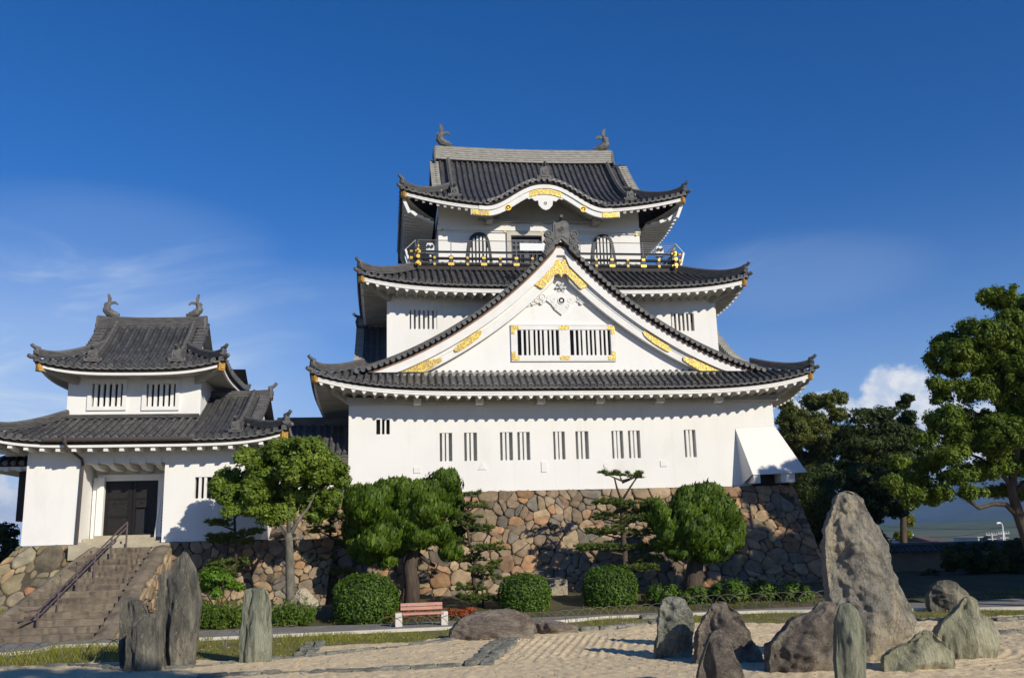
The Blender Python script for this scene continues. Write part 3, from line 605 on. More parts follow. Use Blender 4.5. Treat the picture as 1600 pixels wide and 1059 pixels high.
for s in (-1, 1):
    verge = MB(); verge_tiles(verge, [Vector((GC+s*d, 44.20, gcurve(d)-0.10)) for d in [0.25+k*9.9/40 for k in range(41)]], (0, -1, 0), 0.5, 0.095); P(verge, 'verge_tiles', 'cap', gable)
    m = MB(); ridge(m, [Vector((GC+s*d, 44.52, gcurve(d)-0.02)) for d in [0.3+k*9.6/30 for k in range(31)]], 0.26, 0.10, 1, 0.075); P(m, 'rake_ridge', 'ridge2', gable)
def band(mb, s, y0, y1, o0, o1, d0=0.0, d1=10.3, zmin=10.9, n=50):
    """board following the rake: between the vertical drops o0 and o1 below the roof line"""
    rows = []
    for k in range(n+1):
        d = lerp(d0, d1, k/n); z = gcurve(d); e = 0.03; sl = abs((gcurve(d+e)-gcurve(max(0, d-e)))/(e+min(d, e))); f = math.hypot(1, sl)
        za, zb = max(zmin, z-o0*f), max(zmin, z-o1*f); x = GC+s*d
        rows.append([(x, y0, za), (x, y0, zb), (x, y1, zb), (x, y1, za)])
    mb.grid(rows, True); b = len(mb.v); mb.f.append((b-4, b-3, b-2, b-1)); mb.f.append((b-4*(n+1), b-4*(n+1)+3, b-4*(n+1)+2, b-4*(n+1)+1))
for s in (-1, 1):
    m = MB(); band(m, s, 44.44, 44.62, 0.02, 0.245); P(m, 'verge_board', 'darkwood', gable); m = MB(); band(m, s, 44.38, 44.62, 0.245, 0.305); P(m, 'copper_strip', 'copper', gable)
    m = MB(); band(m, s, 44.42, 44.66, 0.29, 0.70); b1_ = P(m, 'bargeboard', 'trim', gable)
    m = MB(); band(m, s, 44.58, 44.84, 0.69, 0.88); band(m, s, 44.62, 44.84, 0.88, 0.91); band(m, s, 44.60, 44.84, 0.905, 1.20); P(m, 'inner_board', 'trim', b1_)
    for (d0, d1, o0, o1, w) in ((4.05, 5.45, 0.72, 1.06, 0.045),):
        m = MB(); rows = []
        for k in range(17):
            d = lerp(d0, d1, k/16); q = math.sqrt(max(0, 1-(2*k/16-1)**4)); z = gcurve(d); f = 1.22; mid = (o0+o1)/2; hw = (o1-o0)/2*q; x = GC+s*d
            rows.append([(x, 44.53, z-(mid-hw)*f), (x, 44.53, z-(mid+hw)*f), (x, 44.60, z-(mid+hw)*f), (x, 44.60, z-(mid-hw)*f)])
        m.grid(rows, True); P(m, 'gold_fitting', 'gold', b1_)
    m = MB(); rows = []      # fitting at the foot of the rake
    for k in range(17):
        t = k/16; d = lerp(6.05, 8.45, t); z = gcurve(d); f = 1.14; x = GC+s*d; up_ = max(10.935, z-0.71*f-0.28*max(0, 1-t*3.2)); dn_ = max(10.93, z-1.19*f+0.10*max(0, 1-t*2.2)); rows.append([(x, 44.52, up_), (x, 44.52, min(dn_, up_)), (x, 44.6, min(dn_, up_)), (x, 44.6, up_)])
    m.grid(rows, True); P(m, 'gold_fitting', 'gold', b1_)
    m = MB(); rows = []      # half of the fitting at the apex
    for k in range(13):
        t = k/12; d = lerp(0.0, 1.36, t); z = gcurve(d); f = 1.27; x = GC+s*d; low = 1.30 if t < 0.72 else lerp(1.30, 0.80, (t-0.72)/0.28)
        if d < 0.001: zt, zb_ = 16.42, 15.72
        else: zt, zb_ = z-0.72*f, z-low*f
        rows.append([(x, 44.50, zt), (x, 44.50, zb_), (x, 44.6, zb_), (x, 44.6, zt)])
    m.grid(rows, True); P(m, 'gold_fitting', 'gold', b1_)
m = MB(); fx = sorted([GC-9.8+k*9.8/30 for k in range(61)]+[6.25, 11.25])
def gtop(x): return max(10.76, gcurve(x-GC)-0.5)
m.grid([[(x, GFY, 10.75), (x, GFY, 11.65 if gtop(x) > 11.7 else gtop(x))] for x in fx])
for sel in ([x for x in fx if x <= 6.251], [x for x in fx if x >= 11.249]): m.grid([[(x, GFY, min(gtop(x), 11.65)), (x, GFY, gtop(x))] for x in sel])
m.grid([[(x, GFY, 13.2), (x, GFY, gtop(x))] for x in fx if 6.24 <= x <= 11.26]); gface = P(m, 'gable_face', 'plaster', gable)
m = MB(); m.box(-0.9, 18.4, 44.62, 44.93, 10.74, 10.93); P(m, 'sill_tiles', 'ridge', gable)
# relief under the apex
m = MB(); c = Vector((GC+0.02, 44.86, 0))
m.prism([(0, 13.86), (0.36, 14.16), (0.52, 14.42), (0.78, 14.62), (0.70, 14.86), (0.42, 14.98), (0.2, 15.06), (-0.2, 15.06), (-0.42, 14.98), (-0.70, 14.86), (-0.78, 14.62), (-0.52, 14.42), (-0.36, 14.16)], c, (1, 0, 0), (0, 0, 1), (0, 1, 0), 0.09)
for s in (-1, 1):
    for (x, z, r) in ((0.95, 14.78, 0.16), (1.22, 14.60, 0.13), (1.46, 14.46, 0.10), (0.42, 14.62, 0.12), (1.02, 14.50, 0.1), (0.3, 14.3, 0.1)):
        m.disc((c.x+s*x, 44.84, z), (0, -1, 0), r, 0.1, 12, 0.035)
    m.prism([(s*0.7, 14.85), (s*1.1, 14.86), (s*1.7, 14.40), (s*1.75, 14.28), (s*1.3, 14.42), (s*0.8, 14.55)], (c.x, 44.89, 0), (1, 0, 0), (0, 0, 1), (0, 1, 0), 0.06)
m.disc((c.x, 44.82, 14.60), (0, -1, 0), 0.2, 0.1, 14, 0.04); P(m, 'carved_relief', 'trim', gable)
m = MB()
for k in range(6): a = k*math.pi/3; m.prism([(0.05*math.cos(a), 0.05*math.sin(a)), (0.24*math.cos(a-0.33), 0.24*math.sin(a-0.33)), (0.3*math.cos(a), 0.3*math.sin(a)), (0.24*math.cos(a+0.33), 0.24*math.sin(a+0.33))], (c.x, 44.84, 15.28), (1, 0, 0), (0, 0, 1), (0, 1, 0), 0.07)
m.disc((c.x, 44.80, 15.28), (0, -1, 0), 0.09, 0.08, 10); P(m, 'rosette', 'steel', gable)
# barred double window of the gable
wf = MB(); Hg = [(6.42, 8.52, 11.80, 13.10), (9.07, 11.16, 11.80, 13.10)]
wall(wf, (6.10, 44.86, 0), (1, 0, 0), 5.29, 11.54, 13.32, [(a-6.10, b-6.10, c_, d_) for a, b, c_, d_ in Hg], depth=0.3)
wf.box(6.10, 11.39, 44.862, 44.94, 11.50, 11.535); wf.box(6.10, 11.39, 44.84, 44.94, 13.322, 13.36); wf.add([(6.10, 44.86, 11.54), (6.10, 44.95, 11.54), (6.10, 44.95, 13.32), (6.10, 44.86, 13.32)], [(0, 1, 2, 3)])
gw = P(wf, 'gable_window', 'trim', gable)
for a, b, c_, d_ in Hg:
    m = MB(); m.box(a, b, 45.1, 45.16, c_, d_); P(m, 'window_back', 'dark', gw)
    m = MB()
    for k, wd in enumerate((0.10, 0.10, 0.17, 0.10, 0.10, 0.17, 0.10, 0.10)):
        x = lerp(a, b, (0.12, 0.235, 0.345, 0.46, 0.565, 0.68, 0.795, 0.90)[k]); m.box(x-wd/2, x+wd/2, 44.89, 45.0, c_, d_)
    P(m, 'bars', 'trim', gw)
for (x, z, kx, kz) in ((6.10, 13.32, 1, -1), (11.39, 13.32, -1, -1), (6.10, 11.54, 1, 1), (11.39, 11.54, -1, 1)):
    m = MB(); m.prism([(0.02*kx, 0.02*kz), (0.40*kx, 0.02*kz), (0.42*kx, 0.2*kz), (0.2*kx, 0.22*kz), (0.2*kx, 0.46*kz), (0.02*kx, 0.44*kz)], (x, 44.84, z), (1, 0, 0), (0, 0, 1), (0, 1, 0), 0.018); P(m, 'gold_corner', 'gold', gw)
for z in (13.2, 11.67): m = MB(); m.prism([(-0.26, -0.08), (-0.1, -0.11), (0, -0.08), (0.1, -0.11), (0.26, -0.08), (0.26, 0.08), (0.1, 0.11), (0, 0.08), (-0.1, 0.11), (-0.26, 0.08)], (8.79, 44.84, z), (1, 0, 0), (0, 0, 1), (0, 1, 0), 0.018); P(m, 'gold_plate', 'gold', gw)
# great ridge-end ornament on the gable apex
m = MB(); o = (GC, 44.12, 17.0); X, Zv, Yv = (1, 0, 0), (0, 0, 1), (0, 1, 0)
m.prism([(-0.40, 0.25), (-0.40, 1.42), (-0.26, 1.56), (0.26, 1.56), (0.40, 1.42), (0.40, 0.25), (0, 0.6)], o, X, Zv, Yv, 0.26)
m.prism([(-0.31, 0.6), (-0.31, 1.36), (-0.2, 1.46), (0.2, 1.46), (0.31, 1.36), (0.31, 0.6), (0, 0.75)], (GC, 44.09, 17.0), X, Zv, Yv, 0.04)
for r, y in ((0.24, 44.08), (0.16, 44.05), (0.08, 44.02)): m.disc((GC, y, 18.08), (0, -1, 0), r, 0.06, 16, 0.03)
m.tube([(GC, 44.5, 18.6), (GC, 44.05, 18.66), (GC, 43.85, 18.72)], [0.1, 0.1, 0.09], 10)
for s in (-1, 1):
    m.prism([(s*0.38, 0.1), (s*0.40, 1.0), (s*0.55, 0.92), (s*0.66, 1.06), (s*0.80, 1.02), (s*0.88, 0.86), (s*0.80, 0.70), (s*0.90, 0.52), (s*0.78, 0.36), (s*0.86, 0.12), (s*0.95, -0.12), (s*0.8, -0.3)], o, X, Zv, Yv, 0.22)
    for (x, z, r) in ((0.66, 0.86, 0.19), (0.58, 0.5, 0.17), (0.74, 0.18, 0.14), (0.86, -0.12, 0.1)): m.disc((GC+s*x, 44.08, 17.0+z), (0, -1, 0), r, 0.08, 14, 0.04)
P(m, 'ridge_end_ornament', 'oni', gable)

# --- small side gables left and right (ridge along x)
for s, xe, xw in ((-1, -1.62, SX0), (1, 19.55, SX1)):
    yc, zr = 53.0, 15.05; mt, vg = MB(), MB(); hw = 5.7
    def zs(d): return zr-0.9*d+0.055*d*d-0.0
    sd_list = [k*hw/16 for k in range(17)]
    for ys in (-1, 1):
        mt.grid([[Vector((lerp(xw, xe, t), yc+ys*d, zs(d)-0.05)) for t in (0, 1)] for d in sd_list])
        for j in range(6):
            x = xw+s*(0.15+0.33*j)
            if abs(x-xw) > abs(xe-xw): break
            mt.grid([[Vector((x+0.088*math.cos(q), yc+ys*d-ys*0.05*math.sin(q), zs(d)-0.05+0.088*math.sin(q))) for q in (0, 0.8, 1.57, 2.34, 3.14)] for d in sd_list])
        verge_tiles(vg, [Vector((xe+s*0.08, yc+ys*d, zs(d)-0.02)) for d in sd_list], (s, 0, 0), 0.42, 0.10)
    sg = P(mt, 'side_gable', 'tile2'); P(vg, 'verge_tiles', 'ridge', sg)
    m = MB(); ridge(m, [(xw, yc, zr), (xe, yc, zr+0.05)], 0.34, 0.42, 4); P(m, 'gable_ridge', 'ridge', sg)
    m = MB(); oni(m, (xe, yc, zr), (s, 0, 0), 0.5, 0.65, 0.1); P(m, 'ridge_end_tile', 'oni', sg)
    m = MB(); m.prism([(-4.0, 11.6), (4.0, 11.6), (0, 14.9)], (xe-s*0.35, yc, 0), (0, 1, 0), (0, 0, 1), (-s, 0, 0), 0.1); P(m, 'gable_face', 'plaster', sg)

# --- top storey
TX0, TX1, TY0, TY1 = 2.86, 14.46, 50.1, 57.9
dx0, dx1, dz0, dz1 = 6.96, 8.72, 17.6, 19.72
m = MB(); wall(m, (TX0, TY0, 0), (1, 0, 0), TX1-TX0, 17.2, 21.9, [(dx0-TX0, dx1-TX0, dz0, dz1)])
wall(m, (TX0, TY1, 0), (0, -1, 0), TY1-TY0, 17.2, 21.0, B=(1, 0, 0)); wall(m, (TX1, TY0, 0), (0, 1, 0), TY1-TY0, 17.2, 21.0, B=(-1, 0, 0)); wall(m, (TX1, TY1, 0), (-1, 0, 0), TX1-TX0, 17.2, 21.0, B=(0, -1, 0))
P(m, 'wall', 'plaster', label='white top storey wall')
m = MB()
for z in (19.9, 17.75):
    m.box(TX0-0.05, 6.7, 50.03, 50.09, z-0.02, z+0.02); m.box(8.98, TX1+0.05, 50.03, 50.09, z-0.02, z+0.02)
m.box(TX0-0.06, TX1+0.06, 50.02, 50.09, 20.0, 20.28); P(m, 'wall_beam', 'trim')
for (px, py) in ((691, 359), (1012-17, 366), (789, 361), (846, 363)):
    c = at(px, py, 50.0); m = MB(); m.disc((c.x, 50.0, c.z), (0, -1, 0), 0.07, 0.06, 10, 0.02); P(m, 'gold_stud', 'goldp')
m = MB()   # door frame
m.box(dx0-0.24, dx0-0.003, 49.99, 50.3, 17.5, 19.94); m.box(dx1+0.003, dx1+0.24, 49.99, 50.3, 17.5, 19.94); m.box(dx0-0.003, dx1+0.003, 49.99, 50.3, dz1+0.003, 19.94); dfr = P(m, 'balcony_door', 'cream')
m = MB(); m.box(dx0, dx1, 50.28, 50.34, dz0, dz1); P(m, 'door_back', 'dark', dfr)
m = MB(); n = 7
for k in range(n+1): x = lerp(dx0+0.05, dx1-0.05, k/n); m.box(x-0.03, x+0.03, 50.2, 50.25, dz0, dz1-0.2)
for z in (17.9, 18.9, 19.2, 19.5): m.box(dx0+0.02, dx1-0.02, 50.195, 50.245, z-0.04, z+0.04)
m.box((dx0+dx1)/2-0.12, (dx0+dx1)/2+0.12, 50.19, 50.24, dz0, dz1-0.2); P(m, 'door_lattice', 'navy', dfr)
for cx in (5.14, 12.27):     # bell shaped windows
    zb, zt, wb, wt = 17.95, 19.86, 1.52, 0.95
    hl = [(0.76, 0), (0.70, 0.5), (0.645, 1.0), (0.59, 1.38), (0.48, 1.68), (0.27, 1.86), (0, 1.93)]; hi_ = [(0.60, 0.02), (0.55, 0.5), (0.50, 1.0), (0.45, 1.32), (0.35, 1.55), (0.18, 1.68), (0, 1.72)]
    outl = [(-x, z) for x, z in hl]+[(x, z) for x, z in hl[-2::-1]]; inn = [(-x, z) for x, z in hi_]+[(x, z) for x, z in hi_[-2::-1]]
    m = MB(); b = [[(cx+x, y, zb+z) for (x, z), y in ((o_, 49.98), (o_, 50.09))]+[(cx+i_[0], 50.09, zb+i_[1]), (cx+i_[0], 49.98, zb+i_[1])] for o_, i_ in zip(outl, inn)]; m.grid(b, True); bw = P(m, 'bell_window', 'black')
    m = MB(); m.prism(inn, (cx, 50.075, zb), X, Zv, Yv, 0.02); P(m, 'window_back', 'dark', bw)
    m = MB()
    for k in range(6):
        x = lerp(-0.50, 0.50, k/5); h = interp(abs(x), [0, 0.18, 0.35, 0.45, 0.5], [1.72, 1.68, 1.55, 1.3, 1.0]); m.box(cx+x-0.055, cx+x+0.055, 50.0, 50.07, zb, zb+h)
    P(m, 'bars', 'trim', bw)
# top roof
UX0, UX1, UY0, UY1 = 0.72, 16.80, 48.2, 59.8
YR = 54.0; VT = YR-UY0; RISE = 4.85
def prof3(v): q = v/VT; return RISE*(0.60*q+0.40*q*q)
E3b = lift_fn(20.93, 0.88, 2.6); LT = UX1-UX0; LTs = UY1-UY0
def kara(x):
    d = abs(x-8.72); return 1.42*(0.5+0.5*math.cos(math.pi*min(1, (d/3.45)**1.12)))
def E3(t): return E3b(t)+kara(UX0+t*LT)
E3s = lift_fn(20.93, 0.88, 3.2)
def z3(u, v): return 20.93+(E3b(u/LT)-20.93)*max(0, 1-v/3.0)**1.3+prof3(v)
def z3s(u, v): return 20.93+(E3s(u/LTs)-20.93)*max(0, 1-v/3.0)**1.3+prof3(v)
def vmin3(u):
    k = kara(UX0+u)
    if k < 0.03: return 0.0
    v = 0.0
    while z3(u, v) < E3(u/LT)-0.03 and v < 4: v += 0.03
    return v
mt, mc, ml = MB(), MB(), MB(); VS = 2.25; VG = 0.35
f3 = Side((UX0, UY0, 0), (1, 0, 0), (0, 1, 0), LT, z3); l3 = Side((UX0, UY1, 0), (0, -1, 0), (1, 0, 0), LTs, z3s); r3 = Side((UX1, UY0, 0), (0, 1, 0), (-1, 0, 0), LTs, z3s)
def low3(u): return min(u, LT-u, VS)
roof_rows(mt, f3, [(0, LT, lambda u: min(vmin3(u), low3(u)), low3), (VS-VG, LT-VS+VG, lambda u: VS if vmin3(u) < VS else vmin3(u), lambda u: VT)], caps=mc, lip=ml, eave_ok=lambda u: kara(UX0+u) < 0.06)
for sd in (l3, r3): roof_rows(mt, sd, [(0, LTs, lambda u: 0.0, lambda u: min(u, LTs-u, VS))], caps=mc, lip=ml)
mt.grid([[Vector((UX0+VS-VG+(LT-2*VS+2*VG)*t, YR+VT*q, 20.93+prof3(VT*(1-q)))) for q in (0, 0.25, 0.5, 0.75, 1)] for t in (0, 1)])
mt.grid([[Vector((x, UY1-v, 20.9+prof3(v))) for v in (0, 2.25)] for x in (UX0, UX1)])
roof3 = roofmesh(mt, mc, ml, 'tile', keep, 'tiled_roof', 'top hip and gable roof')
eave_set(roof3, UX0, UX1, UY0, UY1, E3, E3s, 'kara', 1.9)
# curved front canopy
mk, mkc = MB(), MB(); xs = [8.72+3.6*(k/40-1) for k in range(81)]
def kz(x): return E3((x-UX0)/LT)
mk.grid([[Vector((x, 48.15, kz(x))), Vector((x, 50.2, kz(x)+0.01)), Vector((x, 52.2, kz(x)+0.02))] for x in xs])
arc = 0.0; last = None; nxt = 0.15
for k in range(721):
    x = 8.72-3.6+7.2*k/720; z = kz(x)
    if last is not None: arc += math.hypot(x-last[0], z-last[1])
    last = (x, z)
    if arc >= nxt:
        nxt += SP; sl = (kz(x+0.02)-kz(x-0.02))/0.04; l = math.hypot(1, sl); Nn = Vector((-sl/l, 0, 1/l)); T = Vector((1/l, 0, sl/l))
        mk.grid([[Vector((x, y, z))+T*(0.088*math.cos(q))+Nn*(0.088*math.sin(q)) for q in (0, 0.63, 1.26, 1.88, 2.5, 3.14)] for y in (48.2, 50.0, 52.2)])
        mkc.disc(Vector((x, 48.12, z))+Nn*0.02, (0, -1, 0), 0.108, 0.12, 12, 0.022)
ck = roofmesh(mk, mkc, None, 'tile', roof3, 'curved_canopy')
m = MB(); ridge(m, [Vector((x, 48.42, kz(x)+0.03)) for x in xs[4:-4]], 0.2, 0.14, 1, 0.07); P(m, 'canopy_edge_ridge', 'ridge', ck)
def kband(mb, y0, y1, o0, o1, xa, xb, n=60, zf=None):
    rows = []
    for k in range(n+1):
        x = lerp(xa, xb, k/n); z = kz(x); sl = abs(kz(x+0.02)-kz(x-0.02))/0.04; f = math.hypot(1, sl*0.75); rows.append([(x, y0, z-o0*f), (x, y0, z-o1*f), (x, y1, z-o1*f), (x, y1, z-o0*f)])
    mb.grid(rows, True); b = len(mb.v); mb.f.append((b-4, b-3, b-2, b-1)); b -= 4*(n+1); mb.f.append((b+3, b+2, b+1, b))
m = MB(); kband(m, 48.29, 48.42, 0.17, 0.44, 5.0, 12.45); kband(m, 48.36, 48.5, 0.44, 0.75, 4.55, 12.9); P(m, 'curved_bargeboard', 'trim', ck)
m = MB(); kband(m, 48.33, 48.37, 0.47, 0.77, 7.85, 9.6, 24); P(m, 'gold_fitting', 'gold', ck)
for xa, xb in ((4.62, 5.55), (11.9, 12.82)): m = MB(); kband(m, 48.33, 48.37, 0.47, 0.74, xa, xb, 8); P(m, 'gold_fitting', 'gold', ck)
for x in (6.62, 10.83): m = MB(); m.disc((x, 48.33, kz(x)-0.74), (0, -1, 0), 0.17, 0.06, 14, 0.03); P(m, 'gold_boss', 'goldp', ck)
zc = kz(8.72)-0.78; m = MB()
m.prism([(-1.5, 0.05), (-1.3, -0.16), (-1.1, -0.14), (-0.95, -0.28), (-0.75, -0.22), (-0.6, -0.38), (-0.42, -0.34), (-0.38, -0.62), (-0.2, -0.82), (0, -0.9), (0.2, -0.82), (0.38, -0.62), (0.42, -0.34), (0.6, -0.38), (0.75, -0.22), (0.95, -0.28), (1.1, -0.14), (1.3, -0.16), (1.5, 0.05)], (8.72, 48.38, zc), X, Zv, Yv, 0.09)
m.disc((8.72, 48.36, zc-0.5), (0, -1, 0), 0.12, 0.04, 6, 0.02); P(m, 'carved_pendant', 'trim', ck)
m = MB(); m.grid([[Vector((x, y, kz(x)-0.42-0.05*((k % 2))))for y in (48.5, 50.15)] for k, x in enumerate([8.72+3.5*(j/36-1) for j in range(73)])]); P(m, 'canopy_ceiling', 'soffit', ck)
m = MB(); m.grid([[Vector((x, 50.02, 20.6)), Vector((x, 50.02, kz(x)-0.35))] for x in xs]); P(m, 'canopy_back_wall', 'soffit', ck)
m = MB(); m.box(5.6, 11.84, 49.86, 50.01, 20.46, 20.62); m.box(5.5, 5.85, 49.0, 50.0, 20.28, 20.6); m.box(11.6, 11.95, 49.0, 50.0, 20.28, 20.6); P(m, 'canopy_beam', 'soffit', ck)
m = MB(); oni(m, (8.72, 48.35, kz(8.72)+0.10), (0, -1, 0), 0.78, 0.82, 0.05); P(m, 'ridge_end_tile', 'oni', ck)
m = MB(); ridge(m, [(8.72, 48.4, kz(8.72)+0.05), (8.72, 51.5, kz(8.72)+0.1)], 0.3, 0.3, 3); P(m, 'canopy_ridge', 'ridge2', ck)
# ridges of the top roof
def main_ridge(par, xa, xb, y, z, w, h, nl, mat, fish_s, sag=0.12, lab=('left', 'right')):
    m = MB(); pts = [Vector((lerp(xa, xb, k/20), y, z+sag*(2*k/20-1)**2)) for k in range(21)]; ridge(m, pts, w, h, nl, 0.10); o = P(m, 'main_ridge', mat, par)
    for x, s in ((xa, -1), (xb, 1)):
        m = MB(); oni(m, (x, y, z-0.25), (s, 0, 0), w*1.7, h+0.45, 0, False); P(m, 'ridge_end_tile', 'oni', o)
        if fish_s: m = MB(); fish(m, (x-s*0.30, y, z+sag+h+0.02), (-s, 0, 0), fish_s); P(m, 'ridge_fish', 'oni', o)
    return o
main_ridge(roof3, 2.95, 14.02, YR, 25.72, 0.5, 0.84, 6, 'ridge', 1.15)
def desc_ridge(par, sd, u, v0, v1, w=0.30, h=0.30, mat='ridge2', ow=0.62, oh=0.62):
    pts = [sd.p(u, lerp(v0, v1, k/14), 0.03) for k in range(15)]; m = MB(); ridge(m, pts, w, h, 3, 0.085); o = P(m, 'descending_ridge', mat, par)
    m = MB(); oni(m, pts[0], -sd.B, ow, oh, 0.02); P(m, 'ridge_end_tile', 'oni', o)
desc_ridge(roof3, f3, 3.0, 0.75, VT-0.1); desc_ridge(roof3, f3, LT-3.1, 0.75, VT-0.1)
hip_ridge(roof3, f3, True, VS+0.6, 0.26, 0.28); hip_ridge(roof3, f3, False, VS+0.6, 0.26, 0.28)
for s, u in ((-1, VS-VG), (1, LT-VS+VG)):
    m = MB(); verge_tiles(m, [f3.p(u, lerp(VS, VT-0.25, k/20), 0.04) for k in range(21)], (s, 0, 0), 0.5, 0.10); P(m, 'verge_tiles', 'ridge', roof3)
    m = MB(); x = UX0+u-s*0.45
    m.prism([(YR-VT+VS, 20.93+prof3(VS)-0.2), (YR-2, 20.93+prof3(VT-2)-0.2), (YR, 25.4), (YR+2, 20.93+prof3(VT-2)-0.2), (YR+VT-VS, 20.93+prof3(VS)-0.2)], (x, 0, 0), (0, 1, 0), (0, 0, 1), (-s, 0, 0), 0.08); P(m, 'gable_face', 'plaster', roof3)

# --- balcony round the top storey
BX0, BX1, BY0, BY1 = 1.66, 15.92, 48.6, 59.2
m = MB(); m.box(BX0-0.1, BX1+0.1, BY0-0.1, TY0-0.02, 17.22, 17.42); m.box(BX0-0.1, TX0-0.02, TY0, BY1, 17.22, 17.42); m.box(TX1+0.02, BX1+0.1, TY0, BY1, 17.22, 17.42); bal = P(m, 'balcony', 'darkwood')
def run(p, q): return Vector(p), Vector(q)
m = MB()
def gold_bit(): 
    g_ = MB(); gbits.append(g_); return g_
gbits = []
runs = [run((BX0, BY0, 0), (BX1, BY0, 0)), run((BX0, BY1, 0), (BX0, BY0, 0)), run((BX1, BY0, 0), (BX1, BY1, 0))]
for a, b in runs:
    for z, r in ((18.26, 0.055), (17.88, 0.085), (17.54, 0.085)):
        d = (b-a).normalized(); e = 0.42 if z < 18.3 else 0.3
        m.tube([a+Vector((0, 0, z))-d*e, b+Vector((0, 0, z))+d*e], r, 8)
        for q, sg in ((a, -1), (b, 1)): gold_bit().tube([q+Vector((0, 0, z))+d*sg*(e-0.14), q+Vector((0, 0, z))+d*sg*(e+0.01)], r*1.25, 8)
    n = int(round((b-a).length/0.89))
    for i in range(n+1):
        c = a.lerp(b, i/n); d = (b-a).normalized(); out = Vector((d.y, -d.x, 0))
        big = i % 2 == 0; w = 0.12 if big else 0.09
        m.box(c.x-w, c.x+w, c.y-w, c.y+w, 17.42, 17.90 if not big else 18.0)
        if big:
            for z, hh, ww in ((17.54, 0.07, 0.13), (17.90, 0.06, 0.06)): 
                p = c+out*0.11; gold_bit().box(p.x-abs(d.x)*ww-0.03, p.x+abs(d.x)*ww+0.03, p.y-abs(d.y)*ww-0.03, p.y+abs(d.y)*ww+0.03, z-hh, z+hh)
        else:
            for z in (17.54, 17.90): gold_bit().disc(c+out*0.14+Vector((0, 0, z)), out, 0.07, 0.12, 10, 0.02)
for x in (BX0, BX1):
    m.box(x-0.13, x+0.13, BY0-0.13, BY0+0.13, 17.42, 18.5); gold_bit().disc((x, BY0, 18.62), (0, 0, 1), 0.09, 0.13, 10); gold_bit().box(x-0.15, x+0.15, BY0-0.15, BY0+0.15, 17.45, 17.62); gold_bit().box(x-0.145, x+0.145, BY0-0.145, BY0+0.145, 18.16, 18.30)
P(m, 'black_railing', 'black', bal)
for g_ in gbits:
    if min(v[1] for v in g_.v) < 51: P(g_, 'gold_fitting', 'goldp', bal)
m = MB()
for a, b in runs:
    off = Vector((0, -0.12, 0)) if a.y == b.y else Vector((-0.12 if a.x < 5 else 0.12, 0, 0))
    for z in (18.86, 18.16, 17.62): m.tube([a+off+Vector((0, 0, z)), b+off+Vector((0, 0, z))], 0.022, 6)
    n = int(round((b-a).length/1.75))
    for i in range(n+1): c = a.lerp(b, i/n)+off; m.tube([c+Vector((0, 0, 17.4)), c+Vector((0, 0, 18.86))], 0.022, 6); m.tube([c+Vector((0, 0, 17.45)), c+Vector((0, -0.1, 17.3)), c+Vector((0, 0, 17.22))], 0.018, 5)
    for k in range(5): m.tube([a+off+Vector((0, 0, 18.3+k*0.11)), b+off+Vector((0, 0, 18.3+k*0.11))], 0.005, 4)
P(m, 'safety_rail', 'steel', bal)
for s, x in ((-1, BX0), (1, BX1)):
    m = MB(); m.beam((x+s*0.35, 48.75, 17.35), (x+s*0.66, 48.75, 18.42), 0.10, 0.04, (0, 1, 0)); m.beam((x+s*0.35, 50.0, 17.35), (x+s*0.66, 50.0, 18.42), 0.08, 0.04, (0, 1, 0)); m.tube([(x+s*0.66, 48.75, 18.42), (x+s*0.12, 48.48, 18.86)], 0.02, 6)
    m.add([(x+s*0.36, 48.8, 17.4), (x+s*0.65, 48.8, 18.4), (x+s*0.65, 49.9, 18.4), (x+s*0.36, 49.9, 17.4)], [(0, 1, 2, 3)]); P(m, 'guard_panel', 'paint', bal)

# people-scale things on the balcony
for k, (px, py, lab) in enumerate(((672, 385, 'white coin binoculars at the left end of the castle balcony'), (1029, 385, 'white coin binoculars at the right end of the castle balcony'))):
    c = at(px, py, 49.3); t = thing('coin_binoculars', lab, 'binoculars', (c.x, 49.3, 17.42), 'coin binoculars on the balcony')
    m = MB(); m.tube([(c.x, 49.3, 17.42), (c.x, 49.3, 17.5), (c.x, 49.3, 17.5), (c.x, 49.3, 18.35)], [0.22, 0.2, 0.075, 0.07], 10); m.build('post', M['paint'], t)
    m = MB(); m.prism([(-0.21, 0), (0.21, 0), (0.22, 0.42), (0.12, 0.58), (-0.16, 0.58), (-0.22, 0.42)], (c.x, 49.12, 18.33), (1, 0, 0), (0, 0, 1), (0, 1, 0), 0.36); m.build('head', M['paint'], t)
    m = MB()
    for s in (-1, 1): m.tube([(c.x+s*0.1, 49.2, 18.74), (c.x+s*0.1, 49.02, 18.70)], 0.085, 10)
    m.build('eyepiece', M['black'], t)
c0, c1 = at(812, 380, 48.42), at(849, 392, 48.42)
m = MB(); m.box(c0.x, c1.x+0.1, 48.40, 48.43, c1.z, c0.z); bn = m.build('banner', M['paint'], None, False, (c0.x, 48.42, c1.z)); tag(bn, 'blank white banner panel hung on the castle balcony railing', 'banner')

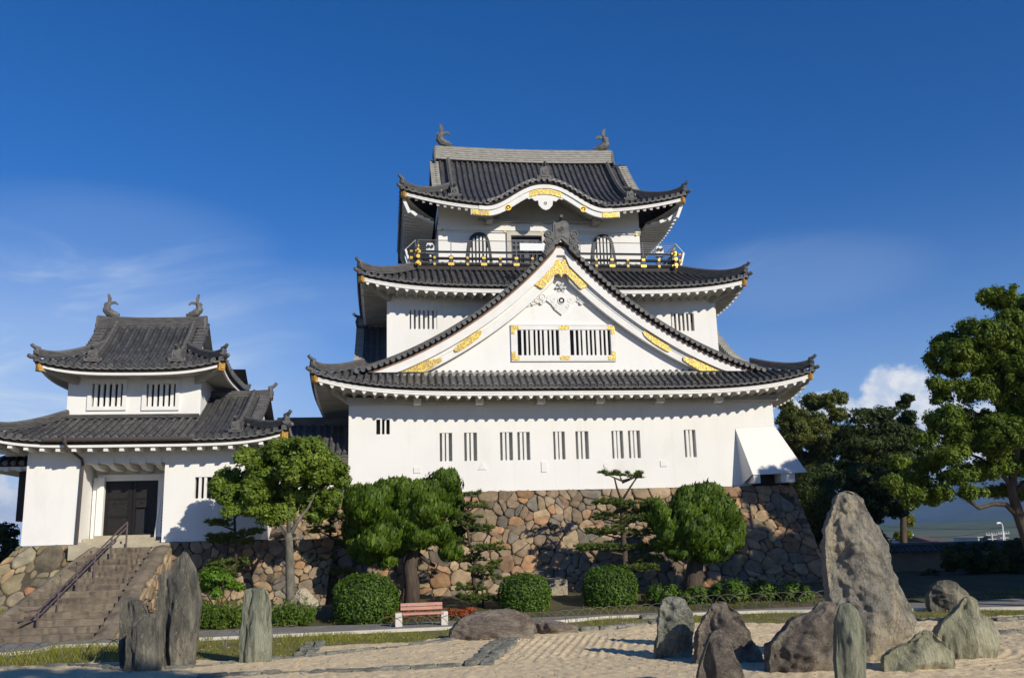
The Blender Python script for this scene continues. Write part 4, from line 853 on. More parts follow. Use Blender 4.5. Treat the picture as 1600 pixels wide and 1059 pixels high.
# ------------------------------------------------------------------ gate tower on the left
gt = thing('gate_tower', 'small white two storey gate tower left of the castle keep', 'gate tower', (-10.0, 41.0, 3.2))
AX0, AX1, AY0, AY1, AZ = -14.69, -5.20, 41.0, 50.0, 3.22
dX0, dX1 = -12.50, -9.22
m = MB(); wall(m, (AX0, AY0, 0), (1, 0, 0), AX1-AX0, AZ, 7.35, [(dX0-AX0, dX1-AX0, AZ, 6.50), (-7.98-AX0, -7.30-AX0, 4.97, 5.86)], depth=0.35)
wall(m, (AX0, AY1, 0), (0, -1, 0), 9.0, AZ, 7.35, B=(1, 0, 0)); wall(m, (AX1, AY0, 0), (0, 1, 0), 9.0, AZ, 7.35, B=(-1, 0, 0)); wall(m, (AX1, AY1, 0), (-1, 0, 0), AX1-AX0, AZ, 7.35, B=(0, -1, 0))
P(m, 'wall', 'plaster', gt, label='lower wall with the recessed gateway')
bars_window(gt, -7.98, -7.30, 4.97, 5.86, 41.0, [(0.3, 0.11), (0.62, 0.11)], M['dark'])
m = MB(); # recess of the gateway
m.add([(dX0, 41.35, AZ), (dX0, 42.75, AZ), (dX0, 42.75, 6.5), (dX0, 41.35, 6.5)], [(0, 1, 2, 3)]); m.add([(dX1, 41.35, AZ), (dX1, 42.75, AZ), (dX1, 42.75, 6.5), (dX1, 41.35, 6.5)], [(0, 1, 2, 3)]); m.add([(dX0, 41.35, 6.5), (dX1, 41.35, 6.5), (dX1, 42.75, 6.5), (dX0, 42.75, 6.5)], [(0, 1, 2, 3)]); m.add([(dX0, 41.0, AZ), (dX1, 41.0, AZ), (dX1, 42.75, AZ), (dX0, 42.75, AZ)], [(0, 1, 2, 3)])
m.add([(dX0, 42.75, AZ), (dX1, 42.75, AZ), (dX1, 42.75, 6.5), (dX0, 42.75, 6.5)], [(0, 1, 2, 3)]); P(m, 'gateway_recess', 'plaster', gt)
for k in range(5):
    x = lerp(-12.02, -9.50, k/4); m = MB(); m.prism([(40.90, 6.70), (40.90, 6.44), (41.05, 6.40), (41.3, 6.33), (41.7, 6.27), (42.7, 6.25), (42.7, 6.48), (41.0, 6.48), (41.0, 6.70)], (x-0.12, 0, 0), (0, 1, 0), (0, 0, 1), (1, 0, 0), 0.24); P(m, 'bracket', 'trim', gt)
m = MB(); m.box(-12.25, -11.98, 42.3, 42.74, 3.55, 5.98); m.box(-12.45, -12.28, 42.4, 42.74, 3.4, 6.0); m.box(-12.30, -9.5, 42.45, 42.74, 5.98, 6.12); m.box(-9.78, -9.5, 42.4, 42.74, 3.55, 5.98); m.box(-11.978, -9.782, 42.5, 42.74, 5.86, 5.978); P(m, 'door_frame', 'trim', gt)
m = MB(); xm = -10.86; m.box(-11.975, xm-0.01, 42.56, 42.66, 3.58, 5.86); ld = P(m, 'door', 'doorwood', gt, label='left leaf of the closed dark door')
m = MB(); wall(m, (xm+0.01, 42.56, 0), (1, 0, 0), -9.785-xm-0.01, 3.58, 5.86, [(0.14, 0.72, 3.64, 4.72)], depth=0.1); rd = P(m, 'door', 'doorwood', gt, label='right leaf of the dark door with an open wicket')
m = MB(); m.box(-10.7, -10.1, 42.68, 42.72, 3.6, 4.75); P(m, 'wicket_opening', 'dark', rd)
for dd, (x0_, x1_) in ((ld, (-11.95, -10.9)), (rd, (-10.82, -9.81))):
    m = MB()
    for z in (3.62, 4.35, 5.1, 5.8):
        if dd is rd and z < 4.6: continue
        m.box(x0_, x1_, 42.53, 42.558, z-0.035, z+0.035)
    for x in (x0_+0.06, x1_-0.06): m.box(x-0.05, x+0.05, 42.525, 42.557, 3.6, 5.84)
    for x in (lerp(x0_, x1_, 0.35), lerp(x0_, x1_, 0.68)): m.disc((x, 42.53, 4.92), (0, -1, 0), 0.05, 0.05, 8)
    P(m, 'door_fittings', 'stud', dd)
for k, (y0_, z1_, a, b) in enumerate(((42.0, 3.56, -12.2, -9.9), (41.45, 3.44, -12.46, -9.6), (40.9, 3.30, -12.6, -9.3))):
    m = MB(); m.box(a, b, y0_, 42.74 if k == 0 else (42.0, 41.45)[k-1]-0.002, 3.0, z1_); P(m, 'step', 'landing', gt)
# second storey
CX0_, CX1_, CY0, CY1 = -13.95, -8.27, 43.0, 48.0
Hs = [(-12.93, -11.62, 9.16, 10.18), (-10.62, -9.36, 9.14, 10.16)]
m = MB(); wall(m, (CX0_, CY0, 0), (1, 0, 0), CX1_-CX0_, 8.4, 10.62, [(a-CX0_, b-CX0_, c, d) for a, b, c, d in Hs]); wall(m, (CX0_, CY1, 0), (0, -1, 0), 5, 8.4, 10.62, B=(1, 0, 0)); wall(m, (CX1_, CY0, 0), (0, 1, 0), 5, 8.4, 10.62, B=(-1, 0, 0)); wall(m, (CX1_, CY1, 0), (-1, 0, 0), CX1_-CX0_, 8.4, 10.62, B=(0, -1, 0))
P(m, 'wall', 'plaster', gt, label='upper wall with two framed windows')
for a, b, c, d in Hs:
    w = bars_window(gt, a, b, c, d, CY0, [((i+0.6)/5.3, 0.135) for i in range(5)], M['dark'], depth=0.3)
    m = MB(); q = 0.17
    m.box(a-q, b+q, 42.92, 42.997, d+0.002, d+q); m.box(a-q, b+q, 42.92, 42.997, c-q, c-0.002); m.box(a-q, a-0.002, 42.92, 42.997, c, d); m.box(b+0.002, b+q, 42.92, 42.997, c, d); m.box(a-q-0.03, b+q+0.03, 42.90, 42.997, d+q+0.002, d+q+0.035); P(m, 'frame', 'trim', w)
# its top roof
def irimoya(par, x0, x1, y0, y1, E0, lift, n, rise, vs, vg, prof_a, mat, labels, gl=True, gr=True, left=True, right=True, style='plain', over=1.3, zo=0.0, xl=None):
    L, Ls = x1-x0, y1-y0; V = Ls/2; yr = (y0+y1)/2
    def prof(v): q = v/V; return rise*(prof_a*q+(1-prof_a)*q*q)
    Ef = lift_fn(E0, lift, n); Es = lift_fn(E0, lift, n)
    zf = lambda u, v: E0+(Ef(u/L)-E0)*max(0, 1-v/(vs+0.6))**1.3+prof(v)
    zs_ = lambda u, v: E0+(Es(u/Ls)-E0)*max(0, 1-v/(vs+0.6))**1.3+prof(v)
    hk = 1.0 if gl else 1.477; zl_ = lambda u, v: zs_(u, v*hk)
    f = Side((x0, y0, 0), (1, 0, 0), (0, 1, 0), L, zf); l = Side((x0, y1, 0), (0, -1, 0), (1, 0, 0), Ls, zl_); r = Side((x1, y0, 0), (0, 1, 0), (-1, 0, 0), Ls, zs_)
    mt, mc, ml = MB(), MB(), MB(); ua = (vs-vg) if gl else (xl-x0); ub = L-vs+vg
    roof_rows(mt, f, [(0, L, lambda u: 0.0, lambda u: min(u, L-u, vs)), (ua, ub, lambda u: vs, lambda u: V)] if gl else [(0, ua, lambda u: 0.0, lambda u: u*hk), (ua, L, lambda u: 0.0, lambda u: min(L-u, vs)), (ua, ub, lambda u: vs, lambda u: V)], caps=mc, lip=ml)
    for sd in (l, r): roof_rows(mt, sd, [(0, Ls, lambda u: 0.0, (lambda u: min(u, Ls-u, vs)) if gl or sd is r else (lambda u: min(u/hk, (Ls-u)/hk, ua)))], caps=mc, lip=ml)
    mt.grid([[Vector((x0+lerp(ua, ub, t), yr+V*q, E0+prof(V*(1-q)))) for q in (0, 0.25, 0.5, 0.75, 1)] for t in (0, 1)]); mt.grid([[Vector((x, y1-v, E0+prof(v)-0.02)) for v in (0, vs)] for x in (x0, x1)])
    ro = roofmesh(mt, mc, ml, mat, par, 'tiled_roof', labels)
    eave_set(ro, x0, x1, y0, y1, Ef, Es, style, over, left=left, right=right, zo=zo)
    for s, u, on in ((-1, ua, gl), (1, ub, gr)):
        if not on: continue
        m = MB(); verge_tiles(m, [f.p(u, lerp(vs, V-0.2, k/16), 0.04) for k in range(17)], (s, 0, 0), 0.45, 0.095); P(m, 'verge_tiles', 'ridge2', ro)
        m = MB(); m.prism([(yr-V+vs, E0+prof(vs)-0.2), (yr, E0+rise-0.35), (yr+V-vs, E0+prof(vs)-0.2)], (x0+u-s*0.4, 0, 0), (0, 1, 0), (0, 0, 1), (-s, 0, 0), 0.08); P(m, 'gable_face', 'plaster', ro)
    return ro, f, L, V, prof
ro, f, L, V, prof = irimoya(gt, -14.98, -7.05, 41.6, 49.4, 10.70, 0.40, 3.2, 2.75, 1.75, 0.30, 0.62, 'tile', 'upper hip and gable roof', over=1.42)
main_ridge(ro, -13.55, -8.72, 45.5, 13.2, 0.42, 0.50, 5, 'ridge2', 0.88, 0.08)
desc_ridge(ro, f, 2.25, 0.55, V-0.1, 0.26, 0.24); desc_ridge(ro, f, L-2.15, 0.55, V-0.1, 0.26, 0.24)
hip_ridge(ro, f, True, 2.2, 0.22, 0.24, v0=0.1, ow=0.34, oh=0.34, horn=0.08); hip_ridge(ro, f, False, 2.2, 0.22, 0.24, v0=0.1, ow=0.34, oh=0.34, horn=0.08)
# lower roof
ro, f, L, V, prof = irimoya(gt, -16.15, -4.08, 39.75, 51.25, 7.40, 0.42, 5.0, 2.55, 1.7, 0.25, 0.72, 'tile', 'lower roof with a gable at its right end', gl=False, style='square', over=1.3, xl=-14.0)
m = MB(); pts = [Vector((lerp(-8.3, -5.55, k/10), 45.5, 9.72+0.06*(k/10)**3)) for k in range(11)]; ridge(m, pts, 0.38, 0.40, 4); o = P(m, 'main_ridge', 'ridge2', ro); m = MB(); oni(m, pts[-1], (1, 0, 0), 0.55, 0.62, 0.12); P(m, 'ridge_end_tile', 'oni', o)
desc_ridge(ro, f, L-2.2, 0.55, V-0.1, 0.28, 0.26, ow=0.5, oh=0.55); hip_ridge(ro, f, False, 2.1, 0.24, 0.26, v0=0.1, ow=0.36, oh=0.4); 
for sg_ in (0, 1):
    m = MB(); pts = [Vector((-16.15+v, (39.75+v*1.477) if sg_ == 0 else (51.25-v*1.477), f.zf(v, v*1.477)+0.02+0.1*max(0, 1-k/4)**2)) for k, v in enumerate([0.1+2.15*k/12 for k in range(13)])]; ridge(m, pts, 0.24, 0.26, 4); o = P(m, 'corner_ridge', 'ridge2', ro); m = MB(); oni(m, pts[0], pts[0]-pts[1], 0.34, 0.36, 0.09); P(m, 'ridge_end_tile', 'oni', o)
m = MB(); ridge(m, [(-13.9, 42.9, 8.62), (-8.3, 42.9, 8.62)], 0.22, 0.12, 2, 0.06); P(m, 'flashing_ridge', 'ridge2', ro)
m = MB(); m.tube([(-13.7, 39.68, 7.36), (-7.9, 39.68, 7.34)], 0.075, 8); P(m, 'gutter', 'pipe', gt)
m = MB(); m.tube([(-12.85, 39.66, 7.42), (-12.85, 39.66, 7.22)], [0.13, 0.08], 8); m.tube([(-12.85, 39.66, 7.25), (-12.80, 39.75, 7.05), (-12.50, 40.8, 6.66), (-12.48, 40.9, 6.45), (-12.53, 40.9, 2.75)], 0.065, 8); P(m, 'downpipe', 'pipe', gt)
# closed bay on the left flank with its own small roof
m = MB(); m.box(-15.55, -14.70, 42.6, 46.0, 4.25, 6.6); by = P(m, 'side_bay', 'darkwood', gt)
m = MB(); mc = MB(); sd = Side((-17.0, 47.0, 0), (0, -1, 0), (1, 0, 0), 5.2, lambda u, v: 6.62+0.42*v); roof_rows(mt := MB(), sd, [(0, 5.2, lambda u: 0.0, lambda u: min(2.3, 5.2-u+0.2))], caps=mc); sf = Side((-17.0, 41.8, 0), (1, 0, 0), (0, 1, 0), 2.3, lambda u, v: 6.62+0.42*v); roof_rows(mt, sf, [(0, 2.3, lambda u: 0.0, lambda u: min(u, 2.3))], caps=mc)
roofmesh(mt, mc, None, 'tile', by, 'bay_roof'); m = MB(); m.box(-16.85, -14.72, 41.95, 47, 6.36, 6.5); [m.box(-16.9+0.5*k, -16.72+0.5*k, 41.84, 42.1, 6.3, 6.47) for k in range(5)]; P(m, 'bay_eave', 'trim', by)

# corridor between the two
co = thing('connecting_corridor', 'low white corridor roofed in dark tiles between gate tower and keep', 'corridor', (-3.5, 46.0, 4.6))
m = MB(); m.box(-5.19, -1.83, 46.0, 48.8, 4.6, 7.05); P(m, 'wall', 'plaster', co)
sd = Side((-5.18, 45.1, 0), (1, 0, 0), (0, 1, 0), 3.35, lambda u, v: 7.12+0.62*v+0.04*v*v); mt, mc, ml = MB(), MB(), MB(); roof_rows(mt, sd, [(0, 3.35, lambda u: 0.0, lambda u: 2.4)], caps=mc, lip=ml); mt.grid([[(-5.18, 47.5, 8.8), (-1.83, 47.5, 8.8)], [(-5.18, 50, 7.2), (-1.83, 50, 7.2)]])
r_ = roofmesh(mt, mc, ml, 'tile2', co); m = MB(); ridge(m, [(-5.4, 47.5, 8.72), (-1.83, 47.5, 8.72)], 0.34, 0.36, 4); P(m, 'main_ridge', 'ridge2', r_)
m = MB(); m.box(-5.18, -1.83, 45.3, 45.98, 6.93, 7.06); P(m, 'eave_board', 'trim', co)

# small sign board inside the gateway: dark strokes stand in for writing too small to read
sg = thing('sign_board', 'narrow upright grey sign leaning in the gateway right of the door', 'sign', (-9.55, 41.6, 3.3)); m = MB(); m.beam((-9.62, 41.55, 3.34), (-9.52, 41.75, 5.05), 0.06, 0.05); m.build('side_post', M['paint'], sg)
m = MB(); m.add([(-9.58, 41.62, 3.45), (-9.25, 41.72, 3.45), (-9.25, 41.82, 5.0), (-9.52, 41.74, 5.0), (-9.58, 41.65, 3.45), (-9.25, 41.75, 3.45), (-9.25, 41.85, 5.0), (-9.52, 41.77, 5.0)], [(0, 1, 2, 3), (4, 5, 6, 7), (0, 1, 5, 4), (1, 2, 6, 5), (2, 3, 7, 6), (3, 0, 4, 7)]); m.build('board', M['paint'], sg)
m = MB(); r2_ = random.Random(3)
for k in range(9):
    z = 4.86-k*0.15; y = lerp(41.67, 41.775, (z-3.45)/1.55)-0.008; x = -9.40+(z-3.45)/1.55*0.02
    for j in range(3): m.box(x-0.045+r2_.uniform(-.01, .01), x+0.045, y, y+0.004, z-0.045+j*0.04, z-0.03+j*0.04)
    m.box(x-0.008, x+0.008, y-0.003, y-0.001, z-0.05, z+0.055)
m.build('lettering', M['dark'], sg)

# ------------------------------------------------------------------ stone walls
STC = [(0.36, 0.265, 0.165), (0.38, 0.265, 0.155), (0.32, 0.24, 0.16), (0.27, 0.215, 0.15), (0.42, 0.315, 0.19), (0.39, 0.245, 0.145), (0.32, 0.245, 0.165), (0.22, 0.19, 0.15), (0.37, 0.28, 0.175), (0.33, 0.235, 0.155), (0.44, 0.26, 0.135), (0.34, 0.255, 0.165)]
STG = [(0.27, 0.225, 0.135), (0.32, 0.26, 0.155), (0.22, 0.195, 0.13), (0.37, 0.255, 0.14), (0.28, 0.245, 0.165), (0.42, 0.215, 0.11), (0.25, 0.205, 0.14)]
def stone_wall(name, label, p00, p10, p11, p01, size, seed, pal, cap_h=0.0, bulge=0.075, group=None):
    """battered wall of fitted boulders on the quad p00,p10 (foot) p11,p01 (top): power diagram of stones of mixed size"""
    rs = np.random.default_rng(seed); p00, p10, p11, p01 = map(Vector, (p00, p10, p11, p01))
    Wd = ((p10-p00).length+(p11-p01).length)/2; Hh = ((p01-p00).length+(p11-p10).length)/2
    pts, rad = [], []; tries = 0
    while tries < 5000:
        tries += 1; y = rs.uniform(0, Hh); r = size*(rs.choice([1.15, 0.8, 0.52, 0.27], p=[0.2, 0.3, 0.28, 0.22])); x = rs.uniform(0, Wd)
        if all(((x-a)/1.3)**2+(y-b)**2 > ((r+c)*0.86)**2 for (a, b), c in zip(pts, rad)): pts.append((x, y)); rad.append(r)
    pts = np.array(pts); rad = np.array(rad); org = (p00+p10)/2
    mb = MB(); cols = []; nrm = (p10-p00).cross(p01-p00).normalized()
    if nrm.dot(Vector((0, -1, 0))) < 0 and abs(nrm.y) > 0.3: nrm = -nrm
    def W3(x, y, o): a, b = x/Wd, y/Hh; q = p00.lerp(p10, a).lerp(p01.lerp(p11, a), b); return q+nrm*o
    polys = []
    for i in range(len(pts)):
        c = pts[i]; poly = [np.array(q) for q in ((0, 0), (Wd, 0), (Wd, Hh), (0, Hh))]
        dd = np.hypot(*(pts-c).T)
        for j in np.argsort(dd)[1:26]:
            d = pts[j]-c; l2 = d@d; k = (l2+rad[i]**2-rad[j]**2)/2; out = []
            for a, b in zip(poly, poly[1:]+poly[:1]):
                fa, fb = (a-c)@d-k, (b-c)@d-k
                if fa <= 0: out.append(a)
                if fa*fb < 0: out.append(a+(b-a)*(fa/(fa-fb)))
            poly = out
            if len(poly) < 3: break
        if len(poly) < 3: continue
        pieces = [np.array(poly)]
        if rad[i] > size*0.45 and rs.random() < 0.6:
            cc_ = np.array(poly).mean(0); th = rs.choice([0.0, 1.57], p=[0.35, 0.65])+rs.normal(0, 0.35); nv = np.array([math.sin(th), -math.cos(th)]); off = rs.normal(0, 0.12)*rad[i]; pieces = []
            for sg in (1, -1):
                out = []
                for a, b in zip(list(poly), list(poly[1:])+[poly[0]]):
                    fa, fb = sg*((a-cc_)@nv-off), sg*((b-cc_)@nv-off)
                    if fa <= 0: out.append(a)
                    if fa*fb < 0: out.append(a+(b-a)*(fa/(fa-fb)))
                if len(out) >= 3: pieces.append(np.array(out))
        polys += [(i, q) for q in pieces]
    for sid, (i, poly) in enumerate(polys):
        # resample the outline, wobble it, round its corners
        poly = np.array(poly); cen = poly.mean(0); per = np.vstack([poly, poly[:1]]); sl_ = np.hypot(*np.diff(per, axis=0).T); tot = sl_.sum()
        if tot < 0.5: continue
        n = max(10, int(tot/0.16)); cs = np.concatenate([[0], np.cumsum(sl_)]); q = np.linspace(0, tot, n, endpoint=False)
        o = np.stack([np.interp(q, cs, per[:, 0]), np.interp(q, cs, per[:, 1])], 1); o = (np.roll(o, 1, 0)+8*o+np.roll(o, -1, 0))/10
        gap = 0.001+0.006*rs.random(); rr = np.hypot(*(o-cen).T)[:, None]; o = cen+(o-cen)*(1-gap/np.maximum(rr, 0.1)); o += rs.normal(0, 0.014, o.shape)
        bl = bulge*rs.uniform(0.35, 1.25); tilt = rs.normal(0, 0.15, 2); col = np.array(pal[rs.integers(len(pal))])*rs.uniform(0.52, 1.0); size_ = math.sqrt(max(rr.mean(), 0.1)/0.5)
        rings = []; b0 = len(mb.v)
        for f_, h_ in ((1.0, -0.16), (0.99, 0.0), (0.93, 0.62), (0.78, 0.88), (0.40, 1.0)):
            ring = []
            for (x, y) in cen+(o-cen)*f_:
                nz_ = mnoise.noise(Vector((x*2.6+seed, y*2.6, sid*0.7)))*0.05+mnoise.noise(Vector((x*7, y*7, sid*1.3)))*0.02
                ring.append(W3(x, y, (h_*bl*size_ if h_ >= 0 else h_)+(nz_+tilt@np.array([x-cen[0], y-cen[1]]))*(1 if f_ < 0.95 else 0.2)))
            rings.append(ring)
        mb.grid(rings, True); e = b0+4*n; mb.v.append(tuple(W3(cen[0], cen[1], bl*size_))); 
        for k in range(n): mb.f.append((e+k, e+(k+1) % n, e+n))
        cols += [(*col, 1)]*(len(mb.v)-b0)
    t = thing(name, label, 'stone wall', org, group); ob = mb.build('stones', M['stone'], t, True, None, cols)
    m = MB(); m.add([W3(0, 0, -0.06), W3(Wd, 0, -0.06), W3(Wd, Hh, -0.06), W3(0, Hh, -0.06)], [(0, 1, 2, 3)]); top = [W3(0, Hh, 0), W3(Wd, Hh, 0), W3(Wd, Hh, 0)+Vector((0, 6, 0)), W3(0, Hh, 0)+Vector((0, 6, 0))]; m.add([q-Vector((0, 0, 0.02)) for q in top], [(0, 1, 2, 3)]); m.build('joint_filling', M['joint'], t)
    return t
SWG = 'stone walls under the buildings'
stone_wall('stone_wall', 'tall tan boulder wall carrying the castle keep', (-3.3, 42.7, -0.3), (20.9, 42.7, -0.3), (20.0, 44.75, 5.19), (-2.1, 44.75, 5.19), 0.46, 3, STC, group=SWG)
stone_wall('stone_wall', 'right flank of the boulder wall receding behind the castle keep', (20.9, 42.7, -0.3), (21.2, 62, -0.3), (20.3, 62, 5.19), (20.0, 44.75, 5.19), 0.56, 5, STC, group=SWG)
stone_wall('stone_wall', 'low boulder wall under the gate tower right of the steps', (-9.0, 39.9, -0.3), (-2.6, 40.4, -0.3), (-2.2, 41.3, 3.2), (-9.0, 40.93, 3.2), 0.44, 8, STC, group=SWG)
stone_wall('stone_wall', 'greenish boulder wall under the gate tower left of the steps', (-17.2, 39.3, -0.3), (-11.6, 39.9, -0.3), (-12.1, 40.93, 3.2), (-14.78, 40.93, 3.2), 0.56, 12, STG, bulge=0.10, group=SWG)
stone_wall('stone_wall', 'upper boulder wall under the corridor behind the round headed tree', (-6.5, 43.3, 2.9), (-2.3, 43.3, 2.9), (-2.0, 45.4, 4.7), (-6.5, 45.4, 4.7), 0.5, 15, STC, group=SWG)

# ------------------------------------------------------------------ stone steps and handrail
st = thing('stone_staircase', 'worn brown stone steps climbing to the gate tower door', 'staircase', (-11.2, 34.8, 0))
NS = 14; SY0_, SY1_ = 34.75, 40.45
def sx(t): return lerp(-14.1, -12.05, t), lerp(-9.25, -8.75, t)
for k in range(NS):
    t = k/NS; y = lerp(SY0_, SY1_, t); z = 3.05*(k+1)/NS; xa, xb = sx(t); xa += 0.55; xb -= 0.62; m = MB()
    n = 26; jit = [rng.uniform(-0.03, 0.03) for _ in range(n+1)]; jz = [rng.uniform(-0.018, 0.012) for _ in range(n+1)]
    yn = y+(SY1_-SY0_)/NS+0.06; m.grid([[(lerp(xa, xb, i/n), y+jit[i]+0.01, -0.1 if k == 0 else z-0.30), (lerp(xa, xb, i/n), y+jit[i]*1.2-0.01, z-0.03+jz[i]), (lerp(xa, xb, i/n), y+0.03+jit[i], z+jz[i]), (lerp(xa, xb, i/n), yn, z-0.01)] for i in range(n+1)]); P(m, 'step', 'step', st)
m = MB(); m.box(-12.7, -8.8, 40.5, 41.0, 2.6, 3.2); P(m, 'landing', 'landing', st)
for s in (0, 1):
    t = -0.03; n_ = 0
    while t < 1.0:
        t2 = min(1.03, t+rng.uniform(0.10, 0.2)); m = MB(); rows = []; n_ += 1; bump_ = rng.uniform(-0.02, 0.05); wob = rng.uniform(-0.05, 0.05)
        for k in range(9):
            q = lerp(t+0.006, t2-0.006, k/8); y = lerp(SY0_-0.2, SY1_+0.05, q); z = 3.05*q+0.03+bump_; xa, xb = sx(max(0, q)); x0, x1 = (xa+0.1, xa+0.58) if s == 0 else (xb-0.66, xb+0.03); e = 0.06 if k in (0, 8) else 0.0
            w = lambda a: mnoise.noise(Vector((a, y*1.7, s*9)))*0.06
            rows.append([(x0+w(1)*0.6, y, min(z-0.02, max(-0.1, z-0.9))), (x0+0.04+w(2), y, z-0.03-e+w(3)), ((x0+x1)/2+w(5), y, z+0.05-e*0.6+w(4)), (x1-0.05+wob+w(6)*0.5, y, z-e+w(7)), (x1+wob, y, min(z-0.02, max(-0.1, z-0.5)))])
        m.grid(rows); [m.f.append(tuple(k*5+c for c in range(5))) for k in (0, 8)]; P(m, 'side_kerb', 'step', st); t = t2
stone_wall('stone_wall', 'triangular boulder cheek on the right of the stone steps', (-9.15, 34.9, -0.2), (-8.6, 40.6, -0.2), (-8.72, 40.5, 3.05), (-9.15, 34.95, 0.10), 0.4, 21, STC, bulge=0.08, group=SWG)
hr = thing('handrail', 'purple brown metal handrail up the stone steps', 'handrail', (-11.9, 35.3, 0.2))
A0, A1 = Vector((-11.9, 35.3, 0.16)), Vector((-10.45, 40.4, 3.2)); m = MB()
for hgt in (0.86, 0.66):
    m.tube([A0+Vector((-0.28, -0.42, hgt-0.02)), A0+Vector((-0.02, -0.05, hgt)), A0+Vector((0.05, 0.15, hgt+0.06)), A1+Vector((0, 0, hgt))], 0.032, 8)
P(m, 'rails', 'rail', hr)
for k in range(6):
    t = k/5; q = A0.lerp(A1, t); m = MB(); m.tube([q-Vector((0, 0, 0.15)), q+Vector((0, 0, 0.86))], 0.036, 8); P(m, 'post', 'rail', hr)

# ------------------------------------------------------------------ ground, path, garden
def npmesh(name, V, Fq, mat, parent=None, smooth=False, org=None, tri=None):
    """fast mesh from arrays of vertices and quads"""
    me = bpy.data.meshes.new(name); V = np.asarray(V, 'f'); Fq = np.asarray(Fq, 'i'); o = org if org is not None else (parent.get('_org') if parent is not None else None)
    if o is not None: V = V-np.array(list(o), 'f')
    k = Fq.shape[1]; me.vertices.add(len(V)); me.vertices.foreach_set('co', V.ravel()); me.loops.add(Fq.size); me.loops.foreach_set('vertex_index', Fq.ravel()); me.polygons.add(len(Fq)); me.polygons.foreach_set('loop_start', np.arange(0, Fq.size, k, dtype='i')); me.polygons.foreach_set('loop_total', np.full(len(Fq), k, 'i'))
    me.polygons.foreach_set('use_smooth', np.full(len(Fq), smooth)); me.materials.append(mat); me.update(calc_edges=True); me.validate()
    ob = bpy.data.objects.new(name, me); COL.objects.link(ob)
    if parent is not None: ob.parent = parent
    elif o is not None: ob.location = o
    if o is not None: ob['_org'] = list(o)
    return ob
def gridfaces(n, m): i = np.arange(n-1)[:, None]*m+np.arange(m-1)[None]; i = i.ravel(); return np.stack([i, i+1, i+m+1, i+m], 1)
def vnoise(x, y, s, seed=0):
    """smooth value noise on arrays"""
    r = np.random.default_rng(seed); T = r.random((256, 256)); x = x*s; y = y*s; i = np.floor(x).astype(int); j = np.floor(y).astype(int); fx, fy = x-i, y-j; fx = fx*fx*(3-2*fx); fy = fy*fy*(3-2*fy)
    g = lambda a, b: T[a % 256, b % 256]
    return (g(i, j)*(1-fx)+g(i+1, j)*fx)*(1-fy)+(g(i, j+1)*(1-fx)+g(i+1, j+1)*fx)*fy
M['earth'] = pbr('bare_earth', (0.30, 0.235, 0.15), (0.22, 0.17, 0.11), 0.6, 0.95, 0.5, 12.0, c3=(0.13, 0.12, 0.06), s3=0.25)
M['path'] = pbr('grey_gravel', (0.25, 0.235, 0.21), (0.16, 0.15, 0.135), 9.0, 0.95, 0.8, 26.0, c3=(0.30, 0.28, 0.25), s3=1.0)
M['sand'] = pbr('raked_sand', (0.74, 0.585, 0.36), (0.49, 0.385, 0.235), 22.0, 0.95, 1.0, 34.0, lo=0.3, hi=0.72, c3=(0.62, 0.49, 0.305), s3=0.35, bdist=0.015)
M['soil'] = pbr('mossy_soil', (0.085, 0.075, 0.03), (0.05, 0.055, 0.018), 1.2, 0.95, 0.8, 9.0, c3=(0.11, 0.085, 0.05), s3=0.8, bdist=0.05)
M['turf'] = pbr('short_turf', (0.19, 0.165, 0.045), (0.12, 0.12, 0.03), 3.0, 0.95, 0.8, 20.0, c3=(0.19, 0.16, 0.07), s3=0.9)
M['land'] = pbr('far_land', (0.075, 0.10, 0.04), (0.11, 0.12, 0.075), 0.01, 0.95)
def strip(name, a, b, z, mat, kind='structure'):
    m = MB(); m.grid([[(x, y, z if not callable(z) else z(x, y)) for x, y in ((pa[0], pa[1]), (pb[0], pb[1]))] for pa, pb in zip(a, b)]); return tag(m.build(name, M[mat]), kind=kind)
m = MB(); m.grid([[(x, y, -0.012) for x in (-80, 110)] for y in (-30, 120)]); tag(m.build('ground', M['earth']), kind='structure')
m = MB(); m.grid([[(x, y, -1.5) for x in (-30000, 0, 30000)] for y in (-2000, 5000, 30000)]); tag(m.build('far_ground', M['land']), kind='structure')
KP = [gd(px, py) for px, py in ((-160, 1040), (-60, 1030), (56, 1020), (86, 1012), (188, 1008), (300, 1001), (500, 992), (700, 983), (850, 975), (950, 966), (1200, 957), (1600, 952))]+[Vector((40, 32.0, 0))]
strip('path', KP, [Vector((p.x, 36.7 if p.x > -9.3 else 34.9, 0)) for p in KP], 0.006, 'path')
kp = [Vector((p.x, p.y, 0)) for p in KP]
m = MB(); rows = []
for i, p in enumerate(kp):
    d = (kp[min(i+1, len(kp)-1)]-kp[max(i-1, 0)]).normalized(); n_ = Vector((-d.y, d.x, 0)); rows.append([p-n_*0.07+Vector((0, 0, -0.05)), p-n_*0.07+Vector((0, 0, 0.10)), p+n_*0.07+Vector((0, 0, 0.10)), p+n_*0.07+Vector((0, 0, -0.05))])
m.grid(rows, True); tag(m.build('kerb', M['kerb']), kind='structure')
m = MB(); m.grid([[p+n_ for n_ in (Vector((0, 0.09, 0.012)), Vector((0, 0.42, 0.012)))] for p in kp[2:]]); tag(m.build('gutter_channel', pbr('dark_channel', (0.10, 0.09, 0.08), (0.16, 0.14, 0.12), 4.0, 0.9)), kind='structure')
UE = [gd(px, py) for px, py in ((-200, 1052), (-40, 1046), (110, 1038), (320, 1031), (375, 1035), (424, 1031), (474, 1027), (490, 1010), (640, 1004), (703, 996), (830, 985), (905, 986), (1000, 975), (1100, 973), (1300, 976), (1420, 972), (1600, 962))]+[Vector((30, 29.5, 0)), Vector((44, 29.0, 0))]
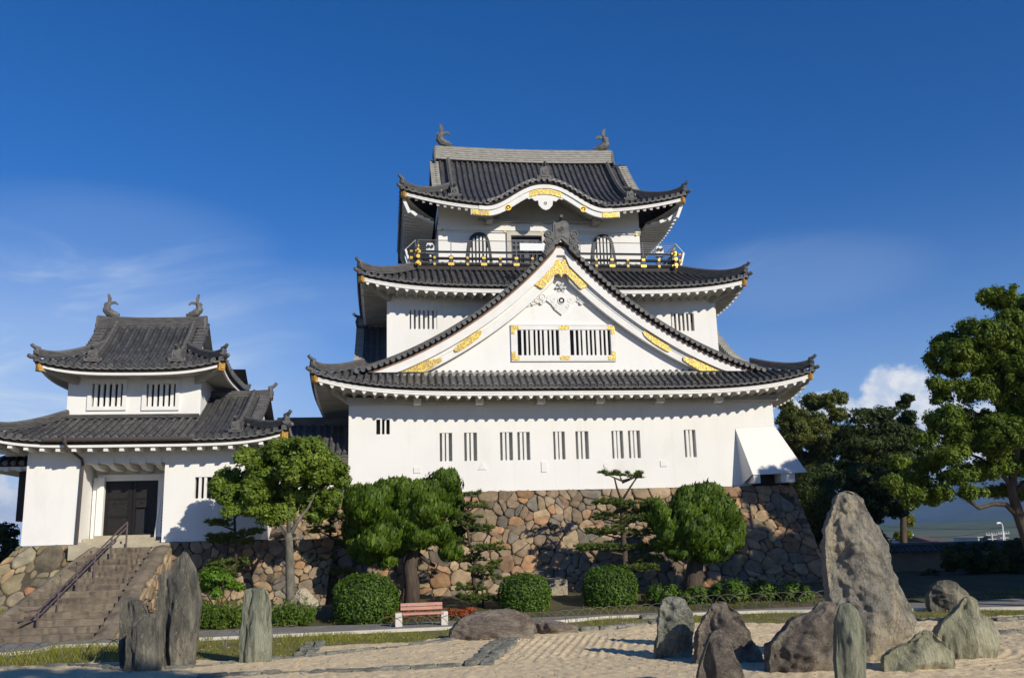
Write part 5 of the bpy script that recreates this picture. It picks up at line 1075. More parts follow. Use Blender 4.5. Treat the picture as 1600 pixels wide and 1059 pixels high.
uex, uey = [p.x for p in UE], [p.y for p in UE]
strip('turf_strip', [Vector((p.x, interp(p.x, uex, uey)-0.15, 0)) for p in kp], [p for p in kp], 0.0, 'turf')
nx, ny = 1000, 460; xs_ = np.linspace(-13, 30, nx); Yu = np.interp(xs_, uex, uey); T = np.linspace(0, 1, ny); X = np.repeat(xs_[:, None], ny, 1); Y = 13.0+(Yu[:, None]-13.0)*T[None]
Z = (vnoise(X, Y, 0.35, 1)-0.5)*0.05+(vnoise(X, Y, 2.2, 2)-0.5)*0.03+(vnoise(X, Y, 7.0, 3)-0.5)*0.026+(vnoise(X, Y, 17.0, 4)-0.5)*0.022
rake = lambda u, s: 0.5+0.5*np.sin(2*np.pi*u/s)
b1 = ((X > 2.6) & (X < 6.5) & (Y > 24.2) & (Y < 29.5) & (X > 2.2+(Y-24)*0.28)); w1 = rake(X-(Y-24)*0.3, 0.26)*(0.25+0.75*rake(Y+0.06*np.sin(X*9), 0.42))*(0.5+0.8*vnoise(X, Y, 2.5, 5))
b2 = (X >= 6.0) & (Y < 30); w2 = rake(np.hypot(X-11.8, (Y-23.5)*1.1)+0.05*vnoise(X, Y, 4, 61), 0.31)*(0.15+0.85*vnoise(X, Y, 1.9, 6))*(0.5+0.5*vnoise(X, Y, 9, 62)); b3 = (X < 3.4); w3 = rake(Y+0.1*X, 0.3)*0.5*vnoise(X, Y, 1.2, 7)
Z = Z+0.012+np.where(b1, w1*0.05, np.where(b2, w2*0.045, np.where(b3, w3*0.035, w2*0.03)))
Z[:, -1] = 0.0
sd_ = npmesh('sand', np.stack([X, Y, Z+0.01], -1).reshape(-1, 3), gridfaces(nx, ny), M['sand'], None, True); tag(sd_, kind='structure')
# planting bed rising to the foot of the stone walls
nx, ny = 160, 30; xs_ = np.linspace(-9.0, 44, nx); T = np.linspace(0, 1, ny); X = np.repeat(xs_[:, None], ny, 1); y0_ = 36.72+0.15*np.sin(xs_*1.7); Y = y0_[:, None]+(52.0-y0_[:, None])*T[None]
def bedz(x, y): return 0.05+0.5*np.clip((y-36.9)/5.5, 0, 1)**1.0*np.clip((x+9.6)/0.6, 0, 1)
Z = bedz(X, Y)+(vnoise(X, Y, 1.3, 9)-0.5)*0.12+(vnoise(X, Y, 5, 10)-0.5)*0.05; Z[:, 0] = -0.05
tag(npmesh('planting_bed', np.stack([X, Y, Z], -1).reshape(-1, 3), gridfaces(nx, ny), M['soil'], None, True), kind='structure')
m = MB(); m.grid([[(x, y, 0.02+0.16*max(0, (y-35))) for y in (35.0, 36.5, 40)] for x in (-30, -22, -13.6)]); tag(m.build('bank', M['turf']), kind='structure')

# ------------------------------------------------------------------ stone edging rows through the sand
M['slate'] = rockmat('slate', (0.310, 0.302, 0.240), (0.155, 0.155, 0.132), (0.419, 0.395, 0.310), (1, 1, 2.5), 3.0, 0.9, 0.03)
def edging(label, pts, width, seed, h=0.11, double=1):
    rr = random.Random(seed); pts = [Vector(p) for p in pts]; t = thing('stone_edging', label, 'stone edging', tuple(pts[0]), 'stone edging rows in the sand garden'); s = 0.0
    tot = [0.0]
    for a, b in zip(pts, pts[1:]): tot.append(tot[-1]+(b-a).length)
    def pos(q): k = max(0, min(len(pts)-2, int(np.searchsorted(tot, q))-1)); f = (q-tot[k])/max(1e-6, tot[k+1]-tot[k]); return pts[k].lerp(pts[k+1], f), (pts[k+1]-pts[k]).normalized()
    while s < tot[-1]:
        ln = rr.uniform(0.34, 0.85); 
        for dd in range(double):
            c, d = pos(min(tot[-1], s+ln/2)); nn = Vector((-d.y, d.x, 0)); w = width/double*rr.uniform(0.8, 1.08); c = c+nn*((dd-(double-1)/2)*width/double+rr.uniform(-0.03, 0.03)); hh = h*rr.uniform(0.55, 1.35); n = 10; m = MB(); r1, r2, r3 = [], [], []
            for k in range(n):
                a = 2*math.pi*k/n+rr.uniform(-0.12, 0.12); e = 1/max(abs(math.cos(a))**5+abs(math.sin(a))**5, 0.2)**0.2*rr.uniform(0.88, 1.03); p = c+d*(math.cos(a)*ln*0.52*e)+nn*(math.sin(a)*w*0.5*e)
                q = c+(p-c)*0.90; r1.append(p+Vector((0, 0, -0.06))); r2.append(p+Vector((0, 0, hh*0.7))); r3.append(q+Vector((0, 0, hh+rr.uniform(-0.02, 0.02))))
            m.grid([r1, r2, r3], True); m.f.append(tuple(len(m.v)-n+k for k in range(n))); P(m, 'edge_stone', 'slate', t)
        s += ln*0.97
G = lambda L_: [gd(px, py) for px, py in L_]
edging('thin slate edging curving past the green pillar rock', G([(-30, 1048), (110, 1040), (200, 1048), (300, 1043), (375, 1036), (424, 1032), (470, 1028), (564, 1018), (640, 1010), (703, 1001)]), 0.26, 1, 0.08)
edging('lowest slate edging along the bottom of the sand garden', G([(250, 1066), (330, 1060), (450, 1052), (600, 1049), (716, 1043)]), 0.28, 2, 0.09)
edging('wide slate edging running diagonally away from the camera', G([(746, 1043), (768, 1022), (785, 1008), (797, 997)]), 0.72, 3, 0.11, 2)
edging('dark slate edging slanting beside the yellow grass', G([(472, 1028), (482, 1018), (492, 1008)]), 0.6, 4, 0.10, 2)
edging('slate edging behind the grey green upright rock', G([(905, 987), (960, 984), (1000, 978), (1035, 975)]), 0.35, 5, 0.12)
edging('short slate edging at the far side of the sand behind the tall rock', G([(1000, 966), (1040, 964)]), 0.4, 6, 0.16)
edging('slate edging right of the pale green rock', G([(1430, 968), (1500, 972), (1560, 972), (1640, 968)]), 0.45, 7, 0.12)
edging('short slate edging at the right rim of the sand', G([(1560, 992), (1640, 990)]), 0.3, 8, 0.13)

# ------------------------------------------------------------------ garden rocks
def rock(name, label, rows, base, thick, mat, seed, amp=0.10, facet=0.8, vert=True, group='upright garden rocks', gz=0.0, lean=0.0, levels=72, seg=96):
    """boulder from its width at each height; thickness, facets and grain are its own"""
    p0 = gd(base[0], base[1], gz); dist = p0.dot(FH); rows = sorted(rows)
    def hp(px, py): d = ray(px, py); return EY+d*(dist/d.dot(FH))
    R_ = [(hp(a, y), hp(b, y)) for y, a, b in rows]; zs_ = [(q[0].z+q[1].z)/2 for q in R_][::-1]; la = [q[0].dot(RH) for q in R_][::-1]; lb = [q[1].dot(RH) for q in R_][::-1]
    zs_ = [min(zs_[0], gz-0.12)]+zs_[1:]; z0, z1 = zs_[0], zs_[-1]; wmax = max(b-a for a, b in zip(la, lb)); org = RH*((la[0]+lb[0])/2)+FH*dist; org.z = gz
    rp = random.Random(seed*7+1); pln = [(rp.uniform(0.80, 1.1), rp.uniform(-1.0, 1.0), rp.uniform(-0.35, 0.7)) for _ in range(5)]+[(rp.uniform(0.75, 1.0), rp.choice((-1, 1))*rp.uniform(0.5, 1.0), rp.uniform(-0.5, 0.5)) for _ in range(4)]; pln2 = [(rp.uniform(0.6, 1), rp.uniform(-0.6, 0.6), rp.uniform(-0.5, 0.5)) for _ in range(6)]
    V, Fc = [], []; sv = Vector((seed*3.1, seed*1.7, seed*0.9)); sz = Vector((1, 1, 0.35 if vert else 1.0))
    hs = [z0+(z1-z0)*(1-(1-k/(levels-1))**1.5) for k in range(levels)]
    for k, z in enumerate(hs):
        a, b = interp(z, zs_, la), interp(z, zs_, lb); w = (b-a)/2; c = (a+b)/2; tn = (z-z0)/(z1-z0); dep = thick*wmax/2*max(0.10, (w*2/wmax))**0.65
        if tn > 0.93: s_ = math.sqrt(max(0.0, 1-((tn-0.93)/0.07)**2)); dep *= max(0.12, s_)
        for j in range(seg):
            q = 2*math.pi*j/seg; cs, sn = math.cos(q), math.sin(q); e = 0.78
            x = c+w*math.copysign(abs(cs)**e, cs); yn = math.copysign(abs(sn)**e, sn); wv = mnoise.noise(Vector((cs*1.2, tn*3.0, seed*1.3)))*0.10; lim = min(a_+b_*cs+c_*(2*tn-1) for a_, b_, c_ in (pln if yn < 0 else pln2))+wv; yn = math.copysign(min(abs(yn), max(0.3, lim)), yn); y = dep*yn+lean*tn; pt = Vector((x, y, z)); pn = Vector((pt.x*sz.x, pt.y*sz.y, pt.z*sz.z))
            n1 = mnoise.noise(pn*1.1/max(0.5, wmax/1.6)+sv)*amp*1.0*wmax/1.4; dv, _ = mnoise.voronoi(pn*1.7/max(0.6, wmax/1.6)+sv); n2 = -(dv[1]-dv[0])*facet*amp*wmax/1.2
            d2, _ = mnoise.voronoi(pn*4.2+sv*2); n3 = mnoise.noise(pn*4.5+sv)*amp*0.5+mnoise.noise(pn*11+sv)*amp*0.28-(d2[1]-d2[0])*amp*0.45; q3 = Vector((pt.x*2.4, pt.y*2.4, pt.z*(0.7 if vert else 2.6)))+sv; rg = (0.5-abs(mnoise.noise(q3))*2.2)*amp*0.75+(0.5-abs(mnoise.noise(q3*2.3+sv))*2.2)*amp*0.35; dn = n1+n2+n3+rg
            od = Vector((cs*0.5, sn*1.0, 0)); fade = min(1, w/(0.25*wmax)+0.25); q_ = pt+od*dn*fade
            V.append(RH*q_.x+FH*(dist+q_.y)+Vector((0, 0, q_.z+n3*0.4*(1 if 0 < k else 0))))
    n = len(V); m = MB(); m.grid([V[k*seg:(k+1)*seg] for k in range(levels)], True); tp = sum((V[n-seg+j] for j in range(seg)), Vector())/seg+Vector((0, 0, 0.02)); m.v.append(tuple(tp)); m.f += [(n-seg+j, n-seg+(j+1) % seg, n) for j in range(seg)]
    o = m.build(name, mat, None, False, tuple(org)); tag(o, label, 'rock', group)
    o.data.polygons.foreach_set('use_smooth', [True]*len(o.data.polygons))
    return o
rk_dark = rockmat('dark_schist', (0.26, 0.24, 0.185), (0.115, 0.11, 0.095), (0.40, 0.36, 0.265), (1.5, 1.5, 0.45), 1.5)
rk_grn = rockmat('green_schist', (0.378, 0.392, 0.280), (0.224, 0.238, 0.175), (0.490, 0.483, 0.350), (2.0, 2.0, 0.4), 1.6)
rk_pale = rockmat('pale_green_schist', (0.494, 0.474, 0.312), (0.312, 0.312, 0.208), (0.624, 0.585, 0.403), (2.0, 1.2, 0.5), 1.5)
rk_gry = rockmat('grey_green_rock', (0.392, 0.392, 0.304), (0.217, 0.225, 0.181), (0.609, 0.594, 0.478), (1, 1, 1), 3.2)
rk_brn = rockmat('brown_rock', (0.30, 0.25, 0.195), (0.13, 0.113, 0.098), (0.48, 0.41, 0.31), (1, 1, 1.2), 2.6)
rk_tall = rockmat('tall_grey_tan_rock', (0.47, 0.43, 0.34), (0.24, 0.228, 0.195), (0.60, 0.50, 0.335), (1.1, 1.1, 0.6), 2.0)
rk_low = rockmat('low_purple_grey_rock', (0.377, 0.305, 0.240), (0.227, 0.182, 0.150), (0.494, 0.429, 0.325), (0.7, 1, 2.6), 1.8)
rk_wht = rockmat('pale_boulder', (0.529, 0.460, 0.345), (0.414, 0.356, 0.265), (0.598, 0.540, 0.425), (1, 1, 1), 2.0, 0.5)
rock('garden_rock', 'tallest dark rock of the left group, with a pointed top', [(862, 286, 290), (868, 281, 295), (886, 267, 302), (901, 248, 307), (920, 246, 310), (946, 245, 313), (992, 248, 311), (1050, 251, 302)], (275, 1042), 0.75, rk_dark, 1)
rock('garden_rock', 'narrow dark rock at the left edge of the left group', [(933, 200, 210), (940, 191, 222), (955, 189, 234), (990, 189, 236), (1046, 188, 236)], (212, 1041), 0.8, rk_dark, 2)
rock('garden_rock', 'streaked dark rock standing in front in the left group', [(955, 232, 250), (962, 222, 253), (976, 202, 253), (1014, 196, 252), (1056, 193, 252)], (223, 1048), 0.6, rk_dark, 3)
rock('garden_rock', 'lone green pillar rock with a flat top beside the yellow grass', [(917, 392, 412), (921, 384, 418), (930, 380, 422), (960, 379, 425), (1000, 376, 423), (1044, 371, 425)], (398, 1036), 0.75, rk_grn, 4)
rock('boulder', 'pale triangular boulder beside the round headed tree trunk', [(918, 468, 478), (925, 464, 485), (938, 459, 495), (952, 455, 503)], (479, 962), 0.8, rk_wht, 5, 0.06, group='low garden rocks', gz=0.12, vert=False)
rock('garden_rock', 'long low purple grey rock in front of the bench', [(950, 788, 798), (954, 745, 806), (960, 728, 820), (968, 715, 836), (982, 703, 836), (992, 702, 835), (1006, 704, 833)], (768, 998), 0.55, rk_low, 6, 0.08, 0.7, False, 'low garden rocks')
rock('garden_rock', 'flat grey slab lying at the right end of the long low rock', [(967, 838, 846), (972, 832, 880), (980, 830, 903), (995, 830, 906)], (868, 989), 0.7, rk_low, 7, 0.06, 0.6, False, 'low garden rocks')
rock('garden_rock', 'grey green upright rock with a rounded top left of the brown rock', [(932, 1040, 1062), (937, 1034, 1072), (956, 1028, 1081), (975, 1027, 1085), (992, 1026, 1084), (1016, 1021, 1083), (1036, 1020, 1082)], (1051, 1029), 0.8, rk_gry, 8, 0.09, 0.6, False)
rock('garden_rock', 'brown humped rock between the grey green rock and the lying rock', [(940, 1118, 1134), (948, 1106, 1145), (960, 1098, 1157), (980, 1088, 1169), (1000, 1084, 1178), (1030, 1082, 1192), (1050, 1082, 1196)], (1138, 1036), 0.8, rk_brn, 9, 0.10, 0.6, False)
rock('garden_rock', 'pointed brown rock nearest the camera, in front of the humped rock', [(984, 1118, 1128), (990, 1109, 1135), (1008, 1100, 1141), (1032, 1093, 1152), (1054, 1088, 1161), (1085, 1086, 1165)], (1126, 1076), 0.85, rk_brn, 10, 0.08, 0.5, True)
rock('garden_rock', 'big brown rock leaning on the left of the tallest rock', [(940, 1280, 1300), (952, 1268, 1312), (962, 1240, 1318), (985, 1218, 1322), (1006, 1199, 1322), (1027, 1196, 1320), (1060, 1200, 1316)], (1258, 1048), 0.8, rk_brn, 11, 0.10, 0.7, False)
rock('garden_rock', 'tallest rock of the garden, a rough grey and tan monolith', [(767, 1318, 1331), (771, 1308, 1341), (780, 1300, 1348), (806, 1292, 1359), (830, 1287, 1373), (857, 1285, 1387), (893, 1286, 1391), (903, 1287, 1399), (940, 1295, 1416), (968, 1299, 1430), (988, 1301, 1430), (1006, 1302, 1418), (1044, 1304, 1400)], (1352, 1032), 0.62, rk_tall, 12, 0.11, 0.7, False, levels=110, seg=130)
rock('garden_rock', 'slim green striped pillar rock in front of the tallest rock', [(942, 1312, 1330), (950, 1309, 1337), (975, 1304, 1347), (995, 1302, 1353), (1030, 1303, 1353), (1059, 1306, 1352), (1094, 1306, 1352)], (1329, 1084), 0.8, rk_grn, 13, 0.09, 0.5)
rock('garden_rock', 'low jagged green rock between the pillar and the pale green rock', [(984, 1440, 1450), (992, 1425, 1463), (1002, 1414, 1475), (1012, 1396, 1486), (1022, 1377, 1492), (1038, 1376, 1498), (1056, 1378, 1492)], (1437, 1046), 0.5, rk_pale, 14, 0.10, 0.7, False, 'low garden rocks')
rock('garden_rock', 'pale green pointed rock at the right of the garden', [(932, 1506, 1520), (938, 1501, 1526), (956, 1488, 1532), (970, 1470, 1548), (988, 1458, 1557), (1010, 1462, 1558), (1040, 1480, 1550)], (1512, 1028), 0.7, rk_pale, 15, 0.09, 0.7)
rock('garden_rock', 'dark rock in deep shade behind the pale green rock', [(906, 1465, 1487), (914, 1454, 1497), (928, 1447, 1512), (945, 1448, 1520), (958, 1452, 1520)], (1484, 954), 0.8, rk_dark, 16, 0.08, 0.6, False)
# squared block let into the foot of the keep wall
m = MB(); a = at(858, 906, 41.6); b = at(888, 936, 41.6); m.box(a.x, b.x, 41.6, 43.4, 0.2, a.z+0.03); o = m.build('stone_block', rk_tall, None, False, (a.x, 42, 0.3)); bv = o.modifiers.new('edge', 'BEVEL'); bv.width = 0.06; bv.segments = 2; tag(o, 'squared pale stone block at the foot of the keep wall', 'stone block')
m = MB(); a = at(496, 952, 38.2); b = at(508, 974, 38.2); m.box(a.x-0.05, a.x+0.75, 38.2, 38.9, -0.05, 0.62); o = m.build('stone_block', rk_low, None, False, (a.x, 38.2, 0)); bv = o.modifiers.new('edge', 'BEVEL'); bv.width = 0.08; bv.segments = 2; tag(o, 'brown stone block left of the large round bush', 'stone block')

# ------------------------------------------------------------------ bench
bx = thing('park_bench', 'salmon slatted bench on two white stone ends by the path', 'bench', (1.3, 35.25, 0))
for x in (0.42, 2.06): m = MB(); m.prism([(34.98, 0), (35.02, 0.42), (35.05, 0.47), (35.50, 0.47), (35.56, 0)], (x-0.12, 0, 0), (0, 1, 0), (0, 0, 1), (1, 0, 0), 0.25); o = P(m, 'leg', 'bleg', bx); bv = o.modifiers.new('edge', 'BEVEL'); bv.width = 0.02; bv.segments = 2
m = MB()
for k in range(4): m.box(0.56, 2.04, 34.99+k*0.13, 34.99+k*0.13+0.11, 0.40, 0.46)
P(m, 'seat', 'wood_pink', bx); m = MB()
for k in range(2): m.beam((0.50, 35.56+k*0.05, 0.59+k*0.13), (2.02, 35.56+k*0.05, 0.59+k*0.13), 0.04, 0.11)
bk = P(m, 'backrest', 'wood_pink', bx); m = MB()
for x in (0.72, 1.8): m.beam((x, 35.5, 0.38), (x, 35.64, 0.78), 0.05, 0.03, (0, 1, 0))
P(m, 'back_support', 'black', bk)

# ------------------------------------------------------------------ wire hoop fences
def hoops(label, pts, w=0.95, h=0.5, seed=1):
    rr = random.Random(seed); pts = [Vector(p) for p in pts]; t = thing('wire_fence', label, 'wire fence', tuple(pts[0]), 'wire hoop fences'); tot = [0.0]
    for a, b in zip(pts, pts[1:]): tot.append(tot[-1]+(b-a).length)
    s = 0.0
    while s < tot[-1]-w/2:
        k = max(0, min(len(pts)-2, int(np.searchsorted(tot, s+0.001))-1)); d = (pts[k+1]-pts[k]).normalized(); p = pts[k]+d*(s-tot[k]); n_ = Vector((-d.y, d.x, 0)); m = MB(); tilt = rr.uniform(-0.05, 0.08)
        m.tube([p+d*(w/2-w/2*math.cos(q))+Vector((0, 0, h*math.sin(q)**0.8 if 0 < q < math.pi else -0.05))+n_*tilt*math.sin(q) for q in [math.pi*j/12 for j in range(13)]], 0.011, 5, False); P(m, 'hoop', 'wire', t); s += w*0.52
hoops('row of rusty wire hoops in the grass left of the dark rocks', G([(-40, 1036), (60, 1033), (190, 1026), (340, 1012), (470, 1003)]), 0.95, 0.52, 1)
hoops('row of pale wire hoops along the bed in front of the bench and round bushes', [p+Vector((0, 0, 0.0)) for p in G([(585, 986), (700, 983), (850, 977), (960, 967), (1040, 961)])], 1.0, 0.46, 2)
hoops('row of wire hoops in the shade behind the tallest rock', [Vector((x, 36.6, 0.05)) for x in (11.0, 14.0, 17.0, 20.0)], 1.1, 0.55, 3)

# ------------------------------------------------------------------ foliage
def unit(a): return a/np.maximum(np.linalg.norm(a, axis=1, keepdims=True), 1e-6)
def rdir(n): return unit(nrg.normal(size=(n, 3)))
def leaf_quads(C, D, N_, la, lb):
    """diamond leaves: centre, long axis, face normal, half length, half width"""
    D = unit(D); S = unit(np.cross(D, N_)); la = np.broadcast_to(la, (len(C),))[:, None]; lb = np.broadcast_to(lb, (len(C),))[:, None]
    V = np.stack([C-D*la, C+S*lb, C+D*la, C-S*lb], 1).reshape(-1, 3); return V, np.arange(len(V)).reshape(-1, 4)
def blob_leaves(blobs, dens, sub, leaf, aspect, upb=0.3, droop=0.0, shell=0.55, flat=0.72):
    """leaf clumps on the skin of each blob; leaves spread through each clump"""
    Cs, Ds, Ns = [], [], []
    for (c, r) in blobs:
        c, r = np.array(c), np.array(r); area = 4*math.pi*(np.prod(r)**(2/3)); nc = max(5, int(area/(math.pi*sub*sub)*1.15)); d = rdir(nc); cc = c+d*r*(1.0-sub*0.45/r.mean())*(1+nrg.normal(0, 0.09, (nc, 1))); k = max(6, int(dens*sub*sub*12))
        for q, dq in zip(cc, d):
            s_ = sub*nrg.uniform(0.6, 1.25); p = rdir(k)*(nrg.uniform(shell, 1.0, (k, 1)))*s_*np.array([1, 1, flat]); Cs.append(q+p); Ns.append(unit(unit(p)*0.8+dq*0.5+np.array([0, 0, upb])+nrg.normal(0, 0.45, (k, 3)))); Ds.append(nrg.normal(size=(k, 3))+dq*0.6-np.array([0, 0, droop]))
    C, D, N_ = np.vstack(Cs), np.vstack(Ds), np.vstack(Ns); D = D-N_*np.sum(D*N_, 1, keepdims=True); L_ = leaf*nrg.uniform(0.65, 1.25, len(C)); return leaf_quads(C, D, N_, L_, L_*aspect)
def ragged(blobs, k, f=0.62):
    out = []
    for c, r in blobs:
        r = np.array(r)
        for d in rdir(k): out.append((np.array(c)+d*r*nrg.uniform(0.3, 0.62), r*f*nrg.uniform(0.7, 1.2, 3)))
    return out
def pxb(specs, Y, dys=0.55):
    """blob list given on the photograph at distance Y, spread in depth"""
    out = []
    for i, sp in enumerate(specs):
        px, py, rx = sp[0], sp[1], sp[2]; rz = sp[3] if len(sp) > 3 else rx; dy = sp[4] if len(sp) > 4 else (((i*0.618) % 1)-0.5)*dys*2*rx*Y/F; k = Y/F; p = at(px, py, Y+dy); out.append(((p.x, p.y, p.z), (rx*k, rx*k*0.95, rz*k)))
    return out
def trunk(t, lines, mat):
    m = MB()
    for pts, rs in lines: m.tube(pts, rs, 9)
    return P(m, 'trunk', mat, t, True)
def pl(L_, Y, dy=0.0):
    return [at(x, y, Y+dy*i/max(1, len(L_)-1)) for i, (x, y) in enumerate(L_)]
def tree(name, label, cat, Y, base, tl, tmat, specs, lmat, dens, sub, leaf, asp, group=None, dys=0.6, split=0, **kw):
    b = at(base[0], base[1], Y); t = thing(name, label, cat, tuple(b), group); lines = []
    for L_, r0, r1 in tl: pts = pl(L_, Y); n = len(pts); lines.append((pts, [lerp(r0, r1, i/(n-1)) for i in range(n)]))
    if lines: lines[0][0].insert(0, lines[0][0][0]-Vector((0, 0, 0.5))); lines[0][1].insert(0, lines[0][1][0]*1.35); trunk(t, lines, tmat)
    bl = pxb(specs, Y, dys); bl = ragged(bl, split) if split else bl; V, Q = blob_leaves(bl, dens, sub, leaf, asp, **kw); npmesh('crown', V, Q, M[lmat], t); return t
# round headed tree before the gate tower
tree('broadleaf_tree', 'fresh green broadleaf tree with a grey trunk before the gate tower', 'tree', 37.9, (453, 965), [([(455, 965), (453, 900), (452, 866), (451, 832)], 0.20, 0.14), ([(452, 838), (435, 812), (408, 796), (385, 785)], 0.10, 0.04), ([(451, 840), (466, 812), (482, 792), (492, 770)], 0.10, 0.03), ([(451, 835), (452, 790), (450, 740)], 0.11, 0.04), ([(440, 815), (420, 805), (400, 812)], 0.07, 0.03), ([(462, 818), (450, 785), (430, 750)], 0.07, 0.03), ([(455, 885), (442, 878)], 0.10, 0.07)], 'barkg',
     [(470, 722, 42, 36), (428, 745, 40, 34), (385, 716, 25, 25), (362, 752, 30, 26), (347, 772, 25, 20), (400, 775, 36, 28), (447, 775, 38, 30), (500, 738, 38, 36), (525, 752, 22, 26), (492, 700, 24, 16), (378, 788, 26, 16), (490, 775, 30, 24), (420, 800, 22, 12), (455, 698, 22, 14), (412, 712, 26, 22), (440, 710, 30, 22), (480, 745, 36, 30), (520, 730, 24, 20), (340, 755, 16, 16), (375, 770, 28, 22), (515, 775, 22, 16), (420, 770, 36, 26), (438, 808, 36, 14), (398, 800, 28, 14), (488, 796, 32, 16), (518, 780, 24, 16), (358, 795, 22, 12), (400, 735, 34, 28), (450, 745, 40, 34)], 'lf_broad', 105, 0.24, 0.08, 0.5, dys=1.0, split=3, flat=0.9)
# clipped junipers
def juniper(label, Y, base, tl, specs, lean, n_m2=150, group='large clipped junipers'):
    b = at(base[0], base[1], Y); t = thing('juniper_tree', label, 'tree', tuple(b), group); lines = []
    for L_, r0, r1 in tl: pts = pl(L_, Y); n = len(pts); lines.append((pts, [lerp(r0, r1, i/(n-1)) for i in range(n)]))
    trunk(t, lines, 'bark'); Vs, m = [], MB(); Cs, Ds, Ns, Ls = [], [], [], []
    bl = []
    for c, r in pxb(specs, Y, 0.5):
        c, r = np.array(c), np.array(r); bl.append((c, r*0.80))
        for d in rdir(9):
            if d[1] < 0.5: bl.append((c+d*r*0.62+np.array([0, -0.04, 0.05]), r*nrg.uniform(0.30, 0.50)*np.array([1, 1, 0.9])))
    for i, (c, r) in enumerate(bl):
        area = 4*math.pi*(np.prod(r)**(2/3)); n = int(area*n_m2*2.6); d = rdir(n); u = d*5.2*r.mean(); f = np.array([mnoise.noise(Vector((q[0]*1.3-q[2]*lean*1.5, q[1]*1.3, q[2]*0.7))+Vector((i*3.3, 0, 0))) for q in u])*0.30
        p = c+d*r*(0.97+f[:, None])+nrg.normal(0, 0.012, (n, 3)); Cs.append(p); upv = np.array([lean*1.2, 0, 1.0]); dd = upv-d*(d@upv)[:, None]*0.75+d*0.30+nrg.normal(0, 0.2, (n, 3)); Ds.append(dd); Ns.append(d+np.array([0, 0, 0.15])+nrg.normal(0, 0.28, (n, 3))); Ls.append(0.075*nrg.uniform(0.6, 1.5, n)*(1+1.3*(nrg.random(n) < 0.035)))
        rows = []
        for a in range(9):
            th = math.pi*a/8; rows.append([tuple(c+r*0.86*np.array([math.sin(th)*math.cos(q), math.sin(th)*math.sin(q), math.cos(th)])) for q in [2*math.pi*k/14 for k in range(14)]])
        m.grid(rows, True)
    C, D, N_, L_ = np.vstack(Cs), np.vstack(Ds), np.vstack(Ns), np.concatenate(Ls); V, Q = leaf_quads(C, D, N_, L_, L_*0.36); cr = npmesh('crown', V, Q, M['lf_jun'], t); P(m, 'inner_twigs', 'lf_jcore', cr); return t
juniper('large clipped juniper with flame like tufts behind the bench', 39.3, (643, 957), [([(641, 960), (644, 915), (640, 885), (650, 850), (660, 820)], 0.36, 0.2), ([(655, 850), (630, 835), (600, 820)], 0.16, 0.08), ([(650, 862), (672, 880), (680, 884)], 0.10, 0.07), ([(655, 845), (690, 830)], 0.14, 0.08), ([(626, 945), (640, 905), (645, 860)], 0.16, 0.12)],
        [(575, 792, 39, 40, -0.6), (612, 772, 38, 30, 0.3), (650, 778, 38, 34, -0.2), (690, 764, 38, 36, 0.4), (712, 792, 17, 38, 0.8), (556, 830, 24, 24, 0.3), (592, 846, 36, 30, -0.8), (640, 820, 30, 22, -0.8), (682, 832, 32, 22, -0.5), (618, 858, 20, 16, 0.4), (700, 850, 17, 17, 0.1), (566, 812, 26, 20, -0.2), (668, 800, 36, 26, -0.9), (612, 812, 30, 24, -0.3), (578, 870, 20, 13, -0.5), (548, 790, 15, 16, 0.2), (713, 830, 16, 25, 0.9), (650, 842, 34, 18, -0.7), (704, 866, 20, 12, -0.3), (606, 878, 18, 10, -0.4), (560, 858, 20, 16, -0.2)], 0.22)
juniper('large clipped juniper with a domed crown in front of the shaded stone wall', 39.6, (1088, 935), [([(1082, 940), (1084, 905), (1088, 870), (1092, 830)], 0.5, 0.22), ([(1090, 865), (1120, 845)], 0.16, 0.1), ([(1088, 870), (1050, 840)], 0.14, 0.08), ([(1074, 945), (1080, 900), (1086, 875)], 0.22, 0.15)],
        [(1095, 788, 42, 34, 0.3), (1120, 806, 44, 42, -0.2), (1070, 790, 32, 28, 0.2), (1148, 828, 22, 34, 0.2), (1030, 806, 24, 26, -0.2), (1048, 836, 24, 26, -0.6), (1092, 836, 40, 32, -0.9), (1126, 856, 26, 16, -0.6), (1014, 798, 16, 18, 0.3), (1105, 770, 30, 20, 0.2), (1072, 815, 34, 26, -0.5), (1140, 845, 22, 22, -0.3), (1060, 850, 22, 16, -0.3), (1062, 864, 24, 12, -0.5), (1108, 866, 34, 14, -0.5), (1030, 850, 16, 14, -0.3)], 0.3)
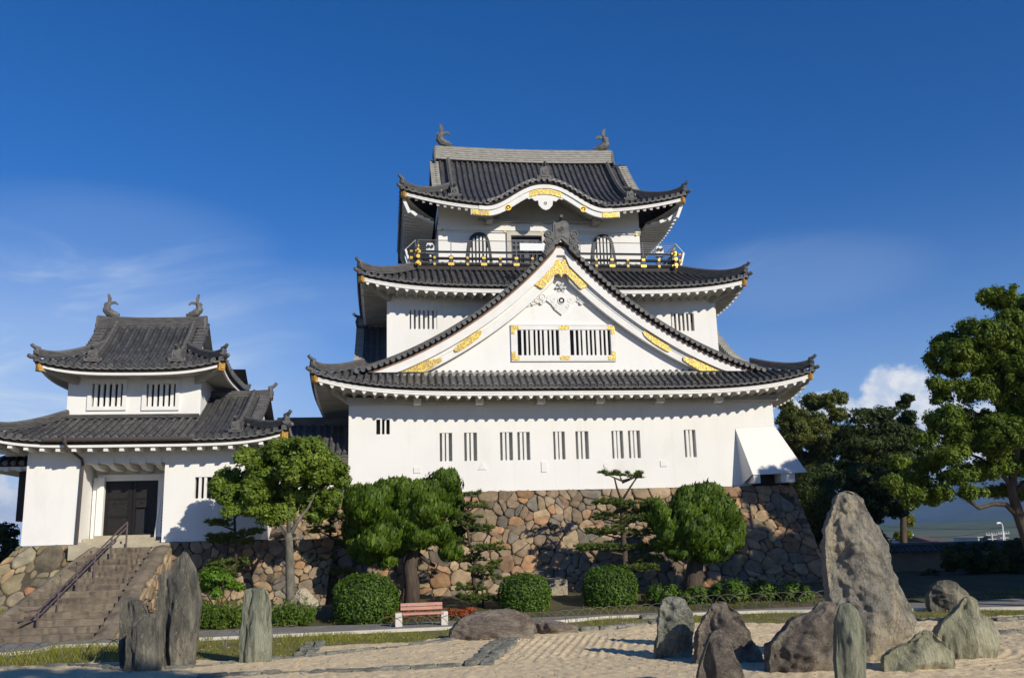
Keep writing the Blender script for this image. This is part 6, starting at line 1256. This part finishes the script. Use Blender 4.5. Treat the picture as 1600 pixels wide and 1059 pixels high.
# round bushes
def bush(label, px, py, rx, rz, Y, group='round clipped bushes', lm='lf_bush', dens=1150, leaf=0.055, lump=0.10, name='round_bush'):
    c = at(px, py, Y); k = Y/F; r = np.array([rx*k, rx*k*0.95, rz*k]); c_ = np.array(c); t = thing(name, label, 'bush', (c.x, c.y, max(0.0, c.z-r[2]*0.95)), group)
    n = int(4*math.pi*(np.prod(r)**(2/3))*dens*0.45); d = rdir(n); f = np.array([mnoise.noise(Vector(q)*3.2+Vector(c)) for q in d])*lump+np.array([mnoise.noise(Vector(q)*9+Vector(c)) for q in d])*lump*0.7; sq = 1/np.maximum(np.abs(d)**2.6 @ np.ones(3), 0.3)**(1/2.6)
    p = c_+d*r*(sq*(0.98+f))[:, None]*nrg.uniform(0.9, 1.03, (n, 1)); ok = p[:, 2] > -0.02; p, d = p[ok], d[ok]; n = len(p); N_ = unit(d+nrg.normal(0, 0.55, (n, 3))+np.array([0, 0, 0.25])); D = nrg.normal(size=(n, 3))+np.array([0, 0, 0.5]); D = D-N_*np.sum(D*N_, 1, keepdims=True); L_ = leaf*nrg.uniform(0.6, 1.35, n)
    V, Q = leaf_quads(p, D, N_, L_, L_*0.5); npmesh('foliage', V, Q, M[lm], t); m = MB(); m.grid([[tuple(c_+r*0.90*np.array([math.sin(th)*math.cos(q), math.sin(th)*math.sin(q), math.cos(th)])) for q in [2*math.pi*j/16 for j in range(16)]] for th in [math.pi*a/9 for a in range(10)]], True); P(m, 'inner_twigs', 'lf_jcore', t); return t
bush('largest round clipped bush, left of the bench', 571, 938, 48, 39, 37.4)
bush('round clipped bush behind the long low rock', 819, 930, 40, 33, 38.6)
bush('round clipped bush between the stone block and the grey green rock', 953, 922, 42, 38, 38.8)
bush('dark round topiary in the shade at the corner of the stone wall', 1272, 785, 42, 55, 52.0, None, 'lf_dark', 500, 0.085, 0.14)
# cloud pruned pines
def pine(label, Y, base, tl, pads, group='thin cloud pruned pines', lm='lf_pine', k_=560):
    b = at(base[0], base[1], Y); t = thing('pine_tree', label, 'tree', tuple(b), group); lines = []
    for L_, r0, r1 in tl: pts = pl(L_, Y); n = len(pts); lines.append((pts, [lerp(r0, r1, i/(n-1)) for i in range(n)]))
    m0 = tl[0][0]; Cs, Ds, Ns, Ls = [], [], [], []
    for i, (px, py, rx, rz) in enumerate(pads):
        k = Y/F; dy = (((i*0.618) % 1)-0.5)*1.6*rx*k; c = np.array(at(px, py, Y+dy)); r = np.array([rx*k, rx*k*0.8, rz*k]); ntuft = max(8, int(r[0]*r[1]*105))
        tx = np.interp(py+8, [q[1] for q in m0][::-1], [q[0] for q in m0][::-1]); a = at(tx, min(m0[0][1], py+10), Y); lines.append(([a, a.lerp(Vector(c), 0.5)+Vector((0, 0, -0.03)), Vector(c)+Vector((0, 0, -0.05))], [0.045, 0.035, 0.02]))
        e = nrg.uniform(-1, 1, (ntuft*2, 3)); e = e[np.sum(e[:, :2]**2, 1) < 1][:ntuft]; tc = c+e*r*np.array([1, 1, 0.8])
        for q in tc:
            n = int(k_/14); d = rdir(n); d[:, 2] = np.abs(d[:, 2])*0.9+0.15; d = unit(d); L0 = 0.085*nrg.uniform(0.7, 1.3, n); Cs.append(q+d*L0[:, None]); Ds.append(d); Ns.append(rdir(n)); Ls.append(L0)
    trunk(t, lines, 'bark'); C, D, N_, L_ = np.vstack(Cs), np.vstack(Ds), np.vstack(Ns), np.concatenate(Ls); V, Q = leaf_quads(C, D, N_, L_, 0.015); npmesh('crown', V, Q, M[lm], t); return t
pine('slender pruned pine right of the large juniper, against sunlit stones', 39.4, (752, 955), [([(752, 958), (745, 930), (740, 905), (742, 880), (733, 845), (728, 805), (738, 775)], 0.10, 0.04), ([(755, 950), (753, 905), (750, 880)], 0.05, 0.03)],
     [(738, 772, 14, 4), (742, 790, 20, 5), (736, 808, 18, 5), (750, 826, 26, 6), (720, 818, 20, 6), (762, 856, 26, 7), (732, 874, 22, 6), (752, 890, 25, 6), (764, 902, 18, 5), (738, 918, 24, 6), (752, 936, 27, 6), (722, 846, 18, 6), (770, 880, 14, 5), (728, 932, 16, 5)])
pine('taller pruned pine with a forked top left of the domed juniper', 40.2, (979, 900), [([(980, 915), (977, 885), (974, 840), (972, 800), (972, 778)], 0.17, 0.08), ([(972, 785), (964, 762), (960, 746)], 0.06, 0.03), ([(972, 782), (984, 762), (996, 744)], 0.06, 0.03)],
     [(952, 741, 15, 5), (968, 741, 15, 5), (992, 744, 14, 5), (1000, 741, 10, 4), (955, 785, 28, 7), (987, 788, 26, 7), (945, 808, 22, 6), (990, 812, 30, 7), (940, 832, 28, 6), (1000, 833, 25, 6), (932, 856, 35, 6), (988, 856, 35, 6), (1012, 874, 26, 6), (1002, 888, 28, 6), (1022, 858, 20, 6), (960, 828, 20, 6), (976, 800, 18, 6), (1005, 802, 16, 5)])
pine('small thin pine in the shade against the gate tower wall', 39.6, (368, 858), [([(369, 880), (368, 850), (366, 800), (364, 775)], 0.07, 0.03)], [(345, 818, 22, 6), (350, 840, 26, 6), (392, 832, 20, 5), (372, 800, 18, 5), (340, 845, 16, 5), (380, 846, 18, 5), (360, 880, 30, 7), (345, 895, 25, 6)])
pine('dark thin pine in the shade behind the largest round bush', 41.4, (514, 935), [([(513, 950), (515, 880), (517, 800)], 0.09, 0.05)], [(505, 806, 22, 6), (532, 808, 20, 6), (500, 828, 22, 6), (536, 850, 20, 6), (498, 872, 25, 7), (532, 894, 22, 6), (520, 915, 22, 6), (545, 830, 16, 5), (490, 905, 20, 6), (490, 790, 18, 5)])
# leafy shrubs and sprigs in the bed
def shrub(label, Y, specs, lm, dens, sub, leaf, asp, base, group, stems=4, name='leafy_shrub', upb=0.4):
    b = at(base[0], base[1], Y); t = thing(name, label, 'shrub', tuple(b), group); m = MB(); bl = pxb(specs, Y, 0.7)
    for i in range(stems): c = Vector(bl[i % len(bl)][0]); q = Vector((b.x+rng.uniform(-.15, .15), b.y, b.z-0.2)); m.tube([q, q.lerp(c, 0.5)+Vector((rng.uniform(-.08, .08), 0, 0)), c], [0.03, 0.022, 0.012], 6)
    P(m, 'stems', 'bark', t); V, Q = blob_leaves(bl, dens, sub, leaf, asp, upb=upb); V[:, 2] = np.maximum(V[:, 2], 0.02); npmesh('foliage', V, Q, M[lm], t); return t
shrub('small bright green shrub in front of the shaded gate tower wall', 38.4, [(330, 900, 18, 13), (316, 912, 12, 9), (352, 905, 14, 10), (368, 914, 11, 8), (340, 925, 12, 8)], 'lf_bright', 90, 0.22, 0.085, 0.5, (345, 945), 'small shrubs in the planting bed', 5)
def sprigs(label, cx, w, Y0, n, h, group, lm='sprig'):
    t = thing('low_hedge', label, 'hedge', (cx, Y0, 0.0), group); C = np.stack([nrg.uniform(cx-w/2, cx+w/2, n), nrg.uniform(Y0-0.4, Y0+0.5, n)], 1); Cs, Ds, Ns, Ls = [], [], [], []
    for x, y in C:
        hh = h*nrg.uniform(0.55, 1.15)*(0.8+0.4*math.sin(x*3.1)**2); k = 26; s = nrg.uniform(0.15, 1, k); lean = nrg.normal(0, 0.12, 2); p = np.stack([x+lean[0]*s*hh*2+nrg.normal(0, 0.05, k), y+lean[1]*s*hh*2+nrg.normal(0, 0.05, k), s*hh], 1); d = rdir(k); d[:, 2] = np.abs(d[:, 2])+0.3; Cs.append(p); Ds.append(d); Ns.append(rdir(k)+np.array([0, -0.3, 0.5])); Ls.append(0.055*nrg.uniform(0.7, 1.3, k))
    C, D, N_, L_ = np.vstack(Cs), np.vstack(Ds), np.vstack(Ns), np.concatenate(Ls); V, Q = leaf_quads(C, D, N_, L_, L_*0.42); npmesh('foliage', V, Q, M[lm], t); return t
LH = 'low sprig hedges along the path'
x0 = at(310, 965, 37.2).x; x1 = at(382, 965, 37.2).x; x2 = at(424, 965, 37.2).x; x3 = at(488, 965, 37.2).x
sprigs('low yellow green hedge between the dark rocks and the green pillar rock', (x0+x1)/2, x1-x0+0.3, 37.3, 200, 0.85, LH); sprigs('low yellow green hedge right of the green pillar rock', (x2+x3)/2, x3-x2, 37.3, 170, 0.8, LH)
for i, (px, py, rx, rz, lab) in enumerate(((1035, 927, 26, 17, 'low shrub behind the grey green upright rock'), (1085, 930, 24, 14, 'low shrub at the foot of the domed juniper'), (1140, 922, 28, 17, 'low shrub behind the brown humped rock'), (1190, 922, 24, 16, 'low shrub in the shade of the stone wall right of the juniper'), (1240, 925, 26, 16, 'low dark shrub left of the tallest rock'))):
    shrub(lab, 38.6+0.2*(i % 2), [(px, py, rx, rz), (px-rx*0.7, py+6, rx*0.5, rz*0.7), (px+rx*0.7, py+5, rx*0.5, rz*0.75)], 'lf_bush', 60, 0.2, 0.075, 0.5, (px, 948), 'low shrubs right of the round bushes', 4, 'low_shrub')
# grass and flowers
def grass(name, label, pts, n, h, mat='grass', kind='stuff', wdt=0.008):
    n = len(pts) if n is None else n; a = nrg.uniform(0, 6.28, n); L_ = h*nrg.uniform(0.5, 1.25, n); D = np.stack([np.cos(a)*0.45, np.sin(a)*0.45, np.ones(n)], 1); C = np.column_stack([pts[:, 0], pts[:, 1], pts[:, 2]]); C[:, 2] += L_*0.45; N_ = np.stack([np.sin(a), -np.cos(a), np.zeros(n)], 1); V, Q = leaf_quads(C, D, N_, L_*0.55, wdt); o = npmesh(name, V, Q, M[mat]); tag(o, label, 'grass' if mat == 'grass' else 'flowers', None, kind); return o
n = 26000; gx = nrg.uniform(-14, 34, n); lo = np.interp(gx, uex, uey)+0.05; hi = np.interp(gx, [p.x for p in kp], [p.y for p in kp])-0.12; gy = lo+(hi-lo)*nrg.random(n); keep_ = (vnoise(gx, gy, 1.4, 21)+0.55*np.exp(-((gx+2.6)/1.8)**2)+0.4*(gx < -5)) > 0.52; gx, gy = gx[keep_], gy[keep_]
hh = 0.09+0.20*np.exp(-((gx+2.6)/1.6)**2-((gy-31)/1.6)**2)+0.13*(gx < -5.5)
grass('grass', 'yellow green grass strip between the sand garden and the path', np.stack([gx, gy, np.zeros_like(gx)], 1), len(gx), hh)
n = 9000; gx = nrg.uniform(-9, 30, n); gy = nrg.uniform(36.75, 38.6, n); k_ = vnoise(gx, gy, 1.2, 22) > 0.42; gx, gy = gx[k_], gy[k_]; grass('grass', 'sparse short grass along the front of the planting bed', np.stack([gx, gy, bedz(gx, gy)], 1), len(gx), 0.08)
n = 2200; gx = nrg.uniform(-16.5, -13.4, n); gy = nrg.uniform(35.2, 39, n); grass('grass', 'bright weeds on the bank left of the stone steps', np.stack([gx, gy, 0.02+0.16*(gy-35)], 1), n, 0.32, 'grass', 'stuff', 0.02)
def litter(name, label, n, x0, x1, y0, y1, size, mat, zf):
    gx, gy = nrg.uniform(x0, x1, n), nrg.uniform(y0, y1, n); V, Q = leaf_quads(np.stack([gx, gy, zf(gx, gy)], 1), nrg.normal(size=(n, 3))*np.array([1, 1, 0.25]), np.array([0, 0, 1.0])+nrg.normal(0, 0.25, (n, 3)), size*nrg.uniform(0.6, 1.3, n), size*0.45); tag(npmesh(name, V, Q, mat), label, 'leaf litter', None, 'stuff')
leafbrown = pbr('fallen_leaf', (0.17, 0.09, 0.035), (0.28, 0.17, 0.06), 3.0, 0.8)
litter('fallen_leaves', 'small brown fallen leaves scattered on the sand, path and bed', 2600, -12, 24, 20, 38.5, 0.035, leafbrown, lambda x, y: np.where(y > 36.8, bedz(x, y)+0.06, 0.075))
pv, pf = [], []; ico = MB(); ico.tube([(0, 0, -0.3), (0, 0, 0.0), (0, 0, 0.45), (0, 0, 0.6)], [0.6, 1, 0.75, 0.2], 6); pb = MB()
for _ in range(700):
    x, y = rng.uniform(-10, 22), rng.uniform(19, 33.5); q = rng.uniform(0.012, 0.034); a = rng.uniform(0, 6.28); pb.add([(x+q*(vx*math.cos(a)*1.3-vy*math.sin(a)), y+q*(vx*math.sin(a)*1.3+vy*math.cos(a)), 0.045+q*vz) for vx, vy, vz in ico.v], ico.f)
po = pb.build('pebbles', rk_wht); tag(po, 'loose grey pebbles scattered over the sand garden', 'pebbles', None, 'stuff')
fx0, fx1 = at(690, 960, 37.2).x, at(728, 960, 37.2).x; n = 700; xs2 = np.concatenate([nrg.uniform(fx0, fx1+0.4, n), nrg.uniform(fx0-2.3, fx0-0.1, 260)]); ys2 = nrg.uniform(36.9, 37.6, n+260); zs2 = bedz(xs2, ys2)+nrg.uniform(0.05, 0.30, n+260); V, Q = leaf_quads(np.stack([xs2, ys2, zs2], 1), rdir(n+260), rdir(n+260), 0.05, 0.035); tag(npmesh('flower_bed', V, Q, M['flower']), 'orange red flowers behind the bench end', 'flowers', None, 'stuff')

# ------------------------------------------------------------------ trees right of the keep and beyond
BT = 'trees right of the castle keep'
tree('feathery_tree', 'feathery yellow green tree just right of the castle keep', 'tree', 60.0, (1250, 880), [([(1255, 880), (1252, 760), (1250, 650)], 0.3, 0.1), ([(1290, 880), (1292, 760), (1300, 640)], 0.25, 0.08)], 'bark', [(1240, 640, 26, 26), (1262, 628, 24, 20), (1290, 632, 26, 22), (1312, 622, 14, 14), (1310, 650, 18, 22), (1240, 685, 34, 34), (1285, 690, 40, 36), (1318, 690, 16, 26), (1255, 740, 44, 36), (1300, 740, 36, 36), (1225, 655, 14, 20), (1228, 720, 18, 40), (1330, 740, 30, 30), (1270, 660, 30, 24), (1300, 665, 26, 22)], 'lf_cyp', 40, 0.38, 0.14, 0.28, BT, split=4)
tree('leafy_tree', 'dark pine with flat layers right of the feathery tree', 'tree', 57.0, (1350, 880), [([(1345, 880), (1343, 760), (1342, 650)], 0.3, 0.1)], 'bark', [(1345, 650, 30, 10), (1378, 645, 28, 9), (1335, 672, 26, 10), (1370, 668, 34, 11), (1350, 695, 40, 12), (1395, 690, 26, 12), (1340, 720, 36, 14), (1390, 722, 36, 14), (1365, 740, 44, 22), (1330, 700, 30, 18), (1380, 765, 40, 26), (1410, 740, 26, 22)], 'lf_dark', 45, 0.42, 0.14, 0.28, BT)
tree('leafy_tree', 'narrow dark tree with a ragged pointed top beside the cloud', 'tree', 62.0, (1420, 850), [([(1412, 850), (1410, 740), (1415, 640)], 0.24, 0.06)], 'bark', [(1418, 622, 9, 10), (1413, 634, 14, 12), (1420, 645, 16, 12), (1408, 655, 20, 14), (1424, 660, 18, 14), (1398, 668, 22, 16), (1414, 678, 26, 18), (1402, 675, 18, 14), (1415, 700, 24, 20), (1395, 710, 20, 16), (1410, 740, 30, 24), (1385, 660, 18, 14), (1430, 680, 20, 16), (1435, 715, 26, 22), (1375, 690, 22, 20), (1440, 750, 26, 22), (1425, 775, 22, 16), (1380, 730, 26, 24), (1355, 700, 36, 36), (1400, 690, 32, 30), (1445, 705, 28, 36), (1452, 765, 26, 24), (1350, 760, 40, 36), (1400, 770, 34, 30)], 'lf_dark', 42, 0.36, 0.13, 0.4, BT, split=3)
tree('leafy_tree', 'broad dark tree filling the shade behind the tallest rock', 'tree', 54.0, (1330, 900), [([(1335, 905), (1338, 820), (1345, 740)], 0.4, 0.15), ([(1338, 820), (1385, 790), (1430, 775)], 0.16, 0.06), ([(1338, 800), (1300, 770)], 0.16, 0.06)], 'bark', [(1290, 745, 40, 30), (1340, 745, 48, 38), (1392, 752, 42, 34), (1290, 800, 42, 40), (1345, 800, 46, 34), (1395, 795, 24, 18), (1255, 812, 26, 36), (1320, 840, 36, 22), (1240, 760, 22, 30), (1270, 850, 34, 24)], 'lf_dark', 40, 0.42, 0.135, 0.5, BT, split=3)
tree('leafy_tree', 'small yellow green tree glimpsed under the branches by the boundary wall', 'tree', 72.0, (1412, 850), [([(1412, 852), (1410, 800)], 0.12, 0.05)], 'bark', [(1415, 812, 12, 15), (1404, 836, 11, 9), (1398, 792, 16, 12), (1420, 830, 8, 9), (1408, 770, 14, 10)], 'lf_yel', 45, 0.3, 0.12, 0.5, BT, split=3)
tree('leafy_tree', 'big spreading tree with a curved trunk at the right edge', 'tree', 33.0, (1618, 905), [([(1625, 905), (1606, 845), (1590, 800), (1580, 765), (1588, 700), (1600, 600), (1605, 500)], 0.26, 0.08), ([(1592, 808), (1572, 788), (1552, 787), (1530, 794), (1505, 776), (1480, 766), (1455, 758)], 0.11, 0.03), ([(1582, 760), (1560, 735), (1530, 715), (1490, 700)], 0.10, 0.03), ([(1590, 690), (1560, 640), (1530, 580)], 0.11, 0.03), ([(1582, 775), (1610, 745), (1640, 730)], 0.1, 0.04), ([(1598, 620), (1640, 560)], 0.1, 0.04), ([(1588, 720), (1540, 660), (1495, 640)], 0.07, 0.02)], 'bark',
     [(1562, 466, 38, 24), (1605, 470, 44, 36), (1522, 512, 34, 20), (1478, 532, 26, 15), (1466, 548, 18, 10), (1556, 522, 44, 28), (1500, 575, 34, 18), (1488, 600, 24, 12), (1610, 550, 56, 44), (1556, 600, 46, 34), (1478, 642, 28, 14), (1512, 650, 36, 20), (1500, 690, 44, 20), (1565, 680, 48, 30), (1625, 640, 56, 50), (1440, 690, 26, 10), (1452, 728, 40, 13), (1530, 735, 46, 15), (1400, 752, 26, 9), (1610, 720, 40, 24), (1518, 768, 26, 8), (1470, 668, 30, 12), (1405, 720, 22, 10), (1470, 770, 24, 8), (1420, 785, 16, 7), (1540, 560, 40, 30), (1580, 500, 34, 26), (1590, 600, 50, 40), (1530, 610, 40, 26), (1600, 680, 50, 36), (1545, 655, 44, 30), (1490, 560, 30, 22), (1470, 620, 22, 16), (1540, 700, 40, 22), (1480, 705, 40, 18), (1570, 730, 40, 20), (1500, 745, 36, 14), (1430, 745, 30, 12), (1460, 655, 24, 14), (1620, 600, 50, 40), (1455, 560, 12, 12), (1585, 560, 46, 36), (1680, 560, 70, 60), (1690, 660, 70, 55), (1720, 470, 60, 50), (1650, 500, 50, 45), (1700, 420, 50, 36), (1500, 540, 30, 22), (1470, 575, 22, 14), (1460, 600, 16, 10), (1640, 600, 50, 50), (1665, 700, 60, 40), (1720, 600, 60, 60), (1640, 680, 50, 40), (1710, 745, 50, 30), (1560, 768, 34, 10), (1450, 772, 36, 12), (1412, 765, 22, 12), (1605, 765, 36, 18), (1520, 560, 40, 30), (1490, 660, 34, 20), (1530, 670, 40, 26), (1600, 640, 50, 36), (1650, 760, 50, 30)], 'lf_camp', 92, 0.24, 0.075, 0.45, BT, dys=1.1, shell=0.2, split=5, flat=1.0, droop=0.4)
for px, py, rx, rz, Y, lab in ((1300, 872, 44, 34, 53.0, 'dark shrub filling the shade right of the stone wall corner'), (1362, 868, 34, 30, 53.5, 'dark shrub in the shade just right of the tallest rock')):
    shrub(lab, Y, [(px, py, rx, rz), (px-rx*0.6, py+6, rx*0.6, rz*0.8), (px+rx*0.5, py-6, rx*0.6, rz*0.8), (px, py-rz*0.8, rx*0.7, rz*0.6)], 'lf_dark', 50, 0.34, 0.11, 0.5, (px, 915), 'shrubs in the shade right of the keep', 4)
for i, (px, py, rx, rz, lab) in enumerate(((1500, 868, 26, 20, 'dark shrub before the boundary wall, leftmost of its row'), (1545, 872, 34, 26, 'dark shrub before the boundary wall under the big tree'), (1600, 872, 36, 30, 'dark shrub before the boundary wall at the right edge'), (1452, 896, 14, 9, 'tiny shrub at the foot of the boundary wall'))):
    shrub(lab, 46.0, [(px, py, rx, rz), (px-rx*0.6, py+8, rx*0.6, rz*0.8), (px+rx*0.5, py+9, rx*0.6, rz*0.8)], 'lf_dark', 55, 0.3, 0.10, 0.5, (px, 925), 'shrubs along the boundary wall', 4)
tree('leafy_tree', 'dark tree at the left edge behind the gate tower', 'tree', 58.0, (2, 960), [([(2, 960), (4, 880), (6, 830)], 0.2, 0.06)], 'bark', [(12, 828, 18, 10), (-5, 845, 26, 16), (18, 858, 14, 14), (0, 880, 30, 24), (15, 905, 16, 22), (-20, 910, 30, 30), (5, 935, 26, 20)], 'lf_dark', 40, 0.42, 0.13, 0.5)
# boundary wall and the town beyond
bw = thing('boundary_wall', 'low earthen boundary wall with a tiled coping at the right', 'wall', (30.0, 51.0, 0.0)); a, b = Vector((22.5, 52.0, 0)), Vector((52.0, 47.0, 0)); d = (b-a).normalized(); nn = Vector((d.y, -d.x, 0))
m = MB(); m.beam(a+Vector((0, 0, 0.8)), b+Vector((0, 0, 0.8)), 0.45, 1.7); P(m, 'wall_body', 'clay', bw)
m = MB(); rows = [[p+nn*0.55+Vector((0, 0, 1.62)), p+Vector((0, 0, 1.92)), p-nn*0.55+Vector((0, 0, 1.62))] for p in (a, b)]; m.grid(rows); n = int((b-a).length/0.3)
for i in range(n): p = a.lerp(b, i/n); m.tube([p+nn*0.6+Vector((0, 0, 1.62)), p+Vector((0, 0, 1.95))], 0.07, 6)
m.tube([a+Vector((0, 0, 2.0)), b+Vector((0, 0, 2.0))], 0.12, 8); P(m, 'tiled_coping', 'tile', bw)
def house(label, px, py0, py1, w, Y, roof, wallm, dp=8, flat=False):
    c = at(px, py1, Y); top = at(px, py0, Y).z; W_ = w*Y/F; zb = -1.5; t = thing('town_house', label, 'house', (c.x, Y, zb), 'houses beyond the boundary wall'); hz = lerp(c.z, top, 0.25 if not flat else 0.9); m = MB(); m.box(c.x-W_/2, c.x+W_/2, Y, Y+dp, zb, hz); P(m, 'wall', wallm, t); m = MB()
    if flat: m.box(c.x-W_/2-0.3, c.x+W_/2+0.3, Y-0.3, Y+dp+0.3, hz+0.003, top)
    else: m.prism([(Y-0.6, hz), (Y+dp*0.5, top), (Y+dp+0.6, hz)], (c.x-W_/2-0.4, 0, 0), (0, 1, 0), (0, 0, 1), (1, 0, 0), W_+0.8)
    P(m, 'roof', roof, t); m = MB()
    for i in range(3): x = c.x+(i-1)*W_*0.28; m.box(x-W_*0.07, x+W_*0.07, Y-0.05, Y-0.002, lerp(zb, hz, 0.72), lerp(zb, hz, 0.92))
    P(m, 'window', 'dark', t)
house('brown roofed house seen over the boundary wall', 1461, 836, 848, 13, 118, 'roofbrown', 'tan'); house('white house left of the brown roofed house', 1440, 842, 850, 16, 140, 'house', 'house', flat=True); house('pale grey house under the small yellow green tree', 1404, 845, 853, 18, 150, 'house', 'house'); house('white house right of the brown roofed house', 1480, 841, 850, 14, 160, 'roofbrown', 'house'); house('low white block near the street lamp', 1537, 838, 848, 18, 170, 'house', 'house', flat=True); house('grey roofed house below the street lamp', 1575, 836, 848, 20, 165, 'ridge2', 'house')
lp = at(1566, 850, 110); t = thing('street_lamp', 'tall grey street lamp beyond the boundary wall', 'street lamp', (lp.x, 110, -1.5)); a = at(1566, 817, 110); m = MB(); m.tube([(lp.x, 110, -1.5), (a.x, 110, a.z-0.4), (a.x-0.1, 110, a.z), (a.x-0.45, 110, a.z+0.05)], [0.10, 0.07, 0.05, 0.04], 8); P(m, 'pole', 'paint', t); m = MB(); m.tube([(a.x-0.25, 110, a.z+0.06), (a.x-0.75, 110, a.z)], [0.10, 0.13], 8); P(m, 'lamp_head', 'paint', t)
for px, py0, lab in ((1549, 832, 'utility pole with cross arms left of the street lamp'), (1426, 834, 'plain utility pole beside the yellow green tree'), (1568, 830, 'utility pole with cross arms just behind the street lamp')):
    Y = 130; b = at(px, py0, Y); t = thing('utility_pole', lab, 'utility pole', (b.x, Y, -1.5), 'utility poles in the town'); m = MB(); m.tube([(b.x, Y, -1.5), (b.x, Y, b.z)], [0.17, 0.12], 8); P(m, 'pole', 'house', t)
    if px != 1426:
        m = MB(); m.beam((b.x-0.9, Y, b.z-0.3), (b.x+0.9, Y, b.z-0.3), 0.1, 0.1); m.beam((b.x-0.7, Y, b.z-0.9), (b.x+0.7, Y, b.z-0.9), 0.1, 0.1); [m.tube([(b.x+q, Y, b.z-0.3), (b.x+q, Y, b.z+0.05)], 0.06, 6) for q in (-0.8, -0.4, 0.4, 0.8)]; P(m, 'cross_arm', 'house', t)
for k, (p, q) in enumerate((((1380, 822), (1640, 818)), ((1440, 838), (1570, 821)))):
    a, b = at(*p, 130), at(*q, 130); m = MB(); m.tube([a.lerp(b, i/12)-Vector((0, 0, 0.6*math.sin(math.pi*i/12))) for i in range(13)], 0.03, 5); o = m.build('power_line', M['dark'], None, False, tuple(a)); tag(o, ('upper', 'lower')[k]+' power line sagging in front of the far hills', 'power line')
# hills
M['hill'] = pbr('forested_hill', (0.018, 0.035, 0.010), (0.036, 0.06, 0.016), 0.02, 0.95, 0.0, None, (1, 1, 1), 8.0, 0.2)
nx, ny = 260, 60; az_ = np.linspace(R(14), R(52), nx); dist = np.linspace(2600, 7600, ny); A, Dd = np.meshgrid(az_, dist, indexing='ij'); X, Y = np.sin(A)*Dd, np.cos(A)*Dd
px_az = [math.atan2(ray(x, y).x, ray(x, y).y) for x, y in ((1250, 800), (1420, 800), (1470, 790), (1518, 775), (1560, 779), (1600, 771), (1700, 762))]; hts = [130, 165, 205, 275, 255, 300, 305]
Hh = np.interp(A, px_az, hts); tt = np.clip((Dd-2600)/4200, 0, 1); bump = (vnoise(X, Y, 1/700, 31)-0.5)*230+(vnoise(X, Y, 1/260, 32)-0.5)*170+(vnoise(X, Y, 1/110, 33)-0.5)*60; Z = Hh*tt**1.6*1.02+bump*tt*(1-0.75*tt)+(vnoise(X, Y, 1/320, 34)-0.5)*26*tt-2; Z[:, -1] = -20
tag(npmesh('hills', np.stack([X, Y, Z], -1).reshape(-1, 3), gridfaces(nx, ny), M['hill'], None, True), kind='structure')
fa_, fd_ = np.meshgrid(np.linspace(R(12), R(54), 240), np.linspace(900, 2400, 40), indexing='ij'); X, Y = np.sin(fa_)*fd_, np.cos(fa_)*fd_; tt = np.clip((fd_-900)/1300, 0, 1)
Z = -2+tt*(1+11*vnoise(X, Y, 1/420, 41)+7*vnoise(X, Y, 1/90, 42)); Z[:, -1] = -10; M['foothill'] = pbr('wooded_foothill', (0.035, 0.065, 0.018), (0.075, 0.105, 0.032), 0.012, 0.95, 0.0, None, (1, 1, 1), 8.0, 0.2, c3=(0.16, 0.155, 0.12), s3=0.02)
tag(npmesh('foothills', np.stack([X, Y, Z], -1).reshape(-1, 3), gridfaces(240, 40), M['foothill'], None, True), kind='structure')
# trees standing right of and behind the camera: their shade falls on the garden
def shade_tree(label, x, y, crown, r, n=16, lf=0.22, dens=10):
    t = thing('leafy_tree', label, 'tree', (x, y, 0), 'trees round the sand garden'); trunk(t, [([(x, y, -0.2), (x+0.2, y, crown*0.5), (x, y, crown)], [0.4, 0.3, 0.15])], 'bark'); bl = []
    for i in range(n): d = rdir(1)[0]; q = np.array([x, y, crown])+d*np.array([r, r, r*0.8])*0.75; bl.append((q, np.array([0.42*r]*3)))
    V, Q = blob_leaves(bl, dens, 0.6, lf, 0.5, shell=0.2); npmesh('crown', V, Q, M['lf_dark'], t)

SHADE = [(8.9, 0.4, 13.6, 2.3, 'tall leafy tree whose shade falls on the left group of rocks'), (3.4, -4.6, 9.4, 2.6, 'leafy tree whose shade falls on the near edge of the sand'), (34.0, 27.0, 9.0, 5.0, 'leafy tree whose shade falls on the boundary wall shrubs'), (40.0, 35.0, 10.5, 7.0, 'leafy tree whose shade falls on the trees right of the castle keep'), (41.0, 30.0, 10.0, 5.5, 'leafy tree whose shade falls on the far right of the planting bed')]

# ------------------------------------------------------------------ air between here and the hills
def haze():
    m = bpy.data.materials.new('haze_air'); m.use_nodes = True; N = m.node_tree.nodes; N.clear(); o = N.new('ShaderNodeOutputMaterial'); v = N.new('ShaderNodeVolumePrincipled'); v.inputs['Color'].default_value = (0.34, 0.56, 1.0, 1); v.inputs['Density'].default_value = HAZE; v.inputs['Anisotropy'].default_value = 0.0; m.node_tree.links.new(v.outputs[0], o.inputs['Volume'])
    b = MB(); b.box(-9000, 9000, -400, 9000, -40, 345); ob = b.build('haze', m); ob['kind'] = 'stuff'; ob['label'] = 'thin blue air in front of the far hills'; ob['category'] = 'haze'
HAZE = 0.00009
haze()
for (x, y, cz, r, lab) in SHADE: shade_tree(lab, x, y, cz, r)
